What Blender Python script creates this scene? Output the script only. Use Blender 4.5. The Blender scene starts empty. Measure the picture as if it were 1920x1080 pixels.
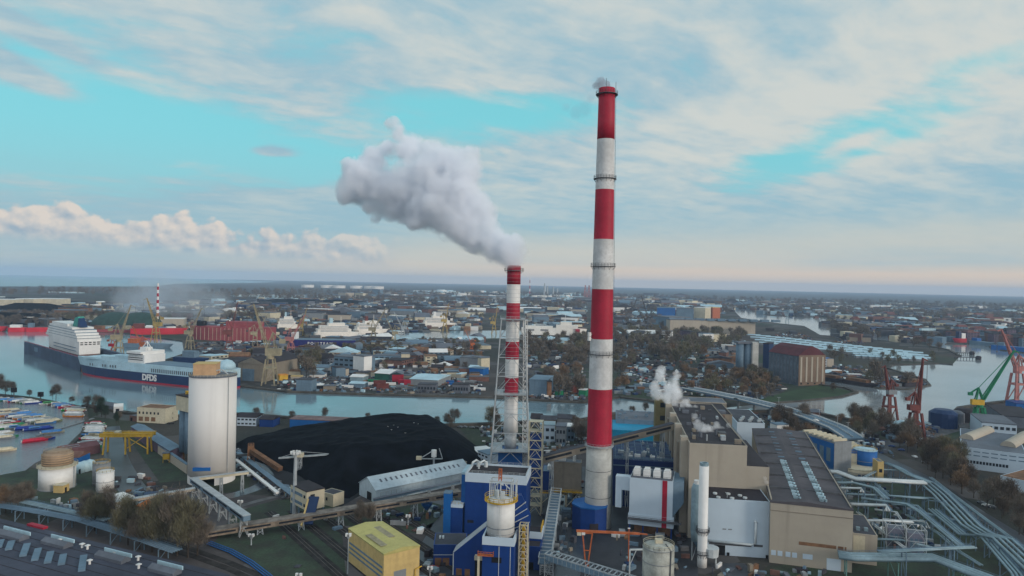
import bpy, bmesh, math, random
from mathutils import Vector, Matrix
import mathutils
R = math.radians
random.seed(7)
S = bpy.context.scene
COL = S.collection
# ------------------------------------------------------------------ camera
F = 1300.0; CZ = 111.0; ROLL = 1.2; PITCH = 0.50
cd = bpy.data.cameras.new('camera'); cam = bpy.data.objects.new('camera', cd); COL.objects.link(cam)
cd.sensor_width = 36; cd.lens = 36*F/1920; cd.clip_start = 1; cd.clip_end = 200000
CM = Matrix.Rotation(R(90-PITCH), 4, 'X') @ Matrix.Rotation(R(ROLL), 4, 'Z')
cam.matrix_world = Matrix.Translation((0, 0, CZ)) @ CM
S.camera = cam
CM3 = CM.to_3x3(); CMI = CM3.inverted()
def ray(px, py): return CM3 @ Vector(((px-960)/F, (540-py)/F, -1))
def G(px, py, z=0.0):
    "the real point of the level z that the photograph shows at px, py"
    d = ray(px, py); t = (z-CZ)/d.z
    return Vector((d.x*t, d.y*t, z))
def PY(x, y, z):
    v = CMI @ Vector((x, y, z-CZ)); return 960-F*v.x/v.z, 540+F*v.y/v.z
def Z(px, py, Y):
    d = ray(px, py); return CZ+d.z*Y/d.y
def AT(px, py, Y):
    d = ray(px, py); return Vector((d.x*Y/d.y, Y, CZ+d.z*Y/d.y))
# ------------------------------------------------------------------ node helper
class V:
    "socket with arithmetic"
    def __init__(s, nt, so): s.nt = nt; s.so = so
    def _m(s, op, *a, cl=False):
        n = s.nt.nodes.new('ShaderNodeMath'); n.operation = op; n.use_clamp = cl
        for i, q in enumerate((s,)+a):
            if isinstance(q, V): s.nt.links.new(q.so, n.inputs[i])
            else: n.inputs[i].default_value = q
        return V(s.nt, n.outputs[0])
    def __add__(s, o): return s._m('ADD', o)
    __radd__ = __add__
    def __mul__(s, o): return s._m('MULTIPLY', o)
    __rmul__ = __mul__
    def __sub__(s, o): return s._m('SUBTRACT', o)
    def __rsub__(s, o): return (s*-1)+o
    def __truediv__(s, o): return s._m('DIVIDE', o)
    def clamp(s): return s._m('ADD', 0.0, cl=True)
    def ss(s, a, b):
        n = s.nt.nodes.new('ShaderNodeMapRange'); n.interpolation_type = 'SMOOTHSTEP'
        s.nt.links.new(s.so, n.inputs[0]); n.inputs[1].default_value = a; n.inputs[2].default_value = b
        return V(s.nt, n.outputs[0])
def combine(nt, x, y, z):
    n = nt.nodes.new('ShaderNodeCombineXYZ')
    for i, q in enumerate((x, y, z)):
        if isinstance(q, V): nt.links.new(q.so, n.inputs[i])
        else: n.inputs[i].default_value = q
    return n.outputs[0]
def noise(nt, vec, scale=1, detail=4, rough=.5, dist=0, out=0):
    n = nt.nodes.new('ShaderNodeTexNoise')
    if vec is not None: nt.links.new(vec, n.inputs['Vector'])
    n.inputs['Scale'].default_value = scale; n.inputs['Detail'].default_value = detail
    n.inputs['Roughness'].default_value = rough; n.inputs['Distortion'].default_value = dist
    return V(nt, n.outputs[out])
def mix(nt, f, a, b, mode='MIX'):
    n = nt.nodes.new('ShaderNodeMix'); n.data_type = 'RGBA'; n.blend_type = mode; n.clamp_factor = True
    if isinstance(f, V): nt.links.new(f.so, n.inputs[0])
    else: n.inputs[0].default_value = f
    for i, q in ((6, a), (7, b)):
        if isinstance(q, (tuple, list)): n.inputs[i].default_value = (*q[:3], 1)
        else: nt.links.new(q, n.inputs[i])
    return n.outputs[2]
def sl(r, g, b):
    f = lambda c: (c/255/12.92) if c/255 <= .04045 else ((c/255+.055)/1.055)**2.4
    return (f(r), f(g), f(b))
# ------------------------------------------------------------------ world, sun
SUN_AZ, SUN_EL = 122.0, 13.0         # azimuth from +Y towards +X
W = bpy.data.worlds.new('World'); S.world = W; W.use_nodes = True
nt = W.node_tree; nt.nodes.clear()
out = nt.nodes.new('ShaderNodeOutputWorld'); bg = nt.nodes.new('ShaderNodeBackground')
nt.links.new(bg.outputs[0], out.inputs[0]); bg.inputs[1].default_value = 0.1
sky = nt.nodes.new('ShaderNodeTexSky'); sky.sky_type = 'NISHITA'; sky.sun_disc = False
sky.sun_elevation = R(SUN_EL); sky.sun_rotation = R(SUN_AZ); sky.altitude = 100
tc = nt.nodes.new('ShaderNodeTexCoord'); sp = nt.nodes.new('ShaderNodeSeparateXYZ'); nt.links.new(tc.outputs['Generated'], sp.inputs[0])
dx, dy, dz = (V(nt, sp.outputs[i]) for i in range(3))
az = dx._m('ARCTAN2', dy); el = dz._m('ARCSINE')
def dirpx(px, py):
    d = ray(px, py).normalized(); return math.atan2(d.x, d.y), math.asin(d.z)
K = 10.0/2**.2
# high cloud sheet, laid out on a level plane so streaks run towards the horizon
den = dz._m('MAXIMUM', 0.0)+0.16
cx, cy = dx/den, dy/den
warp = noise(nt, combine(nt, cx*1.1, cy*.7, 3.3), 1.0, 3, .5)
c1 = noise(nt, combine(nt, cx*1.3+cy*.45+warp*1.1, cy*1.7-cx*.6+warp*.8, 1.7), 1.25, 8, .54)
c2 = noise(nt, combine(nt, cx*1.3+cy*.3, cy*2.7-cx*1.3+warp*1.4, 9.1), 2.0, 8, .55)
fine = noise(nt, combine(nt, cx*3.4+cy*1.0, cy*4.6-cx*1.6+warp*2, 5.1), 2.6, 6, .55)
def blob(px, py, sx, sy, ang=0):
    a0, e0 = dirpx(px, py); c, s = math.cos(R(ang)), math.sin(R(ang))
    u, v = az-a0, el-e0
    p = (u*c+v*s)/(sx/F); q = (v*c-u*s)/(sy/F)
    return ((p*p+q*q)*-1)._m('EXPONENT') if False else (V(nt, (p*p+q*q).so)*-1)._m('EXPONENT')
gap = blob(140, 165, 360, 80, -6)*.42+blob(430, 290, 300, 42, -4)*.42+blob(40, 260, 200, 50, 0)*.3+blob(1560, 280, 200, 45, 13)*.50+blob(1850, 110, 100, 28, 8)*.26 \
    + blob(1010, 205, 190, 40, -4)*.34+blob(60, 330, 210, 50, 0)*.32+blob(700, 60, 380, 50, 0)*.16+blob(800, 235, 210, 70, 0)*.3+blob(160, 30, 300, 35, 0)*.15
wisp = blob(20, 125, 90, 20, -22)*.5+blob(510, 283, 46, 12, 0)*.6+blob(1420, 250, 200, 25, -14)*.12+blob(30, 45, 110, 14, -20)*.4+blob(1600, 268, 60, 12, 20)*.3
cov = (c1*.62+c2*.5-.06-gap+wisp)
cover = (cov+fine*.12-.06).ss(.06, .40)
light = (c1*.45+c2*.38+fine*.26+blob(1650, 190, 480, 110, 8)*.17+blob(1250, 60, 600, 70)*.06-blob(300, 430, 500, 60)*.04).ss(.44, .76)
blue = mix(nt, .80, sky.outputs[0], tuple(K*c for c in sl(124, 217, 227)))
e1 = el.ss(R(-1), R(13))
blue = mix(nt, e1, tuple(K*c for c in sl(142, 198, 210)), blue)
cloud = mix(nt, light, tuple(K*c for c in sl(150, 187, 203)), tuple(K*c for c in sl(206, 211, 207)))
skyc = mix(nt, cover, blue, cloud)
# blue-grey veil above the horizon, warm strip on it
veil = el.ss(R(11), R(1.5))
skyc = mix(nt, veil*(c2*1.1+.12), skyc, tuple(K*c for c in sl(158, 190, 200)))
str1 = noise(nt, combine(nt, az*1.6, el*20, 2.0), 2.0, 6, .55)
azr = az.ss(R(-36), R(8))
warm = (el.ss(R(4.4), R(.6))*(str1*1.5-.15)+el.ss(R(2.2), R(.2))*.8).clamp()
skyc = mix(nt, warm*(azr*.75+.22), skyc, tuple(K*c for c in sl(226, 205, 184)))
b2 = el+az*-.045+str1*.03
line = (b2-R(3.2)); line = ((line*line)*-1500)._m('EXPONENT')
skyc = mix(nt, line*az.ss(R(-18), R(-6))*.6, skyc, tuple(K*c for c in sl(208, 205, 193)))
# bank of heaped cloud standing low on the horizon to the left
def puff(oa, oe):
    v = combine(nt, (az+oa)*1.0, (el+oe)*1.15, 4.4); 
    def cell(sc):
        vo = nt.nodes.new('ShaderNodeTexVoronoi'); vo.voronoi_dimensions = '2D'; vo.inputs['Scale'].default_value = sc; nt.links.new(v, vo.inputs['Vector']); return V(nt, vo.outputs['Distance'])
    n1 = noise(nt, v, 16, 2, .5); n2 = noise(nt, v, 60, 4, .6)
    return n1*1.5-cell(23)*.50-cell(52)*.24+n2*.5
p1, p2 = puff(0, 0), puff(.0045, .0050)
af = (az-dirpx(0, 400)[0])*(1/R(31))
ctr = R(2.75)-af*R(1.5); thick = R(1.2)-af*R(.72)
hgt = (p1-.34)*R(2.5)+thick+ctr-el
inside = hgt.ss(R(-.05), R(.40))*az.ss(R(-8.5), R(-12))*(el-ctr).ss(R(-1.0), R(.3))
relief = ((p1-p2)*2.4+.50+(el-ctr).ss(R(-.5), R(1.9))*.45-.12).clamp()
bank = mix(nt, relief, tuple(K*c for c in sl(158, 176, 190)), tuple(K*c for c in sl(224, 213, 202)))
skyc = mix(nt, inside*(az.ss(R(-9), R(-24))*.35+.6), skyc, bank)
skyc = mix(nt, dy.ss(.25, -.5), skyc, tuple(K*c*1.35 for c in sl(205, 212, 218)))   # unseen sky behind the camera, brightness added to light the ground and fronts
nt.links.new(skyc, bg.inputs[0])
W.cycles.sampling_method = 'MANUAL'; W.cycles.sample_map_resolution = 256
# sun
sd = bpy.data.lights.new('sun', 'SUN'); sd.energy = 1.6; sd.angle = R(11); sd.color = (1, .86, .72)
so = bpy.data.objects.new('sun', sd); COL.objects.link(so)
sdir = Vector((math.sin(R(SUN_AZ))*math.cos(R(SUN_EL)), math.cos(R(SUN_AZ))*math.cos(R(SUN_EL)), math.sin(R(SUN_EL))))
so.rotation_euler = sdir.to_track_quat('Z', 'Y').to_euler()
S.view_settings.view_transform = 'Standard'; S.view_settings.look = 'None'; S.view_settings.exposure = 0.22; S.view_settings.gamma = 1
S.cycles.max_bounces = 12; S.cycles.diffuse_bounces = 2; S.cycles.glossy_bounces = 3; S.cycles.volume_bounces = 12
S.cycles.use_denoising = True; S.cycles.transparent_max_bounces = 12
S.cycles.volume_step_rate = 1.0; S.cycles.volume_max_steps = 128
# ------------------------------------------------------------------ materials
MATS = {}
def mat(name, rgb, rough=.8, var=.25, scale=.15, metal=0, streak=0, coord='Object', second=None, bump=0, spec=.3, dirt=.45):
    "procedural paint / plaster / metal: base colour broken up by dirt and streaks"
    if name in MATS: return MATS[name]
    m = bpy.data.materials.new(name); m.use_nodes = True; t = m.node_tree
    p = t.nodes['Principled BSDF']; p.inputs['Roughness'].default_value = rough; p.inputs['Metallic'].default_value = metal
    p.inputs['Specular IOR Level'].default_value = spec
    tcn = t.nodes.new('ShaderNodeTexCoord'); co = tcn.outputs[coord]
    n = noise(t, co, scale, 6, .6)
    dark = tuple(c*(1-var*1.6) for c in rgb) if second is None else second
    hi = tuple(min(1, c*(1+var*.7)) for c in rgb)
    c = mix(t, n.ss(.32, .68), dark, hi)
    f = noise(t, co, scale*9, 4, .6)
    c = mix(t, f.ss(.35, .75)*dirt, c, tuple(q*.62 for q in rgb))
    if streak:
        mp = t.nodes.new('ShaderNodeMapping'); mp.inputs['Scale'].default_value = (1, 1, .06); t.links.new(co, mp.inputs[0])
        s = noise(t, mp.outputs[0], streak, 5, .6)
        c = mix(t, s.ss(.5, .8)*.5, c, tuple(q*.6 for q in rgb))
    t.links.new(c, p.inputs['Base Color'])
    if bump:
        b = t.nodes.new('ShaderNodeBump'); b.inputs['Strength'].default_value = bump; t.links.new(f.so, b.inputs['Height']); t.links.new(b.outputs[0], p.inputs['Normal'])
    MATS[name] = m; return m
# ------------------------------------------------------------------ mesh builder
BW = [1.0]
class MB:
    def __init__(s): s.v = []; s.f = []; s.m = []; s.mi = 0
    def add(s, vs, fs):
        o = len(s.v); s.v += [tuple(v) for v in vs]; s.f += [tuple(i+o for i in f) for f in fs]; s.m += [s.mi]*len(fs); return s
    def box(s, x0, y0, z0, x1, y1, z1):
        return s.add([(x0,y0,z0),(x1,y0,z0),(x1,y1,z0),(x0,y1,z0),(x0,y0,z1),(x1,y0,z1),(x1,y1,z1),(x0,y1,z1)],
                     [(0,3,2,1),(4,5,6,7),(0,1,5,4),(1,2,6,5),(2,3,7,6),(3,0,4,7)])
    def beam(s, a, b, w, h=None, up=(0,0,1)):
        a, b = Vector(a), Vector(b); h = (h or w)*BW[0]; w = w*BW[0]; d = (b-a)
        if d.length < 1e-6: return s
        d.normalize(); u = Vector(up)
        if abs(d.dot(u)) > .98: u = Vector((0,1,0))
        x = d.cross(u).normalized(); y = x.cross(d).normalized()
        q = [x*sx*w/2+y*sy*h/2 for sx, sy in ((-1,-1),(1,-1),(1,1),(-1,1))]
        return s.add([a+k for k in q]+[b+k for k in q], [(0,1,2,3),(7,6,5,4),(0,4,5,1),(1,5,6,2),(2,6,7,3),(3,7,4,0)])
    def lathe(s, prof, x=0, y=0, n=20, cap=True):
        vs = []; fs = []
        for r, z in prof:
            for k in range(n): vs.append((x+r*math.cos(2*math.pi*k/n), y+r*math.sin(2*math.pi*k/n), z))
        for i in range(len(prof)-1):
            for k in range(n):
                k2 = (k+1) % n; fs.append((i*n+k, i*n+k2, (i+1)*n+k2, (i+1)*n+k))
        if cap:
            fs.append(tuple(range(n))[::-1]); fs.append(tuple((len(prof)-1)*n+k for k in range(n)))
        return s.add(vs, fs)
    def cyl(s, x, y, z0, z1, r, n=16, r2=None): return s.lathe([(r, z0), (r2 if r2 is not None else r, z1)], x, y, n)
    def tube(s, pts, r, n=8):
        pts = [Vector(p) for p in pts]; vs = []; fs = []
        for i, p in enumerate(pts):
            d = (pts[min(i+1, len(pts)-1)]-pts[max(i-1, 0)]).normalized()
            u = Vector((0,0,1)) if abs(d.z) < .9 else Vector((0,1,0))
            x = d.cross(u).normalized(); y = x.cross(d).normalized()
            rr = r[i] if isinstance(r, (list, tuple)) else r
            for k in range(n):
                a = 2*math.pi*k/n; vs.append(p+x*math.cos(a)*rr+y*math.sin(a)*rr)
        for i in range(len(pts)-1):
            for k in range(n):
                k2 = (k+1) % n; fs.append((i*n+k, (i+1)*n+k, (i+1)*n+k2, i*n+k2))
        fs.append(tuple(range(n))); fs.append(tuple((len(pts)-1)*n+k for k in range(n))[::-1])
        return s.add(vs, fs)
    def prism(s, poly, z0, z1):
        n = len(poly); a = sum(poly[i][0]*poly[(i+1)%n][1]-poly[(i+1)%n][0]*poly[i][1] for i in range(n))
        if a < 0: poly = poly[::-1]
        return s.add([(p[0], p[1], z0) for p in poly]+[(p[0], p[1], z1) for p in poly],
                     [tuple(range(n))[::-1], tuple(range(n, 2*n))]+[(i, (i+1)%n, n+(i+1)%n, n+i) for i in range(n)])
    def gable(s, x0, y0, z0, x1, y1, z1, zr, axis='x'):
        "box with a ridge roof; ridge along axis"
        if axis == 'x': top = [(x0,(y0+y1)/2,zr),(x1,(y0+y1)/2,zr)]; fs = [(4,5,9,8),(6,7,8,9),(4,8,7),(5,6,9)]
        else: top = [((x0+x1)/2,y0,zr),((x0+x1)/2,y1,zr)]; fs = [(4,8,9,7),(5,6,9,8),(4,5,8),(6,7,9)]
        b = [(x0,y0,z0),(x1,y0,z0),(x1,y1,z0),(x0,y1,z0),(x0,y0,z1),(x1,y0,z1),(x1,y1,z1),(x0,y1,z1)]
        return s.add(b+top, [(0,3,2,1),(0,1,5,4),(1,2,6,5),(2,3,7,6),(3,0,4,7)]+fs)
    def lattice(s, x0, y0, x1, y1, z0, z1, nseg, w=.25, top=None, bw=None):
        "four-legged braced tower; top=(x0,y0,x1,y1) gives taper"
        t = top or (x0, y0, x1, y1); bw = bw or w*.7
        def c(k):
            f = k/nseg; q = [a+(b-a)*f for a, b in zip((x0,y0,x1,y1), t)]; z = z0+(z1-z0)*f
            return [Vector((q[0],q[1],z)), Vector((q[2],q[1],z)), Vector((q[2],q[3],z)), Vector((q[0],q[3],z))]
        for k in range(nseg):
            a, b = c(k), c(k+1)
            for i in range(4):
                j = (i+1) % 4
                s.beam(a[i], b[i], w); s.beam(b[i], b[j], bw)
                m = (b[i]+b[j])/2
                s.beam(a[i], m, bw*.8); s.beam(a[j], m, bw*.8)
        return s
    def obj(s, name, m, parent=None, smooth=False):
        me = bpy.data.meshes.new(name); me.from_pydata(s.v, [], s.f)
        ms = m if isinstance(m, (list, tuple)) else [m]
        for q in ms: me.materials.append(q)
        if len(ms) > 1: me.polygons.foreach_set('material_index', s.m)
        if smooth: me.polygons.foreach_set('use_smooth', [True]*len(me.polygons))
        me.update(); o = bpy.data.objects.new(name, me); COL.objects.link(o)
        if parent: o.parent = parent
        return o
def tag(o, label=None, cat=None, group=None, kind=None):
    if label: o['label'] = label
    if cat: o['category'] = cat
    if group: o['group'] = group
    if kind: o['kind'] = kind
    return o
def thing(name, label, cat, loc=(0,0,0), rot=0, group=None):
    o = bpy.data.objects.new(name, None); COL.objects.link(o); o.location = (loc[0], loc[1], loc[2] if len(loc) > 2 else 0)
    o.rotation_euler = (0, 0, rot); o.empty_display_size = .5
    return tag(o, label, cat, group)
def kids(o): return [c for c in bpy.data.objects if c.parent == o]
def copy_tree(o, loc, rot=None, label=None, ks=None):
    c = o.copy(); COL.objects.link(c); c.location = (loc[0], loc[1], loc[2] if len(loc) > 2 else 0)
    if rot is not None: c.rotation_euler = (0, 0, rot)
    if label: c['label'] = label
    for k in (ks if ks is not None else kids(o)):
        q = k.copy(); COL.objects.link(q); q.parent = c
    return c
def fr(a, b):
    "origin, rotation and width of a front line from a to b"
    d = b-a; return a, math.atan2(d.y, d.x), math.hypot(d.x, d.y)
def proj(o, a, rot):
    "point in the frame (o, rot)"
    d = a-o; c, s = math.cos(rot), math.sin(rot); return d.x*c+d.y*s, -d.x*s+d.y*c
def L(T, p):
    "world point into the frame of thing T"
    x, y = proj(Vector(T.location), Vector(p), T.rotation_euler[2]); return Vector((x, y, p[2]-T.location[2]))
# ------------------------------------------------------------------ the setting
def structure(name, mb, m): return tag(mb.obj(name, m), kind='structure')
def patchmat():
    m = bpy.data.materials.new('land'); m.use_nodes = True; t = m.node_tree; p = t.nodes['Principled BSDF']; p.inputs['Roughness'].default_value = .95
    p.inputs['Specular IOR Level'].default_value = .05
    g = t.nodes.new('ShaderNodeNewGeometry'); pos = g.outputs['Position']
    def vor(scale, w=0):
        n = t.nodes.new('ShaderNodeTexVoronoi'); n.inputs['Scale'].default_value = scale; t.links.new(pos, n.inputs['Vector']); return n
    v = vor(1/140.); sv = t.nodes.new('ShaderNodeSeparateColor'); t.links.new(v.outputs['Color'], sv.inputs[0]); r1 = V(t, sv.outputs[0]); r2 = V(t, sv.outputs[1])
    v2 = vor(1/38.); s2 = t.nodes.new('ShaderNodeSeparateColor'); t.links.new(v2.outputs['Color'], s2.inputs[0]); q1 = V(t, s2.outputs[0])
    c = mix(t, r1.ss(.25, .75), (.046, .050, .044), (.082, .074, .074))
    c = mix(t, (r2._m('GREATER_THAN', .72))*.6, c, (.035, .065, .035))
    c = mix(t, (q1._m('GREATER_THAN', .8))*.6, c, (.15, .145, .15))
    n = noise(t, pos, 1/25., 8, .65)
    c = mix(t, n.ss(.4, .7)*.5, c, (.028, .03, .036))
    n2 = noise(t, pos, 1/420., 6, .6)
    c = mix(t, n2.ss(.42, .62)*.6, c, (.075, .062, .050))
    n3 = noise(t, pos, 1/3., 5, .6)
    c = mix(t, n3.ss(.5, .75)*.4, c, (.13, .12, .115))
    t.links.new(c, p.inputs['Base Color']); return m
def watermat(name, col, bump, sc, rough=.08, stretch=1.):
    m = bpy.data.materials.new(name); m.use_nodes = True; t = m.node_tree; p = t.nodes['Principled BSDF']
    p.inputs['Roughness'].default_value = rough; p.inputs['IOR'].default_value = 1.33; p.inputs['Specular IOR Level'].default_value = .75
    g = t.nodes.new('ShaderNodeNewGeometry'); mp = t.nodes.new('ShaderNodeMapping'); t.links.new(g.outputs['Position'], mp.inputs[0]); mp.inputs['Scale'].default_value = (1, stretch, 1)
    n = noise(t, mp.outputs[0], sc, 5, .6); b = t.nodes.new('ShaderNodeBump'); b.inputs['Strength'].default_value = bump; b.inputs['Distance'].default_value = 1
    t.links.new(n.so, b.inputs['Height']); t.links.new(b.outputs[0], p.inputs['Normal'])
    big = noise(t, g.outputs['Position'], 1/90., 4, .6)
    c = mix(t, big.ss(.35, .65), tuple(q*.8 for q in col), tuple(q*1.15 for q in col)); t.links.new(c, p.inputs['Base Color'])
    return m
M_land = patchmat()
g = MB(); Rr = 24000; g.add([(Rr*math.cos(a), Rr*math.sin(a), 0) for a in (2*math.pi*k/96 for k in range(96))], [tuple(range(96))])
structure('ground', g, M_land)
M_har = watermat('harbour', (.21, .235, .25), .04, 1/5., .08); M_wat = watermat('water', (.125, .19, .225), .05, 1/5., .09)
M_mar = watermat('marina_water', (.13, .15, .175), .45, 1/2.6, .12, 1.6)
M_sea = watermat('sea', (.11, .20, .235), .03, 1/30., .25)
M_quay = mat('quay_concrete', (.075, .068, .058), .9, .35, .05)
WATER = []
def wet(x, y):
    for P in WATER:
        ins = False
        for i in range(len(P)):
            a, c = P[i], P[(i+1) % len(P)]
            if (a.y > y) != (c.y > y) and x < (c.x-a.x)*(y-a.y)/(c.y-a.y)+a.x: ins = not ins
        if ins: return True
    return False
def wetview(x, y):
    return wet(x, y) or (y > 1300 and (wet(x*1.1, y*1.1) or wet(x*1.22, y*1.22)))
def sheet(name, pts, m, z=.02):
    if 'water' in name or name == 'sea': WATER.append([G(*p) for p in pts])
    poly = [G(*p) for p in pts]; b = MB()
    n = len(poly); a = sum(poly[i].x*poly[(i+1)%n].y-poly[(i+1)%n].x*poly[i].y for i in range(n))
    if a < 0: poly = poly[::-1]
    tri = mathutils.geometry.tessellate_polygon([[Vector((p.x, p.y, 0)) for p in poly]])
    b.add([(p.x, p.y, z) for p in poly], [tuple(t) for t in tri])
    o = structure(name, b, m)
    bm = bmesh.new(); bm.from_mesh(o.data); 
    for f in bm.faces:
        if f.normal.z < 0: f.normal_flip()
    bm.to_mesh(o.data); bm.free(); return o
def strip(b, pts, w, h, z0=0.0, off=0.0):
    P = [G(*p) if not isinstance(p, Vector) else p for p in pts]
    for a, c in zip(P, P[1:]):
        d = (c-a); d.z = 0; L_ = d.length; d.normalize(); nn = Vector((-d.y, d.x, 0))
        b.beam(a+nn*off+Vector((0,0,z0+h/2)), c+nn*off+d*w*.3+Vector((0,0,z0+h/2)), w, h)
    return b
canal = [(-260,618),(0,622),(95,620),(236,626),(345,640),(350,664),(270,690),(350,712),(440,724),(540,736),(700,741),(820,744),(925,747),(1030,753),(1090,756),(1160,746),(1215,752),(1252,760),
         (1252,776),(1160,776),(1095,788),(985,793),(900,797),(800,800),(640,792),(560,786),(450,778),(320,782),(240,776),(160,762),(60,744),(0,738),(-260,700)]
sheet('canal_water', canal, M_wat)
sheet('marina_water', [(-300,742),(0,747),(62,750),(160,768),(163,790),(156,812),(126,842),(66,868),(40,888),(0,902),(-300,960)], M_mar)
basin = [(1340,766),(1440,757),(1500,753),(1575,745),(1606,736),(1585,728),(1530,721),(1500,712),(1530,706),(1590,716),(1650,729),(1700,731),(1742,723),(1733,712),(1700,702),(1665,691),(1672,685),(1760,682),(1785,684),(1800,668),
         (1778,656),(1745,650),(1740,645),(1800,646),(1850,642),(1862,655),(1920,662),(2100,680),(2100,790),(1905,752),(1850,758),(1800,766),(1775,790),(1700,803),(1640,797),(1560,782),(1500,768),(1440,772),(1340,776)]
sheet('harbour_water', basin, M_har)
sheet('river_water', [(1372,579),(1400,582),(1440,592),(1552,597),(1546,608),(1562,620),(1575,630),(1538,628),(1508,611),(1460,606),(1390,596)], M_har)
sheet('inlet_water', [(1622,626),(1668,631),(1700,641),(1640,637)], M_har)
sheet('dock_water', [(660,634),(790,622),(960,619),(1100,628),(1100,634),(960,634),(800,636),(700,642)], M_wat)
sheet('far_channel_water', [(690,568),(960,572),(1080,576),(1080,577),(960,573.5),(690,569)], M_wat)
sheet('sea', [(-900,541),(0,537),(285,537),(330,532),(480,530.5),(520,528.5),(400,523.4),(0,515.2),(-700,500.6)], M_sea)
b = MB()
for pts in (canal[3:9], canal[8:18], canal[19:30]): strip(b, pts, 5, 1.6)
strip(b, basin[1:19], 4, 1.2); strip(b, basin[19:27], 5, 1.5); strip(b, basin[28:39], 5, 1.6)
strip(b, [(0,747),(62,750),(160,768),(163,790),(156,812),(126,842)], 2.5, 1.0)
structure('quay', b, M_quay)
# green cape and grass fields, roads
M_grass = mat('grass_field', (.036, .058, .034), .95, .4, .11, second=(.036, .036, .030), dirt=.8)
M_road = mat('asphalt', (.050, .056, .068), .45, .3, .05, spec=.5)
M_dirt = mat('dirt_yard', (.055, .05, .048), .95, .45, .04)
M_wet = mat('wet_asphalt', (.045, .06, .08), .25, .3, .08, spec=.6)
M_darkyard = mat('dark_yard', (.014, .015, .019), .9, .4, .04)
sheet('cape_grass', [(1420,748),(1500,730),(1530,722),(1560,725),(1604,736),(1575,744),(1500,752),(1440,757)], mat('bright_grass', (.03, .062, .024), .95, .3, .03), .03)
sheet('rail_field_grass', [(440,960),(560,925),(650,950),(760,925),(860,930),(830,985),(780,1000),(640,985),(650,1090),(520,1090),(400,1020)], M_grass, .024)
sheet('yard_grass', [(236,815),(262,808),(345,850),(352,900),(300,905)], M_grass, .024)
sheet('silo_lawn', [(350,905),(430,885),(470,897),(466,915),(420,925),(380,922)], mat('lawn', (.030, .042, .022), .95, .3, .05), .032)
sheet('tank_lawn', [(-80,905),(60,880),(160,880),(205,895),(240,910),(215,935),(60,950),(-80,950)], M_grass, .024)
sheet('granary_yard', [(1320,698),(1440,708),(1480,728),(1440,752),(1360,752),(1300,730)], M_dirt, .026)
sheet('plant_yard', [(445,835),(900,840),(900,880),(700,915),(640,950),(560,925),(480,880)], M_darkyard, .026)
sheet('power_plant_yard', [(860,880),(1300,870),(1310,1100),(790,1100),(800,985),(860,960)], mat('plant_asphalt', (.034, .036, .044), .6, .4, .05, spec=.4), .024)
sheet('pipe_field_grass', [(1500,850),(1640,880),(1800,960),(2000,1100),(1400,1100),(1440,1060),(1640,1050)], M_grass, .024)
def road(name, pts, w, m=None, z=.036):
    b = MB(); P = [G(*p) for p in pts]
    # smooth the line
    Q = []
    for i in range(len(P)-1):
        p0, p1, p2, p3 = P[max(i-1,0)], P[i], P[i+1], P[min(i+2,len(P)-1)]
        for k in range(6):
            t_ = k/6; Q.append(.5*((2*p1)+(p2-p0)*t_+(2*p0-5*p1+4*p2-p3)*t_*t_+(3*p1-p0-3*p2+p3)*t_**3))
    Q.append(P[-1]); vs = []
    for i, q in enumerate(Q):
        d = (Q[min(i+1,len(Q)-1)]-Q[max(i-1,0)]).normalized(); nn = Vector((-d.y, d.x, 0))*w/2
        vs += [(q.x-nn.x, q.y-nn.y, z), (q.x+nn.x, q.y+nn.y, z)]
    b.add(vs, [(2*i, 2*i+2, 2*i+3, 2*i+1) for i in range(len(Q)-1)])
    return structure(name, b, m or M_road)
road('yard_road', [(205,800),(215,850),(232,890),(262,930),(330,965)], 13, M_road)
road('silo_road', [(320,925),(400,935),(480,915),(500,895),(480,870),(440,840)], 8, M_wet, .040)
road('rail_field_road', [(420,958),(500,935),(560,925)], 3.5, mat('pale_path', (.13,.13,.13)), .042)
road('plant_road', [(780,1100),(800,1040),(830,985),(852,950),(790,935),(700,950)], 9, M_road, .040)
road('plant_service_road', [(1010,880),(1045,920),(1060,960),(1075,1010),(1060,1090)], 10, M_wet, .040)
road('hall_road', [(1368,1056),(1385,1078),(1392,1110)], 12, M_road, .040)
road('harbour_road', [(1480,790),(1560,805),(1640,850),(1740,900),(1830,960),(1960,1040)], 9, M_road, .040)
road('quay_road', [(1300,800),(1420,760),(1480,790)], 8, M_road, .038)
road('motorway', [(1180,700),(1300,712),(1400,700),(1500,690)], 14, M_road, .038)
road('crane_quay_road', [(1640,838),(1740,815),(1830,790),(1920,765),(2000,750)], 16, mat('quay_road_paving', (.10,.10,.105), .8), .038)
road('far_bank_road', [(440,716),(560,726),(700,730),(820,732),(920,738)], 9, M_dirt, .038)
# railway lines across the field (sleepers and rails read as dark and pale stripes)
M_ballast = mat('rail_ballast', (.032, .028, .026), .95, .4, .2)
for i in range(6):
    b = MB(); a = G(505+i*42, 960-i*3); c = G(660+i*62, 1100); d = (c-a).normalized(); c = a+d*120
    b.beam(a+Vector((0,0,.05)), c+Vector((0,0,.05)), 5.0, .06); b.mi = 1
    nn = Vector((-d.y, d.x, 0))
    for s_ in (-.75, .75): b.beam(a+nn*s_+Vector((0,0,.16)), c+nn*s_+Vector((0,0,.16)), .14, .15)
    structure('railway_track', b, [M_ballast, mat('rail_steel', (.13,.11,.10), .5)])
b = MB()
for k in range(2):
    P = [G(300,1012+k*14), G(360,1030+k*12), G(430,1055+k*12), G(500,1085+k*14)]
    for a, c in zip(P, P[1:]): b.beam(a+Vector((0,0,.06)), c+Vector((0,0,.06)), 3, .08)
structure('railway_track', b, M_ballast)
HAZE = 3.2e-5
HAZE = 6.2e-5
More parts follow.
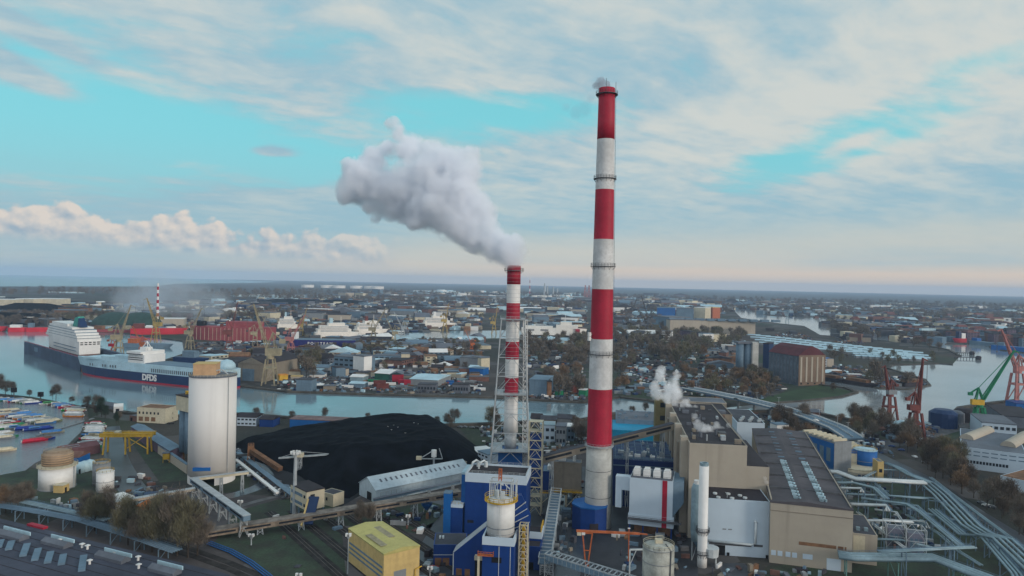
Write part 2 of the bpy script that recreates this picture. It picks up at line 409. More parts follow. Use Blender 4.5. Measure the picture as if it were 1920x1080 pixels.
# ------------------------------------------------------------------ building helpers
M_red = mat('chimney_red', sl(160, 26, 52), .6, .12, .12, streak=.35); M_white = mat('chimney_white', sl(198, 200, 200), .65, .12, .1, streak=.4)
M_conc = mat('chimney_concrete', sl(176, 178, 174), .8, .15, .1, streak=.3)
M_beige = mat('beige_cladding', sl(164, 156, 142), .75, .06, .03, streak=.25, dirt=.15)
M_beige2 = mat('beige_dark_cladding', sl(134, 126, 113), .8, .12, .05, streak=.3)
M_wclad = mat('pale_cladding', sl(182, 198, 210), .6, .04, .03, dirt=.12)
M_blue = mat('royal_blue_cladding', sl(14, 56, 122), .5, .10, .04, streak=.2)
M_blue2 = mat('mid_blue_cladding', sl(18, 92, 160), .5, .12, .05, streak=.2)
M_cyan = mat('cyan_cladding', sl(22, 140, 180), .6, .12, .05)
M_roof = mat('bitumen_roof', sl(66, 68, 76), .85, .22, .08); M_roofd = mat('dark_bitumen_roof', sl(50, 46, 52), .85, .25, .1)
M_roofg = mat('grey_sheet_roof', sl(96, 102, 112), .7, .15, .06)
M_steel = mat('galvanised_steel', sl(160, 168, 172), .5, .15, .4, spec=.5); M_steeld = mat('dark_steel', sl(82, 84, 88), .6, .2, .4)
M_teal = mat('pale_teal_lagging', sl(126, 150, 160), .45, .16, .1, spec=.5, dirt=.6); M_pipew = mat('white_lagging', sl(190, 198, 200), .4, .1, .2, spec=.5)
M_yel = mat('yellow_steel', sl(200, 160, 50), .6, .15, .3); M_ylw = mat('yellow_plaster', sl(192, 168, 112), .8, .08, .06, streak=.3)
M_ylr = mat('yellow_sheet_roof', sl(180, 172, 108), .7, .07, .05, streak=.2)
M_orange = mat('rust_orange_steel', sl(176, 96, 56), .7, .2, .4); M_rust = mat('rusty_cladding', sl(124, 92, 68), .85, .3, .2)
M_glass = mat('dark_glazing', sl(40, 46, 54), .25, .2, .3, spec=.6); M_brick = mat('brick', sl(110, 80, 72), .85, .2, .2)
M_dred = mat('dark_red_steel', sl(106, 56, 52), .7, .2, .2); M_green = mat('crane_green', sl(28, 120, 84), .6, .15, .2)
M_cream = mat('cream_plaster', sl(196, 188, 164), .85, .1, .08, streak=.3); M_hull = mat('navy_hull_paint', sl(22, 48, 88), .5, .15, .03)
M_black = mat('black_opening', sl(20, 22, 26), .9, .1); M_coalm = mat('coal', (.0045, .0060, .0095), .9, .5, .12, bump=.8, spec=.04)
M_grey = mat('grey_plaster', sl(128, 134, 138), .85, .12, .06, streak=.3); M_lead = mat('blue_grey_cladding', sl(98, 122, 140), .7, .12, .05, streak=.3)
M_pale = mat('pale_blue_sheet', sl(170, 200, 212), .6, .1, .05); M_w2 = mat('ship_white', sl(215, 216, 214), .5, .06, .05, dirt=.22)
PR = None
def rb(name, label, cat, pFL, pFR, z, depth, rot=None, group=None, w=None):
    "thing for a building whose roof front edge runs pFL-pFR at height z"
    o = G(*pFL, z); e = G(*pFR, z); _, r, wd = fr(o, e)
    if rot is not None: wd = abs(proj(o, e, rot)[0]); r = rot
    if w: wd = w
    if isinstance(depth, tuple): depth = abs(proj(o, G(*depth, z), r)[1])
    T = thing(name, label, cat, (o.x, o.y, 0), r, group)
    return T, wd, depth
def shell(T, w, d, h, wm, rm, par=.8, pt=.35, z0=0, pm=None, x0=0, y0=0, name='wall', rname='roof'):
    b = MB(); b.box(x0, y0, z0, x0+w, y0+d, h); b.obj(name, wm, T)
    b = MB(); b.box(x0+pt+.003, y0+pt+.003, h+.002, x0+w-pt-.003, y0+d-pt-.003, h+.12); b.obj(rname, rm, T)
    if par:
        b = MB(); e = .06
        b.box(x0-e, y0-e, h-par*.6, x0+w+e, y0+pt, h+par*.4); b.box(x0-e, y0+d-pt, h-par*.6, x0+w+e, y0+d+e, h+par*.4)
        b.box(x0-e, y0+pt+.004, h-par*.6, x0+pt, y0+d-pt-.004, h+par*.4); b.box(x0+w-pt, y0+pt+.004, h-par*.6, x0+w+e, y0+d-pt-.004, h+par*.4)
        b.obj('parapet', pm or wm, T)
def window(T, x0, x1, z0, z1, y=0, m=None, side='f', w=None, label=None, name='window', prod=.07):
    b = MB()
    if side == 'f': b.box(x0, y-prod, z0, x1, y-.003, z1)
    elif side == 'l': b.box(y-prod, x0, z0, y-.003, x1, z1)
    else: b.box(y+.003, x0, z0, y+prod, x1, z1)
    o = b.obj(name, m or M_glass, T)
    if label: o['label'] = label
    return o
def seams(T, w, h, n, y=0, m=None, z0=0):
    b = MB()
    for i in range(1, n): x = w*i/n; b.box(x-.05, y-.06, z0, x+.05, y-.002, h)
    return b.obj('cladding_joint', m or M_beige2, T)
def rail(b, pts, h=1.1, w=.06, step=2.5):
    for p, q in zip(pts, pts[1:]):
        p, q = Vector(p), Vector(q); n = max(1, int((q-p).length/step))
        for z in (h, h*.5): b.beam(p+Vector((0,0,z)), q+Vector((0,0,z)), w)
        for k in range(n+1): a = p.lerp(q, k/n); b.beam(a, a+Vector((0,0,h)), w)
def ringrail(b, x, y, z, r, h=1.1, w=.06, n=20):
    P = [(x+r*math.cos(2*math.pi*k/n), y+r*math.sin(2*math.pi*k/n), z) for k in range(n+1)]; rail(b, P, h, w, 1e9)
def platform(T, z, r, rin, name='gallery', m=None, wd=1.3):
    b = MB(); b.lathe([(rin+.02, z), (r+wd, z+.02), (r+wd, z+.25), (rin+.02, z+.25)], n=32, cap=False); ringrail(b, 0, 0, z+.25, r+wd-.1, 1.3, .09, 24)
    for k in range(12):
        a = 2*math.pi*k/12; b.beam((r*math.cos(a), r*math.sin(a), z-1.4), ((r+wd)*math.cos(a), (r+wd)*math.sin(a), z), .12)
    return b.obj(name, m or M_steeld, T)
# ------------------------------------------------------------------ tall chimney
o = G(1120, 986); HT = Z(1136, 166, o.y)
T = thing('tall_chimney', 'tallest red and white striped chimney, standing alone with a blue housing at its foot', 'chimney', (o.x, o.y, 0))
def rad(z): return 6.15+(3.7-6.15)*min(1, z/HT)
ys = [166, 262, 356, 449, 542, 635, 728, 833, 995]; zs = [Z(1128, y, o.y) for y in ys]; zs[-1] = 0
for i in range(8):
    b = MB(); n = 3; pr = [(rad(zs[i+1]+(zs[i]-zs[i+1])*k/n), zs[i+1]+(zs[i]-zs[i+1])*k/n) for k in range(n+1)]
    b.lathe(pr, n=48, cap=(i in (0, 7))); b.obj('red_band' if i % 2 == 0 else 'white_band', M_red if i % 2 == 0 else (M_conc if i == 7 else M_white), T, True)
for y in (178, 336, 500, 664, 835): z = Z(1128, y, o.y); platform(T, z, rad(z), rad(z), 'gallery', M_steel if y == 835 else M_steeld, 1.0 if y != 178 else 1.3)
for k in (0, 1):
    z = 14+k*12.; b = MB(); b.lathe([(rad(z)+.02, z), (rad(z)+.06, z+.05), (rad(z+.25)+.02, z+.25)], n=40, cap=False); b.obj('joint_ring', M_steeld if (2+k*19) % 60 < 30 else M_conc, T)
b = MB()
for s_ in (-.3, .3): b.tube([((rad(z)+.35)*1.0, s_, z) for z in (6, 60, 120, HT+2)], .04, 5)
for k in range(95): z = 6+k*2.; b.beam((rad(z)+.5, -.35, z), (rad(z)+.5, .35, z), .07)
b.obj('ladder', M_steeld, T)
for (px, py, s_) in ((1110, 626, -1), (1107, 634, -1), (1110, 684, -.4)):
    z = Z(px, py, o.y); b = MB(); x = s_*(rad(z)+.8); y = -3; b.cyl(x, y, z-.9, z+.9, .8, 12); b.beam((x*.8, y*.8, z), (x, y, z), .3); b.obj('antenna_dish', M_w2, T)
for k in range(3): a = k*2.1+.3; b = MB(); b.beam((rad(HT)*math.cos(a)*1.2, rad(HT)*math.sin(a)*1.2, HT-4), (rad(HT)*math.cos(a)*1.2, rad(HT)*math.sin(a)*1.2, HT+3.5), .16); b.obj('lightning_rod', M_steeld, T)
TC = o
# blue housing round its foot
q = G(1078, 992); T = thing('chimney_housing', 'blue faceted housing wrapped round the foot of the tallest chimney', 'plant building', (o.x-3.6, o.y-1.5, 0), R(8))
b = MB(); b.lathe([(8.4, 0), (8.4, 10.5)], n=8); b.obj('wall', M_blue, T)
b = MB(); b.lathe([(8.7, 10.503), (8.7, 11.1), (7.6, 11.1)], n=8); b.obj('parapet', M_blue2, T)
b = MB(); b.box(-2.2, -8.4, 0, 1.6, -7.9, 4.2); b.obj('door', M_roofd, T)
# ------------------------------------------------------------------ short chimney and its lattice tower
YT = 372.0
c = AT(956, 880, YT); SX = c.x; c.z = 0
T = thing('short_chimney', 'shorter red and white chimney held inside a white lattice tower', 'chimney', (SX, YT+7, 0)); YS = YT+7
ztop = Z(960, 498, YS); ys = [498, 533, 568, 602, 640, 673, 707, 742, 809]; zs = [Z(957, y, YS) for y in ys]
for i in range(8):
    b = MB(); b.lathe([(3.72+.0*i, zs[i+1]), (3.72, zs[i])] if i < 7 else [(4.1, zs[8]), (3.72, zs[8]+8), (3.72, zs[7])], n=36, cap=(i in (0, 7)))
    b.obj('red_band' if i % 2 == 0 else 'white_band', M_red if i % 2 == 0 else M_w2, T, True)
b = MB()
for k in range(44): z = zs[8]+k*2.1; b.lathe([(3.74, z), (3.78, z+.04), (3.74, z+.1)], n=36, cap=False)
b.obj('plate_joint', M_steel, T)
platform(T, Z(960, 508, YS), 3.75, 3.75, 'gallery', M_steeld, 1.6)
b = MB(); b.box(-6.5, -6.5, 2, 6.5, 5, zs[8]-9); b.obj('base_house', M_blue2, T); b = MB(); b.lathe([(3.3, zs[8]), (3.3, zs[8]-9)], n=24); b.obj('flue', M_steel, T, True)
T = thing('lattice_tower', 'white steel lattice tower enclosing the shorter striped chimney', 'lattice tower', (SX, YT+7, 0))
zt = Z(955, 600, YT); N = 9
hb, ht_ = 11.2, 6.3
for (sx, sy) in ((-1,-1), (1,-1), (1,1), (-1,1)):
    b = MB(); b.tube([(sx*hb, sy*hb, 0), (sx*(hb+(ht_-hb)*.55), sy*(hb+(ht_-hb)*.55), zt*.55), (sx*ht_, sy*ht_, zt)], [.48, .38, .30], 8); b.obj('leg', M_steel, T)
for k in range(N):
    z0, z1 = zt*k/N, zt*(k+1)/N; f0, f1 = hb+(ht_-hb)*k/N, hb+(ht_-hb)*(k+1)/N; b = MB()
    for i, ((ax, ay), (bx, by)) in enumerate(zip(((-1,-1),(1,-1),(1,1),(-1,1)), ((1,-1),(1,1),(-1,1),(-1,-1)))):
        A0 = Vector((ax*f0, ay*f0, z0)); B0 = Vector((bx*f0, by*f0, z0)); A1 = Vector((ax*f1, ay*f1, z1)); B1 = Vector((bx*f1, by*f1, z1)); Mm = (A1+B1)/2
        b.beam(A1, B1, .34); b.beam(A0, Mm, .26); b.beam(B0, Mm, .26);
    b.obj('bracing', M_steel, T)
for k in (2, 5, 9):
    z = zt*k/N; f = hb+(ht_-hb)*k/N; b = MB(); b.box(-f-.6, -f-.6, z+.25, f+.6, -4.4, z+.5); b.box(-f-.6, 4.4, z+.25, f+.6, f+.6, z+.5); b.box(-f-.6, -4.39, z+.25, -4.4, 4.39, z+.5); b.box(4.4, -4.39, z+.25, f+.6, 4.39, z+.5)
    rail(b, [(-f-.5,-f-.5,z+.5),(f+.5,-f-.5,z+.5),(f+.5,f+.5,z+.5),(-f-.5,f+.5,z+.5),(-f-.5,-f-.5,z+.5)], 1.2, .1); b.obj('platform', M_steel, T)
b = MB(); b.lattice(hb*.62, -2.6, hb*.62+2.6, 0, 0, zt, 30, .2, (ht_-.5, -2.6, ht_+1.7, 0)); b.obj('ladder_shaft', M_w2, T)
# stair tower to its right
o = G(1001, 966); T = thing('stair_tower', 'slim cream steel stair tower between the two striped chimneys', 'stair tower', (o.x, o.y, 0), R(-8))
h = Z(1001, 791, o.y); b = MB(); b.lattice(-3.2, 0, 3.2, 5, 0, h, 10, .42); b.obj('frame', M_cream, T)
for k in range(1, 11):
    z = h*k/10; b = MB(); b.box(-3.3, -.1, z-.15, 3.3, 5.1, z+.1); b.obj('landing', M_cream, T)
    b = MB(); b.beam((-2.4 if k % 2 else 2.4, 1.2, z-h/10+.2), (2.4 if k % 2 else -2.4, 1.2, z-.2), .9, .18); b.obj('stair_flight', M_steel, T)
b = MB(); b.box(-2.7, 1, 12, 2.7, 4.6, h-6); b.obj('shaft_cladding', M_blue, T)
# ------------------------------------------------------------------ blue boiler building
T, w, d = rb('boiler_building', 'tall royal blue boiler building with a white parapet in front of the lattice tower', 'plant building', (873, 890), (987, 897), 26, (900, 872)); PR = T.rotation_euler[2]; BB = T
shell(T, w, d, 26, M_blue, M_roofd, 0, .35)
b = MB(); e = .12
b.box(-e, -e, 23, w+e, .5, 26.9); b.box(-e, .504, 23, .5, d-.504, 26.9); b.box(w-.5, .504, 23, w+e, d-.504, 26.9); b.box(-e, d-.5, 23, w+e, d+e, 26.9); b.obj('parapet', M_wclad, T)
b = MB(); b.box(-2.4, 3, 0, -.01, d-1, 25.2); b.obj('side_bay', M_blue2, T); b = MB(); b.box(-2.5, 2.9, 25.203, -.13, d-.9, 26.2); b.obj('side_bay_cap', M_pale, T)
for x in (3, 6.5):
    b = MB(); b.cyl(x, d-3, 26.1, 28.5, .9, 12); b.tube([(x, d-3, 28.4), (x-.8, d-4, 29.3), (x-2.2, d-6, 28.6), (x-2.6, d-7, 26.2)], .45, 8); b.obj('roof_vent', M_pipew, T)
b = MB(); rail(b, [(0.3,.3,26.9),(w-.3,.3,26.9),(w-.3,d-.3,26.9),(.3,d-.3,26.9),(.3,.3,26.9)], 1.1, .07); b.obj('roof_railing', M_pipew, T)
for (x0, x1, z) in ((1.2, 4, 5), (7, 9, 3), (w-6, w-3, 14)): window(T, x0, x1, z, z+1.2, label=None)

# tall blue duct beside it and low wing
o = G(839, 1000); T = thing('blue_duct_tower', 'narrow mid blue tower beside the tall blue building', 'plant building', (o.x-2, o.y, 0), PR)
b = MB(); b.box(0, 0, 0, 3.2, 4, 17.5); b.obj('wall', M_blue2, T); b = MB(); b.box(-.1, -.1, 17.503, 3.3, 4.1, 18); b.obj('roof', M_lead, T)
b = MB(); b.box(3.203, .5, 0, 8.4, 6, 11.5); b.obj('link_block', M_blue, T); b = MB(); b.box(3.21, .4, 11.503, 8.5, 6.1, 12.8); b.obj('white_rim', M_wclad, T)
b = MB(); rail(b, [(3.5,.6,12.8),(8.2,.6,12.8)], 1.2, .08, 1.2); b.obj('railing', M_yel, T)
T, w, d = rb('blue_annex', 'low dark-roofed blue annex with brown doors and two roof fans near the white tank', 'plant building', (813, 1022), (856, 1022), 8, (822, 1003))
shell(T, w+4, d+2, 8, M_blue, M_roof, .3); 
for i in range(4): b = MB(); b.cyl(2.2+1.2*(i % 2), d-3+1.1*(i//2)-1, 8.13, 8.8, .42, 12); b.obj('roof_fan', M_pipew, T)
for x in (.6, 3.6): window(T, x, x+2.6, 0, 3, m=M_rust, name='door')
b = MB(); b.box(0, -.08, 4.1, w, -.003, 4.3); b.obj('white_line', M_pipew, T)
# inclined striped hall
o = G(849, 1078); T = thing('inclined_hall', 'blue hall whose sloping roof carries white stripes, rising to the white tank', 'plant building', (o.x, o.y, 0), R(-6))
p = 13.5; b = MB(); b.add([(0,0,0),(p,0,0),(p,0,20),(0,0,8.3),(0,7,0),(p,7,0),(p,7,20),(0,7,8.3)], [(0,1,2,3),(5,4,7,6),(4,0,3,7),(1,5,6,2),(3,2,6,7),(0,4,5,1)]); b.obj('wall', M_blue, T)
for k in range(6): b = MB(); b.beam((-.1, .55+k*1.18, 8.35), (p, .55+k*1.18, 20.25), .42, .35); b.obj('white_stripe', M_pipew, T)
b = MB(); b.box(-.1, -.12, 0, .25, -.005, 8.3); b.obj('white_edge', M_pipew, T)
window(T, 1.2, 3.4, 0, 2.6, m=M_rust, name='door'); window(T, 4.5, 6.5, 0, 2.6, m=M_rust, name='door')
b = MB(); b.box(8.6, -2, 0, 11.6, -.01, 7); b.obj('porch', M_black, T); b = MB(); b.box(8.4, -2.2, 7.003, 11.8, -.02, 8.4); b.obj('porch_cap', M_cream, T)
# tank on blue base
T, w, d = rb('tank_base_building', 'square blue block with a white rim carrying the white tank', 'plant building', (905, 1009), (964, 1013), 18.2, 11)
shell(T, w, d, 18.2, M_blue, M_roofd, 0)
b = MB(); b.box(-.15, -.15, 15.9, w+.15, .4, 18.8); b.box(-.15, .404, 15.9, .4, d-.404, 18.8); b.box(w-.4, .404, 15.9, w+.15, d-.404, 18.8); b.box(-.15, d-.4, 15.9, w+.15, d+.15, 18.8); b.obj('parapet', M_wclad, T)
b = MB(); b.box(w*.52, -.14, 0, w*.52+.2, -.005, 15.6); b.box(w*.88, -.14, 0, w*.88+.2, -.005, 15.6); b.obj('white_edge', M_pipew, T)
b = MB(); b.box(-1.6, -1.4, 12.2, 4.2, -.02, 12.5); rail(b, [(-1.5,-.1,12.5),(-1.5,-1.3,12.5),(4.1,-1.3,12.5),(4.1,-.1,12.5)], 1.2, .12, 1); b.obj('balcony', M_orange, T)
window(T, 3.4, 7, 9.6, 11.6, m=M_black); b = MB(); b.box(-1.6, -.9, 0, -.9, -.2, 12.2); b.obj('balcony_post', M_cream, T)
cxw = w*.50; T2 = T
tk = Vector((T.location.x, T.location.y, 0)); a = T.rotation_euler[2]; tx = tk+Vector((math.cos(a)*cxw-math.sin(a)*d*.5, math.sin(a)*cxw+math.cos(a)*d*.5, 0))
T = thing('white_tank', 'white cylindrical tank with a yellow railed platform on the square blue block', 'tank', (tx.x, tx.y, 18.35), a)
r_ = 5.1; zt = 12.3
b = MB(); b.lathe([(r_, 0), (r_, zt), (r_*.5, zt+.8), (.3, zt+1)], n=36); b.obj('shell', M_w2, T, True)
b = MB()
for z in (.9, 2.9, 3.1): b.lathe([(r_+.01, z), (r_+.12, z+.05), (r_+.12, z+.2), (r_+.01, z+.25)], n=36, cap=False)
b.obj('stiffener_ring', M_grey, T)
b = MB(); b.lathe([(r_, zt+.1), (r_+1.1, zt+.1), (r_+1.1, zt+.4), (r_, zt+.4)], n=24, cap=False); ringrail(b, 0, 0, zt+.4, r_+1, 1.5, .16, 20); b.obj('railed_platform', M_yel, T)
b = MB(); rail(b, [(-4,-2,zt+7.2),(4,-2,zt+7.2),(4,3,zt+7.2),(-4,3,zt+7.2),(-4,-2,zt+7.2)], .2, .3)
for x, y in ((-4,-2),(4,-2),(4,3),(-4,3),(0,-2),(5.4,0),(5.4,3)): b.beam((x, y, zt), (x, y, zt+7.3), .35)
b.beam((5.4,0,zt+6.4), (1,0,zt+6.4), .3); b.beam((5.4,3,zt+6.4), (5.4,0,zt+6.4), .3)
for x in (-3, -1.6, 1.8, 3.1): b.beam((x, -1.6, zt), (x+.5, -1.6, zt+6.8), .2)
b.obj('steel_frame', M_pipew, T)
b = MB(); b.cyl(-1.6, 0, zt+.6, zt+3.6, .9, 12); b.box(.2, -3.4, zt+.6, 1.7, -2.2, zt+4); b.tube([(-2.6,1,zt+1),(-2.4,1,zt+5),(-1,1,zt+6),(.6,1,zt+5.2)], .3, 8); b.tube([(3,1,zt+1),(3,1,zt+4),(1.2,1,zt+5.5)], .28, 8); b.obj('filter', M_pipew, T)
b = MB(); b.lattice(-1, -.6, 0, .4, zt+7.2, zt+11.5, 4, .22); b.obj('mast', M_orange, T)
b = MB(); 
for s_ in (-.3, .3): b.beam((s_+.5, -r_-.35, -6), (s_+.5, -r_-.35, zt+1), .09)
for k in range(20): b.beam((.2, -r_-.35, -5+k*.9), (.8, -r_-.35, -5+k*.9), .07)
b.obj('ladder', M_pipew, T)
# striped shield behind tank
o = tx+Vector((4.6, 3, 0)); T = thing('striped_shield', 'leaning blue shield with white stripes beside the white tank', 'plant building', (o.x, o.y, 0), a+R(10))
b = MB(); b.add([(0,0,16),(6,0,14),(6.6,0,24),(3,0,31.5),(0,0,31),(0,3,16),(6,3,14),(6.6,3,24),(3,3,31.5),(0,3,31)], [(0,1,2,3,4),(9,8,7,6,5),(0,5,6,1),(1,6,7,2),(2,7,8,3),(3,8,9,4),(4,9,5,0)]); b.obj('wall', M_blue, T)
for k in range(4): b = MB(); b.beam((.2, -.12, 25.8-k*2.2), (4.6+k*.5, -.12, 29.2-k*2.5), .7, .2); b.obj('white_stripe', M_pipew, T)
b = MB(); b.beam((5.9, .5, 0), (5.9, .5, 20), .5); b.obj('post', M_steel, T)
o = G(972, 1090); T = thing('lattice_riser', 'pale lattice riser up the side of the blue block with the tank', 'lattice tower', (tx.x+6.9, tx.y-1, 0), a)
b = MB(); b.lattice(0, 0, 3, 3, 0, 22, 9, .32); b.obj('frame', M_cream, T); b = MB(); b.beam((1.5, 1.5, 0), (1.5, 1.5, 21.5), 1.2); b.obj('duct', M_yel, T)
# low blue buildings right of it
T, w, d = rb('blue_roofed_block', 'low blue block with a white rim and dark roof under the grey conveyor', 'plant building', (983, 999), (1016, 1001), 12, 8, PR)
shell(T, w, d, 12, M_blue, M_roofd, 0); b = MB(); b.box(-.1,-.1,10,w+.1,.3,12.6); b.box(w-.3,.304,10,w+.1,d,12.6); b.obj('parapet', M_wclad, T)
b = MB(); rail(b, [(w-.3,.2,12.6),(w-.3,d,12.6)], 2.2, .3, 2); b.obj('railing', M_yel, T)
T, w, d = rb('navy_block', 'plain navy block with a black roof in front of the white-rimmed low block', 'plant building', (983, 1024), (1013, 1026), 9, 7, PR); shell(T, w, d, 9, M_blue, M_roofd, .3)
window(T, w*.3, w*.6, 0, 3, m=M_black, name='door')
# mixed steelwork between the towers and the tall chimney
for (px, py, px2, z, dd, m, rm, lab) in (
    (1016, 884, 1062, 16, 12, M_blue, M_lead, 'blue steel house with a pale roof beside the stair tower'),
    (1062, 884, 1088, 13, 10, M_blue, M_roof, 'smaller blue house with grey roof close to the tallest chimney'),
    (1036, 866, 1090, 22, 7, M_beige2, M_roofg, 'beige filter house behind the blue steel houses')):
    T, w, d = rb('steel_house', lab, 'plant building', (px, py), (px2, py+3), z, dd, PR); shell(T, w, d, z, m, rm, .6, z0=z*.35)
    b = MB()
    for x in (0.3, w/2, w-.3):
        for y in (.3, d-.3): b.beam((x, y, 0), (x, y, z*.35), .4)
    for x in (0.3, w/2): b.beam((x, .3, 0), (x+w/2-.3, .3, z*.35), .25)
    b.obj('support_frame', M_cream, T)
    b = MB(); b.box(-.8, -1.2, z*.34, w+.8, -.01, z*.36); rail(b, [(-.7,-1.1,z*.36),(w+.7,-1.1,z*.36)], 1.1, .12); b.obj('walkway', M_yel, T)
    b = MB(); b.box(w*.2, d*.3, z+.13, w*.45, d*.7, z+2); b.cyl(w*.75, d*.5, z+.13, z+3, .8, 12); b.obj('roof_plant', M_w2, T)
def hose(name, label, cat, pts, r, m, group=None, sup=None, n=8, supm=None, step=10, clamp=True):
    "pipe or duct on supports; pts are world points"
    o = pts[0]; T = thing(name, label, cat, (o.x, o.y, 0), 0, group); q = [p-Vector((o.x, o.y, 0)) for p in pts]
    MB().tube(q, r, n).obj('pipe', m, T, True)
    return T, q
# grey truss conveyor in front
P = [G(1043, 925, 14), G(1030, 985, 11), G(1020, 1056, 7)]
P[0] = AT(1043, 925, 322); P[1] = AT(1021, 1058, 262)
T = thing('truss_conveyor', 'grey ribbed truss conveyor sloping down beside the tallest chimney', 'conveyor', (P[0].x, P[0].y, 0))
o = Vector((P[0].x, P[0].y, 0)); A_, B_ = P[0]-o, P[1]-o; d = (B_-A_); nl = int(d.length/2.6); x = Vector((-d.y, d.x, 0)).normalized()*2.3
b = MB(); b.beam(A_, B_, 4.4, .4); b.obj('belt_deck', M_lead, T); b = MB()
for k in range(nl+1):
    p = A_.lerp(B_, k/nl); b.beam(p-x, p-x+Vector((0,0,2.4)), .16); b.beam(p+x, p+x+Vector((0,0,2.4)), .16); b.beam(p-x+Vector((0,0,2.4)), p+x+Vector((0,0,2.4)), .3, .25)
    if k < nl:
        p2 = A_.lerp(B_, (k+1)/nl)
        for s_ in (-1, 1): b.beam(p+x*s_, p2+x*s_+Vector((0,0,2.4)), .12)
for s_ in (-1, 1): b.beam(A_+x*s_+Vector((0,0,2.4)), B_+x*s_+Vector((0,0,2.4)), .4); b.beam(A_+x*s_, B_+x*s_, .5)
b.obj('truss', M_steel, T)
for f in (.08, .4, .72, .98):
    p = A_.lerp(B_, f); b = MB(); b.lattice(p.x-1.8, p.y-.8, p.x+1.8, p.y+.8, 0, p.z-.3, 3, .25); b.obj('trestle', M_steel, T)
Q1 = AT(1026, 1060, 261); Q2 = AT(1190, 1098, 243); Q1.z = 7; 
T = thing('truss_conveyor', 'grey ribbed truss conveyor running across the lower edge below the orange crane', 'conveyor', (Q1.x, Q1.y, 0)); o = Vector((Q1.x, Q1.y, 0)); A_, B_ = Q1-o, Q2-o; d = B_-A_; nl = int(d.length/1.8); x = Vector((-d.y, d.x, 0)).normalized()*2.2
b = MB(); b.beam(A_, B_, 4.2, .4); b.obj('belt_deck', M_lead, T); b = MB()
for k in range(nl+1):
    p = A_.lerp(B_, k/nl); b.beam(p-x, p-x+Vector((0,0,2.3)), .15); b.beam(p+x, p+x+Vector((0,0,2.3)), .15); b.beam(p-x+Vector((0,0,2.3)), p+x+Vector((0,0,2.3)), .45, .2)
for s_ in (-1, 1): b.beam(A_+x*s_+Vector((0,0,2.3)), B_+x*s_+Vector((0,0,2.3)), .4)
b.obj('truss', M_steel, T)
for f in (.02, .5, .95): p = A_.lerp(B_, f); b = MB(); b.lattice(p.x-1.6, p.y-1, p.x+1.6, p.y+1, 0, p.z-.3, 3, .25); b.obj('trestle', M_steel, T)
# orange crane
o = G(1100, 1068); zb = Z(1100, 996, o.y); T = thing('slewing_crane', 'rusty orange T-shaped yard crane in front of the tallest chimney', 'crane', (o.x, o.y, 0), R(-4))
b = MB(); 
for s_ in (-1, 1): b.beam((-1.9*s_, 0, zb-.6), (-.3*s_, 0, 0.8), .5); 
b.beam((-1.9, 0, zb-.7), (1.9, 0, zb-.7), .5); b.beam((-1.1, 0, zb*.5), (1.1, 0, zb*.5), .3); b.beam((0,0,0), (0,0,1), 1.1); b.obj('mast', M_orange, T)
b = MB(); b.beam((-4.3, 0, zb), (20, 0, zb), 1.1, .7); b.beam((19.8, 0, zb), (23, 0, zb-.2), .7, .35); b.obj('jib', M_orange, T)
b = MB(); b.box(-4, -.7, zb-1.6, -2.4, .7, zb-.36); b.obj('counterweight', M_cream, T); b = MB(); b.box(-2.2, -.55, zb-1.4, -.9, .55, zb-.36); b.obj('cab', M_w2, T)
o = G(1178, 1055); T = thing('lamp_mast', 'slim brown mast standing under the far end of the orange crane jib', 'mast', (o.x, o.y, 0)); MB().cyl(0, 0, 0, 13.6, .22, 8).obj('mast', M_orange, T); MB().box(-.5, -.25, 13.6, .5, .25, 13.9).obj('lamp_head', M_w2, T)
o = G(1180, 1085); T = thing('pipe_portal', 'white goalpost pipe bridge beside the stained grey tank', 'pipe portal', (o.x, o.y, 0), R(-4)); b = MB(); b.beam((0,0,0),(0,0,11),.5); b.beam((0,0,11),(13,2,11),.5); b.beam((0,0,5),(2.4,0,11),.25); b.obj('frame', M_pipew, T)
# stained grey tank
q = G(1235, 1020, 20.7); T = thing('storage_tank', 'stained grey-white storage tank with a railed roof at the lower edge', 'tank', (q.x, q.y, 0)); r_ = 5.45
b = MB(); b.lathe([(r_, 0), (r_, 20.2), (r_*.6, 21), (.5, 21.3)], n=40); b.obj('shell', mat('stained_tank', sl(164, 166, 158), .8, .25, .25, streak=1.2), T, True)
b = MB()
for z in (5, 10, 15, 19.6): b.lathe([(r_+.01, z), (r_+.14, z+.06), (r_+.14, z+.2), (r_+.01, z+.26)], n=40, cap=False)
b.obj('stiffener_ring', M_grey, T); b = MB(); ringrail(b, 0, 0, 20.2, r_-.1, 1.2, .1, 18); b.obj('railing', M_cream, T)
b = MB(); b.box(-1.2, -1, 21.2, 1.2, 1, 22.4); b.beam((-1.2,-1,21),( -1.2,-1,24),.15); b.beam((1.2,-1,21),(1.2,-1,24),.15); b.beam((-1.2,-1,24),(1.2,-1,24),.15); b.obj('roof_hatch', M_cream, T)
b = MB(); b.tube([(3, -4.7, 0), (3.1, -4.8, 10), (3.3, -4.6, 20), (2, -2, 21.5)], .22, 8); b.obj('downpipe', M_steeld, T)
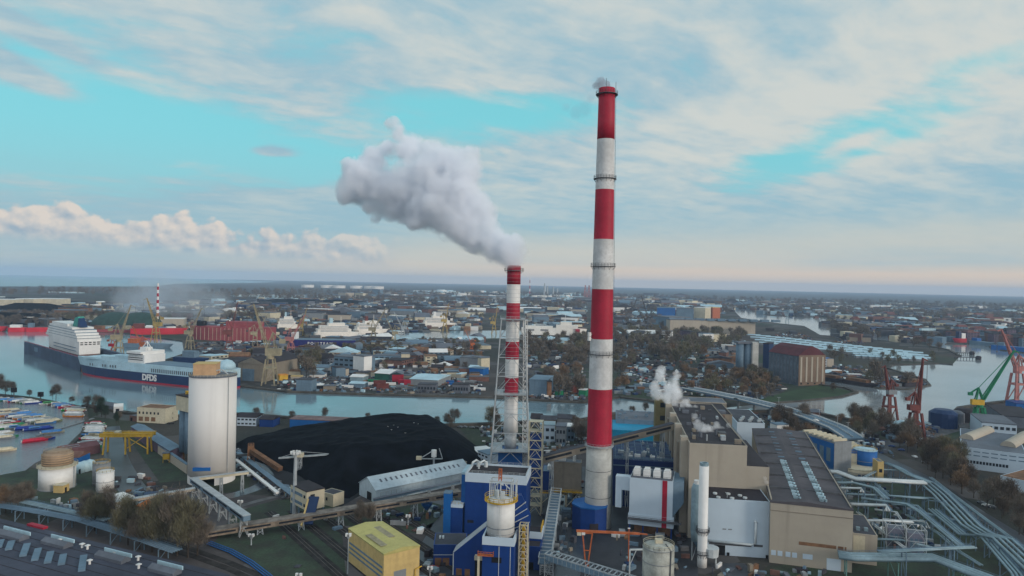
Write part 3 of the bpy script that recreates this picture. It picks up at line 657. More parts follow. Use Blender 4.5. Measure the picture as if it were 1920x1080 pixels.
# ------------------------------------------------------------------ filter house with red stripe
T, w, d = rb('filter_house', 'white filter house with one vertical red stripe right of the tallest chimney', 'plant building', (1181, 895), (1262, 903), 25.5, 18); zb = 9.5
b = MB(); b.box(0, 0, zb, w, d, 25.5); b.obj('wall', M_wclad, T)
b = MB(); b.box(.3, .3, 25.503, w-.3, d-.3, 25.7); b.obj('roof', M_roofg, T)
b = MB(); b.add([(-.4,-.3,zb-4.6),(w+.6,-.3,zb-4.6),(w+.6,-.3,zb-.003),(-.4,-.3,zb-.003),(-.4,d,zb-4.6),(w+.6,d,zb-4.6),(w+.6,d,zb-.003),(-.4,d,zb-.003)], [(0,1,2,3),(5,4,7,6),(4,0,3,7),(1,5,6,2),(3,2,6,7),(0,4,5,1)]); b.obj('hopper_casing', M_wclad, T)
b = MB(); b.box(-.6, -2.4, zb-1.9, w+4, -.31, zb-1.5); rail(b, [(-.5,-2.3,zb-1.5),(w+4,-2.3,zb-1.5)], 1.1, .12); b.obj('walkway', M_steeld, T)
b = MB(); b.box(w*.76, -.16, zb, w*.76+2.1, -.003, 25.5); b.box(w*.76, -.45, zb-4.6, w*.76+2.1, -.303, zb-.01); b.obj('red_stripe', M_red, T)
for k in range(4):
    x = w*(.06+.235*k); b = MB(); b.box(x, 3, 25.72, x+w*.17, 8, 28.2); b.box(x+.4, 3.4, 28.203, x+w*.17-.4, 7.4, 29); b.obj('transformer_box', M_w2, T)
b = MB(); rail(b, [(0,.4,25.7),(w,.4,25.7)], 1.2, .09); rail(b, [(0,9,25.7),(w,9,25.7)], 1.2, .09); b.obj('roof_railing', M_steeld, T)
b = MB(); b.box(-6.5, 2, 11, -3.8, 6, 25); b.box(-6.5, 2.01, 19, -.01, 5.99, 25.01); b.obj('inlet_duct', M_wclad, T)
b = MB(); b.add([(w+.01,1,zb),(w+4.5,3,zb+6),(w+4.5,3,25),(w+.01,1,25),(w+.01,d,zb),(w+4.5,d-2,zb+6),(w+4.5,d-2,25),(w+.01,d,25)], [(0,1,2,3),(5,4,7,6),(4,0,3,7),(1,5,6,2),(3,2,6,7),(0,4,5,1)]); b.obj('outlet_duct', M_lead, T)
b = MB()
for x in (0.3, w*.33, w*.66, w-.3):
    for y in (.4, d-.4): b.beam((x, y, 0), (x, y, zb-4.5), .55)
b.obj('support_leg', M_blue, T)
b = MB(); b.box(2, 4, 0, w-1, 12, 3.4); b.obj('ash_room', M_rust, T)
T, w, d = rb('navy_filter_building', 'wide navy building with a cluttered roof between the two conveyors and the white filter house', 'plant building', (1150, 862), (1266, 870), 23, (1160, 826), PR)
shell(T, w, d, 23, mat('navy_cladding', sl(10, 38, 92), .6, .15, .05), mat('navy_roof', sl(44, 66, 104), .7, .35, .4), .8)
rr = random.Random(4)
b = MB(); rail(b, [(0,.3,23.3),(w,.3,23.3)], 1.6, .2); b.beam((0,-.6,20.6),(w,-.6,20.6),.4); b.obj('roof_railing', M_lead, T)
for k in range(16):
    x, y = rr.uniform(2, w-4), rr.uniform(2, d-4); b = MB(); b.box(x, y, 23.13, x+rr.uniform(1.2, 3), y+rr.uniform(1, 2.5), 23.6+rr.uniform(.4, 2)); b.cyl(x+.5, y+.5, 23.5, 25.4, .3, 8); b.obj('roof_plant', rr.choice([M_lead, M_w2, M_steel]), T)
b = MB()
for k in range(9): b.beam((1+k*(w-2)/8, 2, 23.5), (1+k*(w-2)/8, d-2, 23.9), .3)
for k in range(6): b.beam((1, 2+k*(d-4)/5, 24.1), (w-1, 2+k*(d-4)/5, 24.1), .25)
b.obj('roof_pipe', M_lead, T)
T, w, d = rb('cyan_building', 'bright cyan building with a pale grey roof behind the beige conveyor', 'plant building', (1147, 806), (1240, 806), 13, (1160, 788), PR); shell(T, w, d, 13, M_cyan, M_cyan, .6)
T, w, d = rb('blue_grey_hall', 'blue-grey hall with a cluttered roof beyond the bright cyan building', 'plant building', (1155, 786), (1232, 782), 16, (1165, 770), PR); shell(T, w, d, 16, M_lead, M_roofg, .6)
for k in range(12): x, y = rr.uniform(1, w-3), rr.uniform(1, d-3); b = MB(); b.box(x, y, 16.13, x+2, y+1.5, 17.2+rr.random()); b.obj('roof_plant', M_lead, T)
# ------------------------------------------------------------------ inclined beige conveyor
A_ = AT(1013, 862, 336); B_ = AT(1262, 799, 352)
def gallery(name, label, A_, B_, w, h, m, rm, step, group=None, base=0, sm=None, slots=True, tw=1.6, cat='conveyor'):
    T = thing(name, label, cat, (A_.x, A_.y, 0), math.atan2(B_.y-A_.y, B_.x-A_.x), group); L_ = math.hypot(B_.x-A_.x, B_.y-A_.y)
    a, c = Vector((0, 0, A_.z)), Vector((L_, 0, B_.z)); up = Vector((0,0,1))
    b = MB(); b.beam(a, c, w, h); b.obj('wall', m, T); b = MB(); b.beam(a+up*(h/2+.13), c+up*(h/2+.13), w+.5, .25); b.obj('roof', rm, T)
    if slots:
        n = max(2, int(L_/14))
        for k in range(n):
            f0, f1 = (k+.12)/n, (k+.88)/n; b = MB(); b.beam(a.lerp(c, f0)+Vector((0,-w/2-.05,.15)), a.lerp(c, f1)+Vector((0,-w/2-.05,.15)), .09, h*.36); b.obj('window_band', M_glass, T)
    n = max(1, int(L_/step))
    for k in range(n+1):
        p = a.lerp(c, (k+.3)/(n+.6)); 
        if p.z-h/2 < 2: continue
        b = MB(); b.lattice(p.x-tw*.4, -w*.6, p.x+tw*.4, w*.6, base, p.z-h/2-.02, max(2, int(p.z/5)), .26, (p.x-tw*.3, -w*.4, p.x+tw*.3, w*.4)); b.obj('trestle', sm or M_steel, T)
    return T, L_
gallery('inclined_conveyor', 'beige enclosed conveyor climbing from the stair tower to the beige boiler house', A_, B_, 3.4, 3.2, M_beige2, M_roof, 22)
# ------------------------------------------------------------------ boiler house
T, w, d = rb('boiler_house', 'tall beige boiler house with a steaming dark roof behind the pale blue hall', 'plant building', (1293, 832), (1393, 828), 41.5, (1256, 755), PR); hh = 41.5
shell(T, w, d, hh, M_beige, M_roofd, 1.0)
b = MB(); b.box(w+.003, .3, 0, w+9.5, d*.5, 33); b.obj('stair_wing', M_beige, T); b = MB(); b.box(w+.3, .6, 33.003, w+9.3, d*.5-.3, 33.2); b.obj('wing_roof', M_roofd, T)
for k in range(7):
    y = 6+k*(d-14)/6.5; b = MB(); b.box(-3.2, y, 0, -.003, y+4.6, hh-4 if k % 2 else hh+1.5); b.obj('buttress_bay', M_beige2 if k % 2 else M_beige, T)
for k in range(6):
    y = 12+k*(d-14)/6.5; window(T, y, y+2.6, 10, hh-8, 0, M_glass, 'l')
b = MB(); b.box(w*.5, -.07, 12, w*.5+1, -.003, 13.2); b.obj('window', M_glass, T); b = MB(); b.cyl(w*.32, -.4, 6, 11, .45, 10); b.obj('vent_pipe', M_teal, T)
rr = random.Random(9)
for k in range(26):
    x, y = rr.uniform(2, w-4), rr.uniform(3, d-4); b = MB()
    if k % 3 == 0: b.cyl(x, y, hh+.13, hh+rr.uniform(1.5, 3.5), rr.uniform(.3, .8), 10)
    else: b.box(x, y, hh+.13, x+rr.uniform(1, 3.5), y+rr.uniform(1, 4), hh+rr.uniform(.8, 2.4))
    b.obj('roof_plant', rr.choice([M_roofg, M_steeld, M_beige2, M_steel]), T)
b = MB(); rail(b, [(.2,.2,hh+.4),(w-.2,.2,hh+.4),(w-.2,d-.2,hh+.4)], 1.1, .08); b.obj('roof_railing', M_steeld, T)
BH = T
# olive head tower at its far end
o = AT(1228, 790, 425); T = thing('bunker_tower', 'olive-brown bunker tower at the far end of the beige boiler house', 'plant building', (o.x, o.y, 0), PR)
shell(T, 9, 12, Z(1230, 740, 425), mat('olive_cladding', sl(128, 120, 84), .85, .15, .08, streak=.3), M_roofd, .6)
for z in (20, 28, 36): window(T, 3, 6, z, z+3)
T = thing('bunker_tower', 'slim beige bunker tower beside the olive-brown one', 'plant building', (o.x+11, o.y-12, 0), PR); shell(T, 7, 10, Z(1246, 750, 413), M_beige2, M_roofd, .6)
for z in (20, 28): window(T, 2, 5, z, z+3)
# upper block and deaerator bay behind the boiler roof
T, w, d = rb('deaerator_block', 'beige windowed block rising behind the steaming roof', 'plant building', (1318, 776), (1378, 784), 38, (1322, 756), PR); shell(T, w, d, 38, M_beige2, M_roofd, .8)
for k in range(5): window(T, 2+k*(w-4)/5, 2+(k+.7)*(w-4)/5, 31, 33.5)
b = MB(); b.box(w*.6, -3, 24, w*.72, -.01, 38); b.obj('vent_shaft', M_rust, T)
b = MB(); b.box(2, 4, 38.13, 8, 9, 40.5); b.box(w-9, 3, 38.13, w-3, 8, 39.5); b.obj('roof_hut', M_roofg, T)
T, w, d = rb('office_slab', 'long low grey-brown block with pale edge between the viaduct and the boiler house', 'plant building', (1262, 752), (1362, 756), 14, (1280, 744), PR); shell(T, w, d, 14, M_beige2, M_roofg, .9, pm=M_beige)
for k in range(9): window(T, 1.5+k*(w-3)/9, 1.5+(k+.7)*(w-3)/9, 8, 11)
T, w, d = rb('annex_hall', 'grey flat annex with a white gable at the far end of the turbine hall', 'plant building', (1382, 792), (1440, 800), 20, (1395, 768), PR); shell(T, w, d, 20, M_wclad, M_roof, .6)
for k in range(8): b = MB(); b.box(2+k*w/9, 3+k % 3*6, 20.13, 4+k*w/9, 6+k % 3*6, 21.4); b.obj('roof_vent', M_steel, T)
# ------------------------------------------------------------------ turbine hall
T, w, d = rb('turbine_hall', 'long beige turbine hall with two rows of pale roof fans', 'plant building', (1445, 942), (1600, 958), 24.3, (1378, 802)); TR = T.rotation_euler[2]; h = 24.3; TH = T
b = MB(); b.box(0, 0, 0, w, d, h); b.obj('wall', M_beige, T)
b = MB(); ym = w*.45; b.add([(-.2,-.2,h+.003),(w+.2,-.2,h+.003),(w+.2,d+.2,h+.003),(-.2,d+.2,h+.003),(-.2,-.2,h+.5),(w+.2,-.2,h+.5),(w+.2,d+.2,h+.5),(-.2,d+.2,h+.5),(ym,-.2,h+1.6),(ym,d+.2,h+1.6)], [(0,3,2,1),(0,1,5,8,4),(3,7,9,6,2),(4,8,9,7),(8,5,6,9),(1,2,6,5),(0,4,7,3)]); b.obj('roof', mat('hall_roof', sl(84, 80, 84), .85, .18, .04, second=sl(62,60,66)), T)
b = MB(); b.box(-.1, -.12, h-3.2, w+.1, -.003, h-2.9); b.obj('trim_band', M_beige2, T)
window(T, w*.36, w*.81, 8.6, 9.9, m=M_rust, name='window_band'); window(T, w*.83, w*.895, 8.5, 9.8, m=M_rust, name='window_band'); window(T, w*.91, w*.93, 8.5, 9.8, m=M_rust, name='window_band')
for f in (.02, .1, .2, .28, .41, .47): window(T, w*f, w*f+w*.06, 3.2, 5.2, m=M_wclad)
window(T, w*.7, w*.87, 0, 4.6, m=M_wclad, name='door')
for row, (xa, xb, y0) in enumerate(((.035, .30, 4), (.45, .66, 4))):
    n = 15
    for k in range(n):
        y = y0+k*(d*.44)/n; x = w*(xa+.27-.27*(1-k/n)) if 0 else w*(.30 if row == 0 else .62)-0*k
        b = MB(); z = h+1.1 if row == 0 else h+1.2
        b.box(x, y, z-.6, x+1.4, y+1.4, z+.6); b.box(x-.25, y-.3, z+.603, x+1.6, y+.4, z+1.3); b.cyl(x+2.3, y+.8, z-.6, z+.9, .5, 10); b.obj('roof_fan', M_pale if k % 3 else M_teal, T)
for k in range(9):
    for f in (.29, .61): y = d*.5+k*d*.052; b = MB(); b.box(w*f, y, h+.7, w*f+3.0, y+1.3, h+1.75); b.obj('skylight', M_roofg if k % 2 else M_lead, T)
for k in range(6): b = MB(); y = d*.12+k*d*.145; b.box(1, y, h+.45, w-1, y+.35, h+1.66); b.obj('roof_seam', M_steeld, T)
b = MB(); b.beam((w-.5, 2, h+.8), (w-.5, d-2, h+.8), .35); b.beam((.4, 2, h+.8), (.4, d*.35, h+.8), .5); b.obj('edge_pipe', M_beige, T)
b = MB(); rail(b, [(w,0,h+.5),(w,d,h+.5)], 1, .07, 5); b.obj('roof_railing', M_steeld, T)
# side lean-to
T, w2, d2 = rb('side_annex', 'small beige annex with a pale panel at the near corner of the turbine hall', 'plant building', (1599, 1000), (1644, 1003), 12, 26, TR); shell(T, w2, d2, 12, M_beige, M_roof, .4)
b = MB(); b.box(.2, -.12, 3, w2*.5, -.003, 11.4); b.obj('pale_panel', M_cream, T)
for k in range(2): b = MB(); b.box(2+k*3, 4, 12.13, 3.4+k*3, 5.4, 13.4); b.obj('roof_fan', M_teal, T)
# ------------------------------------------------------------------ pale blue hall with the twin stack
T, w, d = rb('pale_hall', 'pale blue-grey hall with a bent white pipe on its wall and a dark roof', 'plant building', (1327, 935), (1444, 942), 23, (1322, 909)); h = 23
shell(T, w, d, h, M_wclad, M_roofd, .5)
window(T, 1, w*.72, 4.2, 5.2, m=M_steeld, name='window_band'); window(T, w*.76, w*.9, 4.4, 5.3, m=M_steeld, name='window_band')
window(T, 3, w*.30, 0, 4.1, m=M_black, name='door')
b = MB()
for x in (w*.05, w*.33, w*.95): b.box(x, -.3, 0, x+1, -.01, 1.3)
b.obj('louvre', M_black, T)
b = MB(); b.tube([(w*.775, -.7, 14.5), (w*.775, -.7, 5.9), (w*.71, -.7, 5.4), (.5, -.7, 5.9)], .5, 10); b.tube([(w*.775,-.7,14.4),(w*.775,.3,14.9)], .62, 10); b.obj('exhaust_pipe', M_pipew, T, True)
for (x, y) in ((4, 7), (9.5, 7.4), (14, 6), (4.5, 1.6), (10, 1.4), (15.5, 3)):
    b = MB(); b.cyl(x, y, h+.13, h+.7, .9, 12); b.obj('roof_fan', M_pipew, T)
b = MB(); b.beam((8.2, 2.4, h), (8.2, 2.4, h+2.2), .15); b.beam((7.4, 2.4, h+2.4), (9, 2.4, h+1.6), .12); b.obj('antenna', M_pipew, T)
window(T, w*.25, w*.31, 10.6, 11.1, m=M_grey); window(T, w*.34, w*.4, 10.6, 11.1, m=M_grey)
o = G(1316, 1062); T = thing('white_stack', 'tall slim white stack in front of the pale blue hall', 'chimney', (o.x, o.y, 0)); h = Z(1320, 873, o.y)
b = MB(); b.lathe([(1.9, 0), (1.9, h*.1), (1.85, h)], n=28); b.obj('shaft', M_w2, T, True)
b = MB(); b.lathe([(1.7, h+.003), (1.7, h+1.2), (1.2, h+1.2), (1.2, h+.01)], n=24, cap=False); b.obj('rim', M_teal, T)
for z in (5, 14): platform(T, z, 1.9, 1.9, 'gallery', M_steeld, .8)
b = MB(); b.lathe([(2.9, 4.2), (3.1, 7.5)], 3.6, .4, 12); b.obj('silencer', M_pipew, T); b = MB(); b.beam((5.5, 0, 0), (5.5, 0, 5), .5); b.beam((2, .2, 5), (6, .2, 5.2), .5); b.obj('stay', M_pipew, T)
o2 = AT(1305, 1000, o.y+6); T = thing('short_white_stack', 'shorter pale blue stack with a sloped duct close behind the slim white stack', 'chimney', (o2.x, o2.y, 0)); h = Z(1305, 907, o.y+6)
b = MB(); b.lathe([(1.9, 8), (2.2, 12), (2.2, h-2), (1.6, h)], n=24); b.obj('shaft', M_teal, T, True); b = MB(); b.lathe([(1.3, h), (1.3, h+1.4)], n=20); b.obj('outlet', M_w2, T)
b = MB(); b.tube([(-.4, 0, 9), (.8, -2, 4), (2.4, -4, 1.2)], [1.7, 1.2, .9], 12); b.obj('breech_duct', M_lead, T, True)
b = MB(); b.beam((-1.5, 0, 0), (-1.5, 0, 9), .4); b.beam((1.5, 0, 0), (1.5, 0, 9), .4); b.beam((-1.5,0,0),(1.5,0,9),.25); b.obj('support', M_steel, T)
# ------------------------------------------------------------------ tanks and blue buildings right of the turbine hall
T, w, d = rb('blue_long_block', 'blue-sided block with a grey end wall beyond the turbine hall', 'plant building', (1565, 830), (1587, 829), 20, 32, R(16)); shell(T, w+4, d, 20, M_grey, M_roofg, .5)
b = MB(); b.box(-.15, .3, 2, -.003, d-.3, 19.3); b.obj('blue_flank', M_blue2, T)
for k in range(5): window(T, 3+k*d/5.6, 3+(k+.6)*d/5.6, 8, 16, -.16, M_lead, 'l')
for k in range(7): b = MB(); b.box(1, 2+k*d/7.5, 20.13, w+2.5, 3.5+k*d/7.5, 21.5); b.obj('roof_vent', M_cream, T)
def tank(label, px, py, r, h, m, name='process_tank', roofm=None, group=None, rg=False, cone=.5):
    o = G(px, py); T = thing(name, label, 'tank', (o.x, o.y+r, 0), 0, group)
    b = MB(); b.lathe([(r, 0), (r, h)], n=28); b.obj('shell', m, T, True); b = MB(); b.lathe([(r+.12, h+.003), (r+.12, h+.25), (.2, h+.25+cone)], n=28); b.obj('roof', roofm or m, T)
    b = MB(); b.lathe([(r+.01, h*.5), (r+.1, h*.5+.05), (r+.01, h*.5+.3)], n=28, cap=False); b.lathe([(r+.01, h*.1), (r+.1, h*.1+.05), (r+.01, h*.1+.3)], n=28, cap=False); b.obj('stiffener_ring', M_grey, T)
    if rg: b = MB(); ringrail(b, 0, 0, h+.25, r-.1, 1.1, .1, 14); b.obj('railing', M_yel, T)
    return T
tank('squat blue tank beside the turbine hall roof', 1537, 886, 7.2, 7, M_blue, rg=True)
tank('cream tank behind the squat blue tank', 1526, 872, 5.2, 12, M_cream); tank('second cream tank nearer the blue-sided block', 1545, 878, 5.0, 10, M_cream, rg=True)
tank('small pale tank with teal top near the autumn bushes', 1487, 838, 4, 9, M_teal, roofm=M_cyan); tank('dark brown tank beside the small pale one', 1507, 838, 4, 9, M_rust)
tank('blue and cream banded tank, closest to the blue-sided block', 1603, 884, 5.2, 11, M_cream, roofm=M_blue2, rg=True)
tank('large blue tank with a cream foot below the avenue of trees', 1632, 888, 6.6, 13, M_blue2, roofm=M_pale, rg=True)
tank('low cream basin tank below the blue tanks', 1622, 896, 9.5, 4, M_cream, cone=.1)
T, w, d = rb('switch_block', 'cream block beside the large blue tank', 'plant building', (1646, 866), (1658, 867), 12, 8, PR); shell(T, w, d, 12, M_ylw, M_roofg, .4); window(T, .8, w-.8, 6, 8)
T, w, d = rb('pump_house', 'grey pump house with a striped roof behind the banded tank', 'plant building', (1590, 842), (1640, 850), 10, (1585, 828), PR); shell(T, w, d, 10, M_grey, M_roofg, .4)
for k in range(5): b = MB(); b.box(2, 2+k*d/5.5, 10.13, w-3, 3.4+k*d/5.5, 11); b.obj('roof_light', M_cream, T)
# ------------------------------------------------------------------ pipe bridges
def pbridge(label, pts, z, r, n, sp, m, step=14, walk=True, name='pipe_bridge', zs=None, col=None, group=None):
    P = [G(p[0], p[1], z if len(p) < 3 else p[2]) for p in pts]; o = Vector((P[0].x, P[0].y, 0)); T = thing(name, label, 'pipe bridge', o, 0, group); P = [p-o for p in P]
    def off(s_):
        Q = []
        for i, p in enumerate(P):
            d = (P[min(i+1, len(P)-1)]-P[max(i-1, 0)]); d.z = 0; d.normalize(); Q.append(p+Vector((-d.y, d.x, 0))*s_)
        return Q
    W_ = (n-1)*sp/2
    for k in range(n): MB().tube(off(-W_+k*sp), r, 10).obj('pipe', m, T, True)
    if walk:
        b = MB(); q = off(W_+r+.7)
        for a, c in zip(q, q[1:]): b.beam(a, c, 1.0, .12)
        rail(b, q, 1.0, .08, 4); b.obj('walkway', M_lead, T)
    for a, c in zip(P, P[1:]):
        L_ = (c-a).length; k_ = max(1, int(L_/step)); d = (c-a).normalized(); s_ = Vector((-d.y, d.x, 0))*(W_+r+.3)
        for k in range(k_):
            p = a.lerp(c, (k+.5)/k_); f = Vector((p.x, p.y, 0)); b = MB()
            b.beam(f-s_, p-s_-Vector((0,0,r)), .35); b.beam(f+s_, p+s_-Vector((0,0,r)), .35); b.beam(p-s_-Vector((0,0,r+.15)), p+s_-Vector((0,0,r+.15)), .35, .3)
            if p.z > 4: b.beam(f-s_+Vector((0,0,.3)), p+s_-Vector((0,0,r+.3)), .18)
            b.obj('trestle', col or M_lead, T)
    return T
pbridge('broad teal pipe bridge starting at the near corner of the turbine hall', [(1572,1040),(1600,1044),(1750,1046),(1850,1084),(1900,1105)], 8.5, .85, 3, 2.3, M_teal, 16, col=mat('green_steel', sl(92,130,126), .6))
pbridge('wide diagonal pipe bridge crossing the lawn towards the lower corner', [(1738,905),(1765,928),(1820,985),(1845,1001),(1880,1010),(1960,1085)], 8, .5, 4, 2.4, M_teal, 14)
pbridge('pale horizontal pipe bridge from the tanks to the wide diagonal one', [(1515,882),(1570,885),(1605,898),(1735,905)], 9, .7, 3, 1.8, M_pipew, 12)
pbridge('pipe bridge nearest the harbour road, ending at the wide diagonal one', [(1660,868),(1682,876),(1705,890),(1745,905)], 7, .4, 3, 1.2, M_teal, 12)
pbridge('two-pipe bridge with a long straight run below the fans of the turbine hall', [(1555,914),(1615,916),(1616,922)], 11, .45, 2, 1.2, M_pipew, 9, False)
pbridge('white pipe bridge branching from the middle of the turbine hall', [(1588,945),(1662,948),(1664,957)], 10, .55, 2, 1.3, M_pipew, 9)
pbridge('thin pipe bridge running over the field to the broad teal one', [(1615,934),(1700,945),(1725,960),(1800,1023)], 9, .42, 2, 1.1, M_teal, 14)
pbridge('bare twin pipes crossing in front of the blue electrical house', [(1612,976),(1660,976),(1712,979)], 8, .35, 2, 1.0, M_pipew, 10, False)
pbridge('drooping teal pipe row left of the wide diagonal bridge', [(1748,955),(1805,1002),(1845,1005),(1905,1075),(1915,1095)], 6, .5, 3, 1.5, M_teal, 14)
pbridge('lattice-railed pipe bridge across the foot of the pipe field', [(1650,1035),(1740,1030),(1829,1026)], 12, .3, 2, 1.2, M_teal, 14)
pbridge('high teal pipe pair beyond the tanks', [(1560,905),(1600,905),(1640,915),(1660,935)], 8, .5, 2, 1.2, M_teal, 10)
TP = [('steep teal pipe pair crossing the lawn below the squat blue tank', [(1560,895),(1640,905),(1668,930),(1740,935)], 7, .3), ('low white pipe pair creeping along the turbine hall foot', [(1608,960),(1640,985),(1700,1030)], 3, .3), ('thin pipe pair parallel to the wide diagonal bridge, uphill side', [(1745,895),(1790,930),(1850,975),(1925,1030)], 6, .35),
 ('short kinked white pipes by the larger electrical house', [(1640,955),(1680,960),(1690,975),(1735,978),(1740,990)], 6, .28), ('thin teal pipe pair under the broad teal bridge', [(1620,1010),(1690,1012),(1760,1030)], 4, .3), ('long thin pipe pair below the pale horizontal bridge', [(1560,925),(1640,928),(1750,934),(1800,960)], 6, .3),
 ('thin pipes climbing from the tanks to the harbour road', [(1610,900),(1650,880),(1690,882),(1735,898)], 6, .28), ('white pipe pair in front of the drooping teal row', [(1700,965),(1760,1000),(1800,1035),(1840,1060)], 5, .32), ('outermost thin pipe pair nearest the picture corner', [(1870,1020),(1920,1060),(1960,1090)], 5, .35), ('kinked teal pair between two goalpost frames', [(1672,945),(1720,948),(1735,962),(1790,975)], 5, .3)]
for lab, pts, z, r_ in TP: pbridge(lab, pts, z, r_, 2, 1.1, M_teal if 'teal' in lab or 'thin' in lab else M_pipew, 9, False)
for (px, py, lab) in ((1702, 1000, 'grey-lilac electrical house with steel frames on top in the pipe field'), (1665, 990, 'smaller grey-lilac electrical house next to the larger one')):
    o = G(px, py+35); T = thing('electrical_house', lab, 'plant building', (o.x, o.y, 0), TR); shell(T, 6, 6, 8, mat('lilac_panel', sl(124,126,142), .7), M_roofg, .3)
    b = MB(); b.lattice(-.8, -.8, 6.8, 6.8, 0, 10, 2, .25); b.obj('frame', M_pipew, T)
    for k in range(3): window(T, .8+k*1.7, 2+k*1.7, 2, 6, m=M_lead)
for (px, py, w_, lab) in ((1672, 928, 8, 'thin steel goalpost frame on the lawn beside the pale pipe bridge'), (1740, 965, 7, 'thin steel goalpost frame beside the wide diagonal pipe bridge')):
    o = G(px, py+12); T = thing('goalpost_frame', lab, 'steel frame', (o.x, o.y, 0), TR); b = MB(); b.beam((0,0,0),(0,0,10),.25); b.beam((w_,0,0),(w_,0,10),.25); b.beam((0,0,10),(w_,0,10),.25); b.obj('frame', M_lead, T)
# ------------------------------------------------------------------ left half of the near bank
# big silo
o = G(395, 904); SR = 12.0; o = AT(396.5, 904, o.y+4); o.z = 0; T = thing('grain_silo', 'tallest white cylindrical silo with a tan box on its roof', 'silo', (o.x, o.y, 0), R(10)); Ys = o.y
h = Z(396, 702, Ys)-.5
b = MB(); b.lathe([(SR, 4.2), (SR, h)], n=64, cap=True); b.obj('shell', mat('silo_white', sl(212, 211, 208), .7, .02, .03, streak=.08, dirt=.06), T, True)
b = MB(); a0 = R(-105)
n = 40; vs = []; fs = []
for k in range(n+1):
    a = R(-90)+R(20)+R(320)*k/n; vs += [(SR*math.cos(a), SR*math.sin(a), 0), (SR*math.cos(a), SR*math.sin(a), 4.2), ((SR-.5)*math.cos(a), (SR-.5)*math.sin(a), 0), ((SR-.5)*math.cos(a), (SR-.5)*math.sin(a), 4.2)]
for k in range(n): fs += [(4*k, 4*k+4, 4*k+5, 4*k+1), (4*k+2, 4*k+3, 4*k+7, 4*k+6)]
b.add(vs, fs); b.obj('base_wall', MATS['silo_white'], T, True)
b = MB(); b.lathe([(SR+.25, h+.003), (SR+.25, h+.45), (1, h+.9)], n=64); b.obj('roof', M_roofg, T)
b = MB(); ringrail(b, 0, 0, h+.45, SR, 1.1, .1, 40); b.obj('roof_railing', M_cream, T)
b = MB(); b.box(-9, -5.2, h+.6, 2.4, 5, h+6.6); b.obj('roof_box', mat('tan_cladding', sl(190, 156, 120), .8, .06, .05, streak=.3), T); b = MB(); b.box(-9.2, -5.4, h+6.603, 2.6, 5.2, h+6.95); b.obj('roof_box_cap', M_ylw, T)
window(T, .2, 1.4, h+1.2, h+3.2, 2.4, M_orange, 'r', name='door')
b = MB(); b.box(-6.6, -SR-.3, 8.2, 2.2, -SR+.9, 10); b.obj('blue_hatch', M_blue2, T)
b = MB(); 
for s_ in (-.3, .3): b.beam((SR*.78+.3, -SR*.66+s_, 4), (SR*.78+.3, -SR*.66+s_, h), .12)
for k in range(26): b.beam((SR*.78+.3, -SR*.66-.3, 5+k*2), (SR*.78+.3, -SR*.66+.3, 5+k*2), .08)
b.obj('ladder', M_grey, T)
b = MB(); b.tube([(2,-4,h+.9),(2,-4,h+3),(5,-3,h+3.6),(8,-2,h+.8)], .35, 8); b.obj('roof_pipe', M_steel, T)
# smaller silos behind
o = G(331, 862); T = thing('silo_block', 'blue-grey cluster of ribbed silos with a beige head house behind the tall white silo', 'silo', (o.x, o.y, 0), R(-35)); Yb = o.y
hb_ = Z(335, 768, Yb)
for i, (x, y) in enumerate(((3, 0), (9, 0), (3, 6), (9, 6), (15, 2))): b = MB(); b.cyl(x, y+3, 5, hb_, 3, 20); b.obj('silo_tube', M_lead, T, True)
b = MB()
for x, y in ((1, 1), (6, 1), (11, 1), (16, 2)): b.beam((x, y, 0), (x, y, 5), .8)
b.obj('leg', M_rust, T)
b = MB(); b.box(-.5, -.6, hb_+.003, 17, 9.5, Z(335, 741, Yb)); b.obj('head_house', M_cream, T); b = MB(); b.box(-.8, -.9, Z(335, 741, Yb)+.003, 17.3, 9.8, Z(335, 741, Yb)+.6); b.obj('roof', M_roofd, T)
for k in range(3): b = MB(); b.box(3+k*4, 3, Z(335, 741, Yb)+.6, 4.4+k*4, 4.4, Z(335, 741, Yb)+2.6); b.obj('roof_vent', M_yel, T)
# long narrow shed leading to the silos
A_ = G(246, 800, 6); B_ = G(322, 850, 6)
T, w, d = rb('loading_shed', 'long narrow shed with a purple flank running from the cream office to the yellow hut', 'shed', (246, 800), (319, 846), 6, 8); b = MB(); b.gable(0, 0, 0, w, d, 6, 7.4); b.obj('wall', mat('mauve_wall', sl(92, 78, 96), .8), T)
b = MB(); b.add([(-.3,-.4,6.05),(w+.3,-.4,6.05),(w+.3,d/2,7.55),(-.3,d/2,7.55),(-.3,-.4,6.3),(w+.3,-.4,6.3),(w+.3,d/2,7.8),(-.3,d/2,7.8)], [(0,3,2,1),(4,5,6,7),(0,1,5,4),(1,2,6,5),(2,3,7,6),(3,0,4,7)]); b.add([(-.3,d/2+.01,7.55),(w+.3,d/2+.01,7.55),(w+.3,d+.4,6.05),(-.3,d+.4,6.05),(-.3,d/2+.01,7.8),(w+.3,d/2+.01,7.8),(w+.3,d+.4,6.3),(-.3,d+.4,6.3)], [(0,3,2,1),(4,5,6,7),(0,1,5,4),(1,2,6,5),(2,3,7,6),(3,0,4,7)]); b.obj('roof', M_lead, T)
T, w, d = rb('yellow_hut', 'tiny yellow cabin on posts at the end of the long narrow shed', 'cabin', (305, 851), (318, 850), 5.5, 4); b = MB(); b.box(0,0,2,w,d,5.5); b.obj('wall', M_yel, T); b = MB()
for x in (.2, w-.2): b.beam((x,.3,0),(x,.3,2),.3)
b.obj('leg', M_yel, T); b = MB(); b.box(-.2,-.2,5.503,w+.2,d+.2,5.8); b.obj('roof', M_roofg, T)
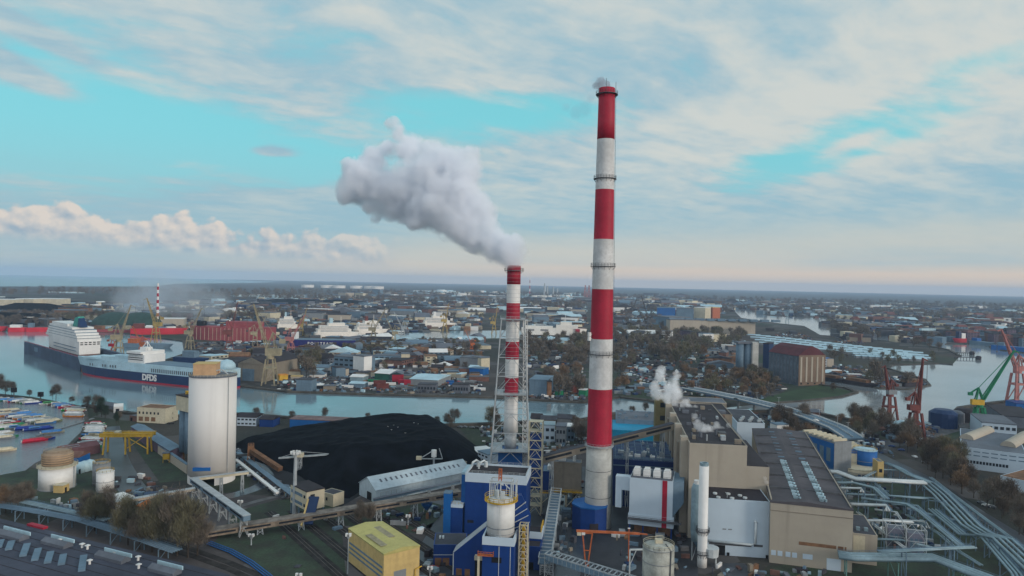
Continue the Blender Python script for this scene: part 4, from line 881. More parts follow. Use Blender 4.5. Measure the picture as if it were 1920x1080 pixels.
T, w, d = rb('retaining_wall', 'long beige wall sloping down towards the foot of the tall silo', 'wall', (296, 835), (350, 872), 5, 1.4); b = MB(); b.box(0,0,0,w,d,5); b.obj('wall', M_beige, T); b = MB(); b.box(-.1,-.2,5.003,w,d+.2,5.3); b.obj('coping', M_lead, T)
# cream office by the canal
T, w, d = rb('harbour_office', 'cream two-storey harbour office with brown garage doors on the canal bank', 'office building', (257, 764), (310, 767), 11, 15); shell(T, w, d, 11, M_cream, M_rust, .5)
for k in range(3): window(T, 1.5+k*5.2, 5+k*5.2, 1.2, 4.4, m=M_rust, name='garage_door')
for k in range(6): window(T, 1.5+k*3.1, 2.8+k*3.1, 6.4, 8.2)
T, w, d = rb('side_office', 'pale annex with small square windows beside the cream harbour office', 'office building', (308, 768), (323, 767), 9.5, 10); shell(T, w, d, 9.5, M_cream, M_roofg, .5)
for k in range(3):
    for z in (2, 5.6): window(T, .8+k*2, 2+k*2, z, z+1.5)
T, w, d = rb('boathouse', 'small white boathouse with a dark doorway on the spit between marina and canal', 'boathouse', (213, 763), (231, 762), 5, 7); b = MB(); b.gable(0,0,0,w,d,5,7); b.obj('wall', M_w2, T); window(T, 1.5, 4, 0, 3.4, m=M_black, name='door')
T, w, d = rb('clubhouse', 'long low grey clubhouse roof next to the white boathouse', 'clubhouse', (188, 758), (213, 762), 4, 8); b = MB(); b.gable(0,0,0,w,d,4,6); b.obj('wall', M_roofg, T)
for k in range(3): window(T, 1.2+k*3, 2.6+k*3, 1, 2.6)
T, w, d = rb('brick_kiosk', 'low brown-red shed touching the cream harbour office', 'shed', (243, 779), (258, 781), 4, 8); shell(T, w, d, 4, M_brick, M_roofg, .3); window(T, 1, 3, 0, 2.6, m=M_black, name='door')
# yellow gantry
A_ = G(196, 852); B_ = G(276, 851); zb = Z(200, 818, A_.y); T = thing('gantry_crane', 'yellow double-beam gantry crane on four legs beside the marina', 'gantry crane', (A_.x, A_.y, 0), math.atan2(B_.y-A_.y, B_.x-A_.x)); w = (B_-A_).length
for s_ in (0, 5): b = MB(); b.box(-3, s_-.5, zb-.6, w+3, s_+.5, zb+1.6); b.obj('girder', M_yel, T)
b = MB(); b.box(-2.5, .52, zb-.3, -1.5, 4.48, zb+.6); b.box(w+1.5, .52, zb-.3, w+2.5, 4.48, zb+.6); rail(b, [(-3,-.9,zb+.9),(w+3,-.9,zb+.9)], 1.2, .12, 2); rail(b, [(-3,5.9,zb+.9),(w+3,5.9,zb+.9)], 1.2, .12, 2); b.obj('walkway', M_yel, T)
for x in (0, w*.48, w):
    for s_ in (0, 5): b = MB(); b.beam((x, s_, zb-.62), (x+(.6 if x else -.6), s_+(-1 if s_ == 0 else 1), 0), .9, .7); b.obj('leg', M_yel, T)
b = MB(); b.beam((w*.48, 0, 3), (w*.9, 0, zb-.7), .4); b.beam((w*.52, 0, zb-.7), (w, 0, 3), .4); b.obj('brace', M_yel, T)
b = MB(); b.box(w*.2, .6, zb+.4, w*.32, 4.4, zb+2.6); b.obj('trolley', M_cream, T)
# storage tank with banded top
q = G(87, 922); T = thing('fuel_tank', 'wide white storage tank with a brown banded drum on top near the marina', 'tank', (q.x, q.y+8.3, 0)); r_ = 8.3; h = Z(88, 872, q.y+8.3)
b = MB(); b.lathe([(r_, .3), (r_, h)], n=48); b.obj('shell', M_w2, T, True); b = MB(); b.lathe([(r_+.4, 0), (r_+.4, .3)], n=48); b.obj('plinth', M_grey, T)
b = MB(); b.lathe([(r_+.9, h+.003), (r_+.9, h+.35), (r_*.8, h+.8)], n=48); ringrail(b, 0, 0, h+.35, r_+.8, 1.1, .09, 24); b.obj('roof_walkway', M_cream, T)
b = MB(); b.lathe([(6.9, h+.8), (7.0, h+6.2), (6.2, h+7.4), (3.5, h+8.2), (.4, h+8.5)], n=40); b.obj('upper_drum', mat('brown_drum', sl(150, 132, 112), .8, .15, .2, streak=.5), T, True)
b = MB()
for k in range(5): z = h+1.4+k*1.15; b.lathe([(7.05, z), (7.2, z+.05), (7.2, z+.3), (7.05, z+.35)], n=40, cap=False)
ringrail(b, 0, 0, h+7.2, 6.2, 1.2, .09, 20); b.obj('band', mat('tan_band', sl(176, 148, 116), .8), T)
b = MB(); b.beam((r_+.3, 0, 0), (r_+.3, 0, h), .5); b.obj('ladder', M_steel, T)
for (px, py, r_, h, lab, m) in ((181, 912, 4.2, 11, 'slimmer pale tank standing behind its twin near the banded tank', M_grey), (188, 924, 4.1, 9.6, 'slimmer pale tank standing in front of its twin near the banded tank', M_w2)): tank(lab, px, py, r_, h, m, name='process_tank', rg=True)
T, w, d = rb('blue_workshop', 'blue workshop wall under a long brown-red roof beside the marina', 'workshop', (116, 858), (148, 858), 7, 12); b = MB(); b.box(0,0,0,w,d,7); b.obj('wall', M_blue2, T); b = MB(); b.gable(-.3,-.4,7.003,w+.3,d+.4,7.1,9.4); b.obj('roof', M_brick, T); window(T, 2, 5, 0, 4, m=M_lead, name='door')
T, w, d = rb('long_red_shed', 'long shed with a dull red roof and green-white strips along the marina edge', 'shed', (116, 846), (188, 834), 5, 10); b = MB(); b.gable(0,0,0,w,d,5,7.2); b.obj('wall', mat('dull_red_roof', sl(104, 72, 76), .85, .15, .1), T)
for k in range(2): b = MB(); b.beam((1, 2.0+k*1.6, 6.0+k*.72), (w*.5, 2.0+k*1.6, 6.0+k*.72), .7, .12); b.obj('roof_strip', M_teal, T)
T, w, d = rb('pale_tent', 'white tent-like shelter with a rounded roof behind the twin pale tanks', 'shelter', (146, 872), (166, 868), 5, 9); b = MB()
for k in range(3): b.lathe([(3.2, 0), (3.2, 3.5), (2.4, 5), (.4, 5.8)], 2+k*3.2, 3+k*.7, 12)
b.obj('canopy', M_pale, T, True); window(T, .5, 2.5, 0, 2.5, m=M_black, name='opening')
for (x0, y0, x1, y1, z, dd, m, rm, nm, lab) in ((198, 930, 219, 938, 5, 8, M_w2, M_w2, 'shelter', 'white sloping shelter at the foot of the walkway to the silo'), (255, 948, 295, 950, 5, 9, M_orange, mat('orange_roof', sl(196,112,42), .8), 'shed', 'orange-roofed shed half hidden by the bare trees'),
    (268, 934, 292, 932, 4, 10, M_lead, M_hull, 'shed', 'navy flat-roofed shed behind the orange-roofed one'), (330, 957, 344, 955, 3.5, 4, M_brick, M_w2, 'hut', 'tiny red hut with a white roof above the bare trees'), (82, 951, 90, 950, 4, 3, M_w2, M_grey, 'hut', 'small white hut beside the pipe trestle'),
    (118, 910, 130, 905, 4, 5, M_ylw, M_cream, 'hut', 'little yellow hut right beside the wide banded tank')):
    T, w, d = rb(nm, lab, nm, (x0, y0), (x1, y1), z, dd); shell(T, w, d, z-.4, m, rm, 0); b = MB(); b.box(-.3,-.3,z-.27,w+.3,d+.3,z); b.obj('eave', rm, T); window(T, w*.3, w*.6, 0, z*.6, m=M_black, name='door')
# galleries and walkways round the silo
gallery('elevated_conveyor', 'long grey-brown double-belt conveyor crossing above the railway field', AT(383, 1000, 292), AT(862, 924, 333), 5.2, 2.2, mat('weathered_boards', sl(142,128,112), .9, .3, .4), mat('weathered_roof', sl(128,120,112), .9, .3, .3), 17, tw=3)
gallery('walkway_gallery', 'steel gallery sloping from the foot of the tall silo down to the long conveyor', G(362, 900, 9), G(463, 972, 8.6), 3.0, 2.2, M_lead, M_steel, 12)
gallery('walkway_gallery', 'short pale gallery passing the foot of the tall silo', G(362, 899, 9.5), G(466, 886, 9.5), 1.8, 1.2, M_cream, M_steel, 9, slots=False)
gallery('walkway_gallery', 'pale gallery running from the white shelter to the tall silo', G(200, 946, 6), G(366, 917, 8), 2.2, 1.1, M_beige, M_steel, 14, slots=False)
gallery('walkway_gallery', 'low grey gallery along the white long shed', AT(700, 938, 340), AT(862, 903, 352), 2.0, 1.0, M_lead, M_roofg, 12, slots=False)
pbridge('blue-grey pipe rack running along the edge past the bare trees', [(-30,944),(60,958),(150,975),(240,1003),(330,1034)], 5, .26, 4, 1.0, M_lead, 13)
pbridge('paler pipe rack behind, ending at the bare trees', [(-30,930),(50,942),(110,955),(200,975)], 5, .34, 3, 1.2, M_teal, 13)
b = MB(); P = [G(388,1022), G(430,1038), G(468,1060), G(500,1085), G(515,1100)]
T = thing('blue_fence', 'bright blue fence curving past the railway tracks', 'fence', (P[0].x, P[0].y, 0))
for k in range(3):
    b = MB(); q = [p-Vector((P[0].x, P[0].y, 0)) for p in P]
    b.tube([p+Vector((k*.5, k*.5, .5+k*.35)) for p in q], .22, 8); b.obj('rail', M_blue2, T)
# cream transfer tower on legs
T, w, d = rb('transfer_tower', 'cream transfer tower on blue legs with a dark chute beside the coal heap', 'plant building', (545, 908), (575, 923), 13.5, (560, 893)); w += .01
b = MB(); b.box(0, 0, 5, w, d, 13.5); b.obj('wall', M_cream, T); b = MB(); b.box(-.2,-.2,13.503,w+.2,d+.2,13.9); b.obj('roof', M_roofd, T)
for z in (6.2, 10.2): window(T, .8, w*.75, z, z+1.4, m=M_lead); window(T, w*.82, w*.93, z, z+1.4)
for x in (.4, w/2, w-.4): b = MB(); b.beam((x, .4, 0), (x, .4, 5), .6); b.beam((x, d-.4, 0), (x, d-.4, 5), .6); b.obj('leg', M_lead, T)
window(T, d*.2, d*.45, 7, 9, w, side='r'); window(T, d*.2, d*.45, 10.5, 12, w, side='r')
b = MB(); b.beam((w+1.2, d*.35, 11), (w+9, -4, 2.2), 4.5, 1); b.obj('chute', M_hull, T); b = MB(); b.beam((w+.6, d*.35-2.5, 10), (w+8.2, -6.4, 1.6), .7, 1.8); b.obj('chute_side', M_ylw, T)
T, w, d = rb('control_hut', 'small cream hut with a grey roof attached behind the transfer tower', 'hut', (602, 922), (625, 928), 6, 7); shell(T, w, d, 6, M_cream, M_roof, .3); window(T, 1, 2.4, 2.5, 4); window(T, 3.4, 4.6, 2.5, 4)
o = G(552, 906); h = Z(552, 846, o.y); 
def mast(label, px, py, top, r=.5, head=2.6, name='floodlight_mast', m=None, n=8):
    o = G(px, py); h = Z(px, top, o.y); T = thing(name, label, 'light mast', (o.x, o.y, 0)); b = MB(); b.lathe([(r*1.3, 0), (r*.7, h-1.5)], n=12); b.obj('pole', m or M_steel, T)
    b = MB(); b.lathe([(.3, h-2), (head, h-1.6), (head, h-1.3), (.3, h-1.3)], n=12); ringrail(b, 0, 0, h-1.3, head, 1, .1, 10); b.obj('crow_nest', M_steel, T)
    for k in range(n): a = 2*math.pi*k/n; b = MB(); b.box(head*math.cos(a)-.45, head*math.sin(a)-.45, h-1.1, head*math.cos(a)+.45, head*math.sin(a)+.45, h); b.obj('floodlight', M_w2, T)
    return T
mast('tall floodlight mast with a round head in front of the coal heap', 552, 965, 846, .9, 1.9)
mast('slim floodlight mast standing on the railway field', 471, 1022, 1001, .25, .7, n=2); mast('slim floodlight mast beside the yellow hall, on the track side', 560, 1090, 1075, .25, .7, n=2)
mast('slim lamp mast on the lawn by the looping silo road', 450, 968, 938, .2, .7, n=2); mast('slim lamp mast between the silo road and the gallery', 342, 968, 925, .2, .6, n=2)
mast('slim lamp mast between yellow hall and conveyor', 652, 1075, 1000, .18, .6, n=2); mast('slim lamp mast beside the plant road', 765, 985, 965, .2, .6, n=2); mast('slim lamp mast in front of the blue annex', 806, 1080, 1062, .2, .6, n=2)
# ------------------------------------------------------------------ coal heap
poly = [G(*p) for p in ((428,838),(520,816),(640,806),(760,800),(850,804),(896,838),(908,864),(880,884),(700,905),(655,936),(610,928),(560,892),(470,862))]
def pd(x, y):
    ins = False; best = 1e9; n = len(poly)
    for i in range(n):
        a, c = poly[i], poly[(i+1)%n]
        if (a.y > y) != (c.y > y) and x < (c.x-a.x)*(y-a.y)/(c.y-a.y)+a.x: ins = not ins
        dx_, dy_ = c.x-a.x, c.y-a.y; t_ = max(0, min(1, ((x-a.x)*dx_+(y-a.y)*dy_)/(dx_*dx_+dy_*dy_))); best = min(best, math.hypot(x-a.x-t_*dx_, y-a.y-t_*dy_))
    return best if ins else -best
from mathutils import noise as mn
xs0, xs1 = min(p.x for p in poly)-4, max(p.x for p in poly)+4; y0_, y1_ = min(p.y for p in poly)-4, max(p.y for p in poly)+4
nx, ny = 150, 130; vs = []; 
for j in range(ny+1):
    for i in range(nx+1):
        x = xs0+(xs1-xs0)*i/nx; y = y0_+(y1_-y0_)*j/ny; dd = pd(x, y)
        f = (x-xs0)/(xs1-xs0); cap = 4.0+10.6*max(0, min(1, (f-.02)/.50))**1.0
        rid = mn.noise(Vector((x*.05, y*.05, 0)))*1.2+mn.noise(Vector((x*.14, y*.14, 3)))*.7+mn.noise(Vector((x*.4, y*.4, 8)))*.3
        z = min(dd*.62+rid*.4, cap+rid*(1 if dd > 3 else .2)) if dd > 0 else -.6
        vs.append((x, y, max(z, -.6)))
b = MB(); b.add(vs, [(j*(nx+1)+i, j*(nx+1)+i+1, (j+1)*(nx+1)+i+1, (j+1)*(nx+1)+i) for j in range(ny) for i in range(nx)])
tag(b.obj('coal_heap', M_coalm, None, True), 'huge flat-topped black coal heap beside the canal', 'coal heap')
# stacker machine on its near flank
o = G(586, 882); T = thing('coal_stacker', 'pale lattice stacker arm reaching onto the coal heap', 'stacker', (o.x-6, o.y-5, 6)); b = MB(); b.lattice(-1, -1, 1, 1, -6, 3, 3, .3); b.obj('tower', M_steel, T); b = MB(); b.beam((-12, 0, 2), (16, 3, 4), 1.2, .8); b.beam((0,0,6),(15,3,4.4),.2); b.beam((0,0,6),(-11,0,2.4),.2); b.beam((0,0,2),(0,0,6),.5); b.obj('boom', M_steel, T); b = MB(); b.box(-3,-1.5,3,2,1.5,5.2); b.obj('cab', M_cream, T)
o = G(470, 872); h_ = Z(472, 832, o.y); T = thing('bucket_tower', 'rusty bucket-elevator tower at the near foot of the coal heap', 'plant tower', (o.x, o.y, 0), R(20)); b = MB(); b.lattice(-2, -2, 2, 2, 0, h_, 4, .4, (-1.5,-1.5,1.5,1.5)); b.box(-1.6,-1.6,h_*.45,1.6,1.6,h_*.9); b.obj('frame', M_rust, T)
b = MB(); b.beam((0, 0, h_*.7), (16, -22, 2.2), 3, 2.4); b.obj('chute', M_rust, T); b = MB(); b.beam((-14, 16, 2), (0, 0, h_*.5), 2, 1.4); b.obj('belt', M_steeld, T)
gallery('ground_conveyor', 'low belt conveyor at the near foot of the coal heap', G(446, 850, 2.5), G(555, 935, 2.5), 2.6, 1.4, M_steeld, M_lead, 14, slots=False)
gallery('ground_conveyor', 'second low belt with a white cover beside the road loop', G(442, 862, 2), G(520, 925, 2), 1.4, .8, M_w2, M_w2, 14, slots=False)
o = G(810, 893); T = thing('belt_drive', 'white belt-drive head on struts above the long white shed', 'conveyor head', (o.x, o.y+8, 9)); b = MB(); b.cyl(0, 0, 0, 4, 1.5, 14); b.obj('drum', M_w2, T); b = MB(); b.beam((-8, -1, -1), (0, 0, 4), .4); b.beam((3, 0, 5), (5, 0, -1), .4); b.beam((-8,-1,-1),(5,0,-1),.5); b.beam((0,0,-9),(0,0,0),1); b.obj('strut', M_steel, T); b = MB(); b.box(-10, -2, -1.5, -7, 0, .4); b.obj('counterweight', M_cream, T)
gallery('covered_belt', 'olive covered belt rising off the coal heap towards the lattice tower', AT(823, 888, 396), AT(872, 868, 408), 3.6, 2.0, MATS['olive_cladding'], M_beige2, 20, slots=False)
# long white shed
A_ = G(704, 943); T = thing('long_white_shed', 'long white gabled shed with a row of small slots in front of the coal heap', 'shed', (A_.x, A_.y, 0), 0); B_ = G(883, 904); rt = math.atan2(B_.y-A_.y, B_.x-A_.x); T.rotation_euler[2] = rt
w = (B_-A_).length; dp = 16.5; ze = 6.2; zr = 11.0; M_shed = mat('shed_white', sl(176, 192, 200), .7, .06, .05, streak=.4)
b = MB(); b.gable(0, 0, 0, w, dp, ze, zr-.25); b.obj('wall', M_shed, T)
for s_ in (0, 1):
    y0, y1, z0, z1 = (-.4, dp/2, ze-.1, zr) if s_ == 0 else (dp+.4, dp/2+.004, ze-.1, zr)
    b = MB(); b.add([(-.4,y0,z0),(w+.3,y0,z0),(w+.3,y1,z1),(-.4,y1,z1),(-.4,y0,z0+.2),(w+.3,y0,z0+.2),(w+.3,y1,z1+.2),(-.4,y1,z1+.2)], [(0,3,2,1),(4,5,6,7),(0,1,5,4),(1,2,6,5),(2,3,7,6),(3,0,4,7)]); b.obj('roof', M_shed, T)
for k in range(17): x = 5+k*(w-8)/17; b = MB(); yy = dp*.22; zz = ze+(zr-ze)*.45; b.add([(x, yy, zz+.12), (x+1.0, yy, zz+.12), (x+1.0, yy+1.9, zz+1.22), (x, yy+1.9, zz+1.22), (x, yy, zz+.32), (x+1.0, yy, zz+.32), (x+1.0, yy+1.9, zz+1.42), (x, yy+1.9, zz+1.42)], [(0,3,2,1),(4,5,6,7),(0,1,5,4),(1,2,6,5),(2,3,7,6),(3,0,4,7)]); b.obj('roof_slot', M_roofg, T)
window(T, 4, 8.5, 0, 4, 0, M_black, 'l', name='door')
b = MB(); rail(b, [(2,-1.6,0),(14,-1.6,0)], 5.2, .2, 3); b.obj('pipe_rack', M_steel, T)
# ------------------------------------------------------------------ yellow hall
z = 13; A_ = G(653, 990, z); B_ = G(720, 1038, z); C_ = G(787, 1022, z)
_, r1, w1 = fr(B_, C_); T = thing('yellow_hall', 'yellow hall with a patched yellow roof and green strip windows', 'industrial hall', (B_.x, B_.y, 0), r1); dl = abs(proj(B_, A_, r1)[1])
b = MB(); b.box(0, 0, 0, w1, dl, z-.8); b.obj('wall', M_ylw, T)
b = MB(); b.add([(0,0,z-.797),(w1,0,z-.797),(w1,dl,z-.797),(0,dl,z-.797),(-.2,-.2,z-.1),(w1+.2,-.2,z-.1),(w1+.2,dl+.2,z-.1),(-.2,dl+.2,z-.1),(w1*.5,-.2,z+.9),(w1*.5,dl+.2,z+.9)], [(0,3,2,1),(0,1,5,8,4),(3,7,9,6,2),(4,8,9,7),(8,5,6,9),(1,2,6,5),(0,4,7,3)]); b.obj('roof', M_ylr, T)
b = MB(); b.beam((w1*.22, dl*.18, z+.46), (w1*.22, dl*.62, z+.46), 3.2, .06); b.beam((w1*.60, dl*.35, z+.86), (w1*.60, dl*.78, z+.86), 2.6, .06); b.obj('roof_patch', mat('dull_roof_patch', sl(152,144,118), .85, .2, .3), T)
for zz in (3.6, 5.4, 7.2): window(T, 1, dl-1, zz, zz+.75, 0, M_lead, 'l', name='window_band')
window(T, w1*.28, w1*.62, 0, 5.6, m=M_grey, name='door'); b = MB(); b.tube([(w1*.86,-.5,0),(w1*.86,-.5,4.6),(w1*1.05,-.5,5.2)], .22, 8); b.obj('downpipe', M_yel, T)
b = MB(); b.cyl(w1*.14, -1, .3, 1.8, .5, 10); b.cyl(w1*.06, -1, .3, 1.8, .5, 10); b.obj('meter_box', M_cream, T)
# ------------------------------------------------------------------ dark roofed works at the lower edge
z = 9; A_ = G(-20, 968, z); B_ = G(428, 1078, z); _, r1, w1 = fr(A_, B_); dl = 75
T = thing('dark_roof_works', 'vast dark flat-roofed works with pale rooflights along the lower edge', 'industrial hall', (A_.x, A_.y, 0), r1)
b = MB(); b.box(0, -dl, 0, w1, 0, z-.3); b.obj('wall', M_roofg, T); b = MB(); b.box(-.4, -dl-.4, z-.297, w1+.4, .4, z); b.obj('roof', mat('works_roof', sl(64, 68, 82), .8, .2, .04, second=sl(46,50,62)), T)
b = MB()
for k in range(14): y = -3-k*5; b.box(0, y, z+.003, w1, y+.18, z+.1)
b.obj('roof_seam', M_roofd, T)
for x0, y0, x1, y1 in ((2,1013,-3,1026),(22,1015,16,1030),(51,1020,43,1042),(72,1029,65,1050),(95,1035,89,1055),(119,1040,115,1058),(157,1042,153,1070)):
    b = MB(); b.beam(L(T, G(x0, y0, z+.45)), L(T, G(x1, y1, z+.45)), 2.2, .7); b.obj('skylight', M_lead, T)
for px, py, l_ in ((108,1021,13),(212,1048,14),(22,1006,16),(310,1072,12)):
    p = L(T, G(px, py, z)); b = MB(); b.gable(p.x-l_/2, p.y-2.2, z+.01, p.x+l_/2, p.y+1.6, z+1.1, z+2.2); b.obj('lantern_base', M_roofg, T); b = MB(); b.box(p.x-l_/2, p.y+1.7, z+1.0, p.x+l_/2, p.y+2.1, z+2.3); b.obj('lantern_glass', M_pale, T)
for px, py in ((154,1027),(164,1030),(217,1042),(259,1051),(113,1018),(260,1066),(168,1058)):
    p = L(T, G(px, py, z)); b = MB(); b.cyl(p.x, p.y, z+.01, z+1.3, .4, 8); b.box(p.x-.7, p.y-.7, z+1.303, p.x+.7, p.y+.7, z+1.6); b.obj('roof_cowl', M_w2, T)
p = L(T, G(70, 988, 9)); b = MB(); b.box(p.x-5, p.y-1, z+.01, p.x+5, p.y+1, z+.8); b.obj('red_tarp', M_red, T)
# ------------------------------------------------------------------ boats
def boat_mesh(Lb, W_, Hh): 
    n = 9; vs = []; fs = []
    for i in range(n):
        f = i/(n-1); x = -Lb/2+Lb*f; wv = W_/2*(1-max(0, (f-.55)/.45)**2.2)*(.86+.14*min(1, f*4)); zz = Hh*(1+.25*f*f)
        vs += [(x*.96, -wv*.55, -.2), (x, -wv, zz), (x, wv, zz), (x*.96, wv*.55, -.2)]
    for i in range(n-1):
        a = 4*i; fs += [(a, a+4, a+5, a+1), (a+1, a+5, a+6, a+2), (a+2, a+6, a+7, a+3), (a+3, a+7, a+4, a)]
    fs += [(0,1,2,3), (4*n-4, 4*n-1, 4*n-2, 4*n-3)]
    return vs, fs
def boat(px, py, colname, m, cm, Lb, ang, label, kind=0):
    o = G(px, py, .1); T = thing('moored_boat', label, 'boat', (o.x, o.y, .05), R(ang), 'boats moored in the marina'); Hh = 1.1; W_ = Lb*.31
    vs, fs = boat_mesh(Lb, W_, Hh); MB().add(vs, fs).obj('hull', m, T)
    b = MB()
    if kind == 0:   # winter cover, a long ridge tent
        x0, x1 = -Lb*.46, Lb*.30; ww = W_*.46; b.add([(x0,-ww,Hh+.03),(x1,-ww,Hh+.05),(x1+Lb*.12,0,Hh+.2),(x1,ww,Hh+.05),(x0,ww,Hh+.03),(x0,-ww*.55,Hh+1.2),(x1,-ww*.4,Hh+1.3),(x1,ww*.4,Hh+1.3),(x0,ww*.55,Hh+1.2)], [(0,1,6,5),(5,6,7,8),(8,7,3,4),(0,5,8,4),(1,2,6),(2,7,6),(2,3,7),(0,4,3,2,1)]); b.obj('winter_cover', cm, T)
    else:
        b.box(-Lb*.3, -W_*.36, Hh+.03, Lb*.12, W_*.36, Hh+1.3); b.add([(Lb*.121,-W_*.34,Hh+.04),(Lb*.3,-W_*.2,Hh+.1),(Lb*.3,W_*.2,Hh+.1),(Lb*.121,W_*.34,Hh+.04),(Lb*.121,-W_*.3,Hh+1.2),(Lb*.121,W_*.3,Hh+1.2)], [(0,1,4),(1,2,5,4),(2,3,5),(0,4,5,3),(0,3,2,1)]); b.obj('cabin', cm, T)
        b = MB(); b.box(-Lb*.25, -W_*.37-.02, Hh+.5, Lb*.08, -W_*.37, Hh+1.0); b.obj('window', M_glass, T)
    b = MB(); b.box(-Lb*.53, -.3, .2, -Lb*.485, .3, 1.6); b.obj('outboard_motor', M_w2, T)
    return T
MB_ = {c: mat('boat_'+c, sl(*v), .55, .18, .6) for c, v in dict(white=(205,206,204), cream=(196,186,160), green=(42,150,70), dgreen=(46,128,84), blue=(30,60,150), sky=(70,130,190), red=(190,30,60), orange=(226,140,50), olive=(120,128,100), grey=(140,146,150), brown=(110,80,70)).items()}
BO = [(8,751,'cream','grey',"cream boat with grey cover at the marina corner"),(34,751,'white','grey','white boat with grey cover, first along the spit'),(47,753,'white','white','all white boat in the row along the spit'),(60,756,'grey','cream','grey boat with cream cover beside the bright green one'),(92,758,'white','green','white boat under a bright green cover'),
 (118,762,'grey','grey','grey boat right of the bright green cover'),(6,772,'cream','cream','cream boat at the outer end of the second row'),(20,771,'brown','cream','brown boat with pale cover in the second row'),(33,774,'white','grey','white boat with dark stripe in the second row'),(44,777,'grey','sky','pale blue covered boat in the second row'),
 (54,781,'blue','sky','sky blue covered boat in the second row'),(64,782,'white','sky','white and sky blue boat in the second row'),(74,785,'cream','cream','large cream boat in the second row'),(84,788,'cream','grey','cream boat with grey cover next to the olive one'),(96,791,'olive','cream','olive boat closing the second row'),
 (4,794,'cream','white','cream boat beside the red-hulled one, third row'),(17,794,'red','white','small red-hulled boat behind the green one'),(7,804,'green','white','green boat with white cover in the third row'),(28,799,'cream','dgreen','cream boat with a dark green stripe in the third row'),(49,805,'blue','blue','deep blue covered boat in the third row'),(69,806,'blue','sky','deep blue boat with pale blue stripes in the third row'),
 (79,805,'blue','blue','deep blue boat tight against the striped one'),(99,812,'cream','sky','cream boat with pale blue cover and pushpit'),(4,814,'cream','white','cream boat in front of the third row'),(11,821,'dgreen','white','green boat nearest the marina entrance'),(66,828,'red','red','crimson covered boat lying alone'),(79,825,'blue','brown','dark blue boat tied behind the crimson one'),
 (5,846,'cream','cream','cream boat alone below the crimson one'),(139,767,'grey','grey','grey boat first at the right pier'),(141,772,'red','cream','pink-red boat at the right pier'),(136,777,'cream','white','cream boat between pink-red and orange boats'),(137,781,'orange','grey','orange boat at the right pier'),
 (176,796,'red','red','crimson boat by the yard road'),(176,802,'white','grey','white boat by the yard road'),(175,807,'cream','white','cream boat by the yard road'),(174,812,'grey','white','grey boat by the yard road'),(172,817,'sky','sky','sky blue boat by the yard road'),(170,825,'red','white','crimson boat with white deck by the yard road'),
 (167,833,'white','grey','white boat with dark stripe at the end of the yard row'),(165,838,'blue','white','blue and white boat last in the yard row')]
rr = random.Random(3)
for i, (px, py, hc, cc, lab) in enumerate(BO):
    boat(px, py, hc, MB_[hc], MB_[cc], (14 if px < 125 else 15)*rr.uniform(.9, 1.1), (38 if px < 125 else 4)+rr.uniform(-4, 4)+(180 if px > 125 else 0), lab, kind=0 if (i % 4) else 1)
BOATS = []
for (x0, y0, x1, y1, n) in ((-4,749,66,757,9),(-3,775,90,795,11),(-4,800,34,804,4),(-3,818,8,824,2),(104,758,128,765,4),(124,770,146,771,2),(182,794,172,842,7)):
    for k in range(n):
        f = (k+.5)/n; hc, cc = rr.choice(list(MB_)), rr.choice(['white','cream','grey','sky','white']); T = boat(x0+(x1-x0)*f, y0+(y1-y0)*f, hc, MB_[hc], MB_[cc], 13*rr.uniform(.85, 1.1), (38 if x0 < 120 else 4)+rr.uniform(-4, 4), '', kind=k % 3 == 0); BOATS.append((T, '%s boat with %s cover' % (hc.replace('dgreen', 'dark green').replace('sky', 'sky blue'), cc.replace('sky', 'sky blue'))))
o = G(40, 758); T = thing('jetty', 'thin grey floating jetty under the second row of boats', 'jetty', (o.x-40, o.y-14, 0), R(-14)); MB().box(0, -1, .1, 62, 1, .6).obj('deck', M_grey, T)
for k in range(5): MB().cyl(6+k*12, 1.4, 0, 2.2, .2, 8).obj('pile', M_steeld, T)
o = G(160, 790); T = thing('jetty', 'grey floating jetty at the sterns of the yard boats', 'jetty', (o.x-2, o.y-50, 0), R(88)); MB().box(0, -1, .1, 60, 1, .6).obj('deck', M_grey, T)
for k in range(5): MB().cyl(6+k*12, 1.4, 0, 2.2, .2, 8).obj('pile', M_steeld, T)
for px, py, top in ((26,746,727),(76,752,735)):
    o = G(px, py); h_ = Z(px, top, o.y); T = thing('beacon_post', 'dark box-topped beacon on the spit, %s' % ('nearer the bare bushes' if px < 50 else 'standing alone'), 'beacon', (o.x, o.y, 0)); MB().cyl(0,0,0,h_-4,.4,8).obj('post', M_steeld, T); MB().box(-2,-1,h_-4,2,1,h_).obj('sign_box', M_black, T)
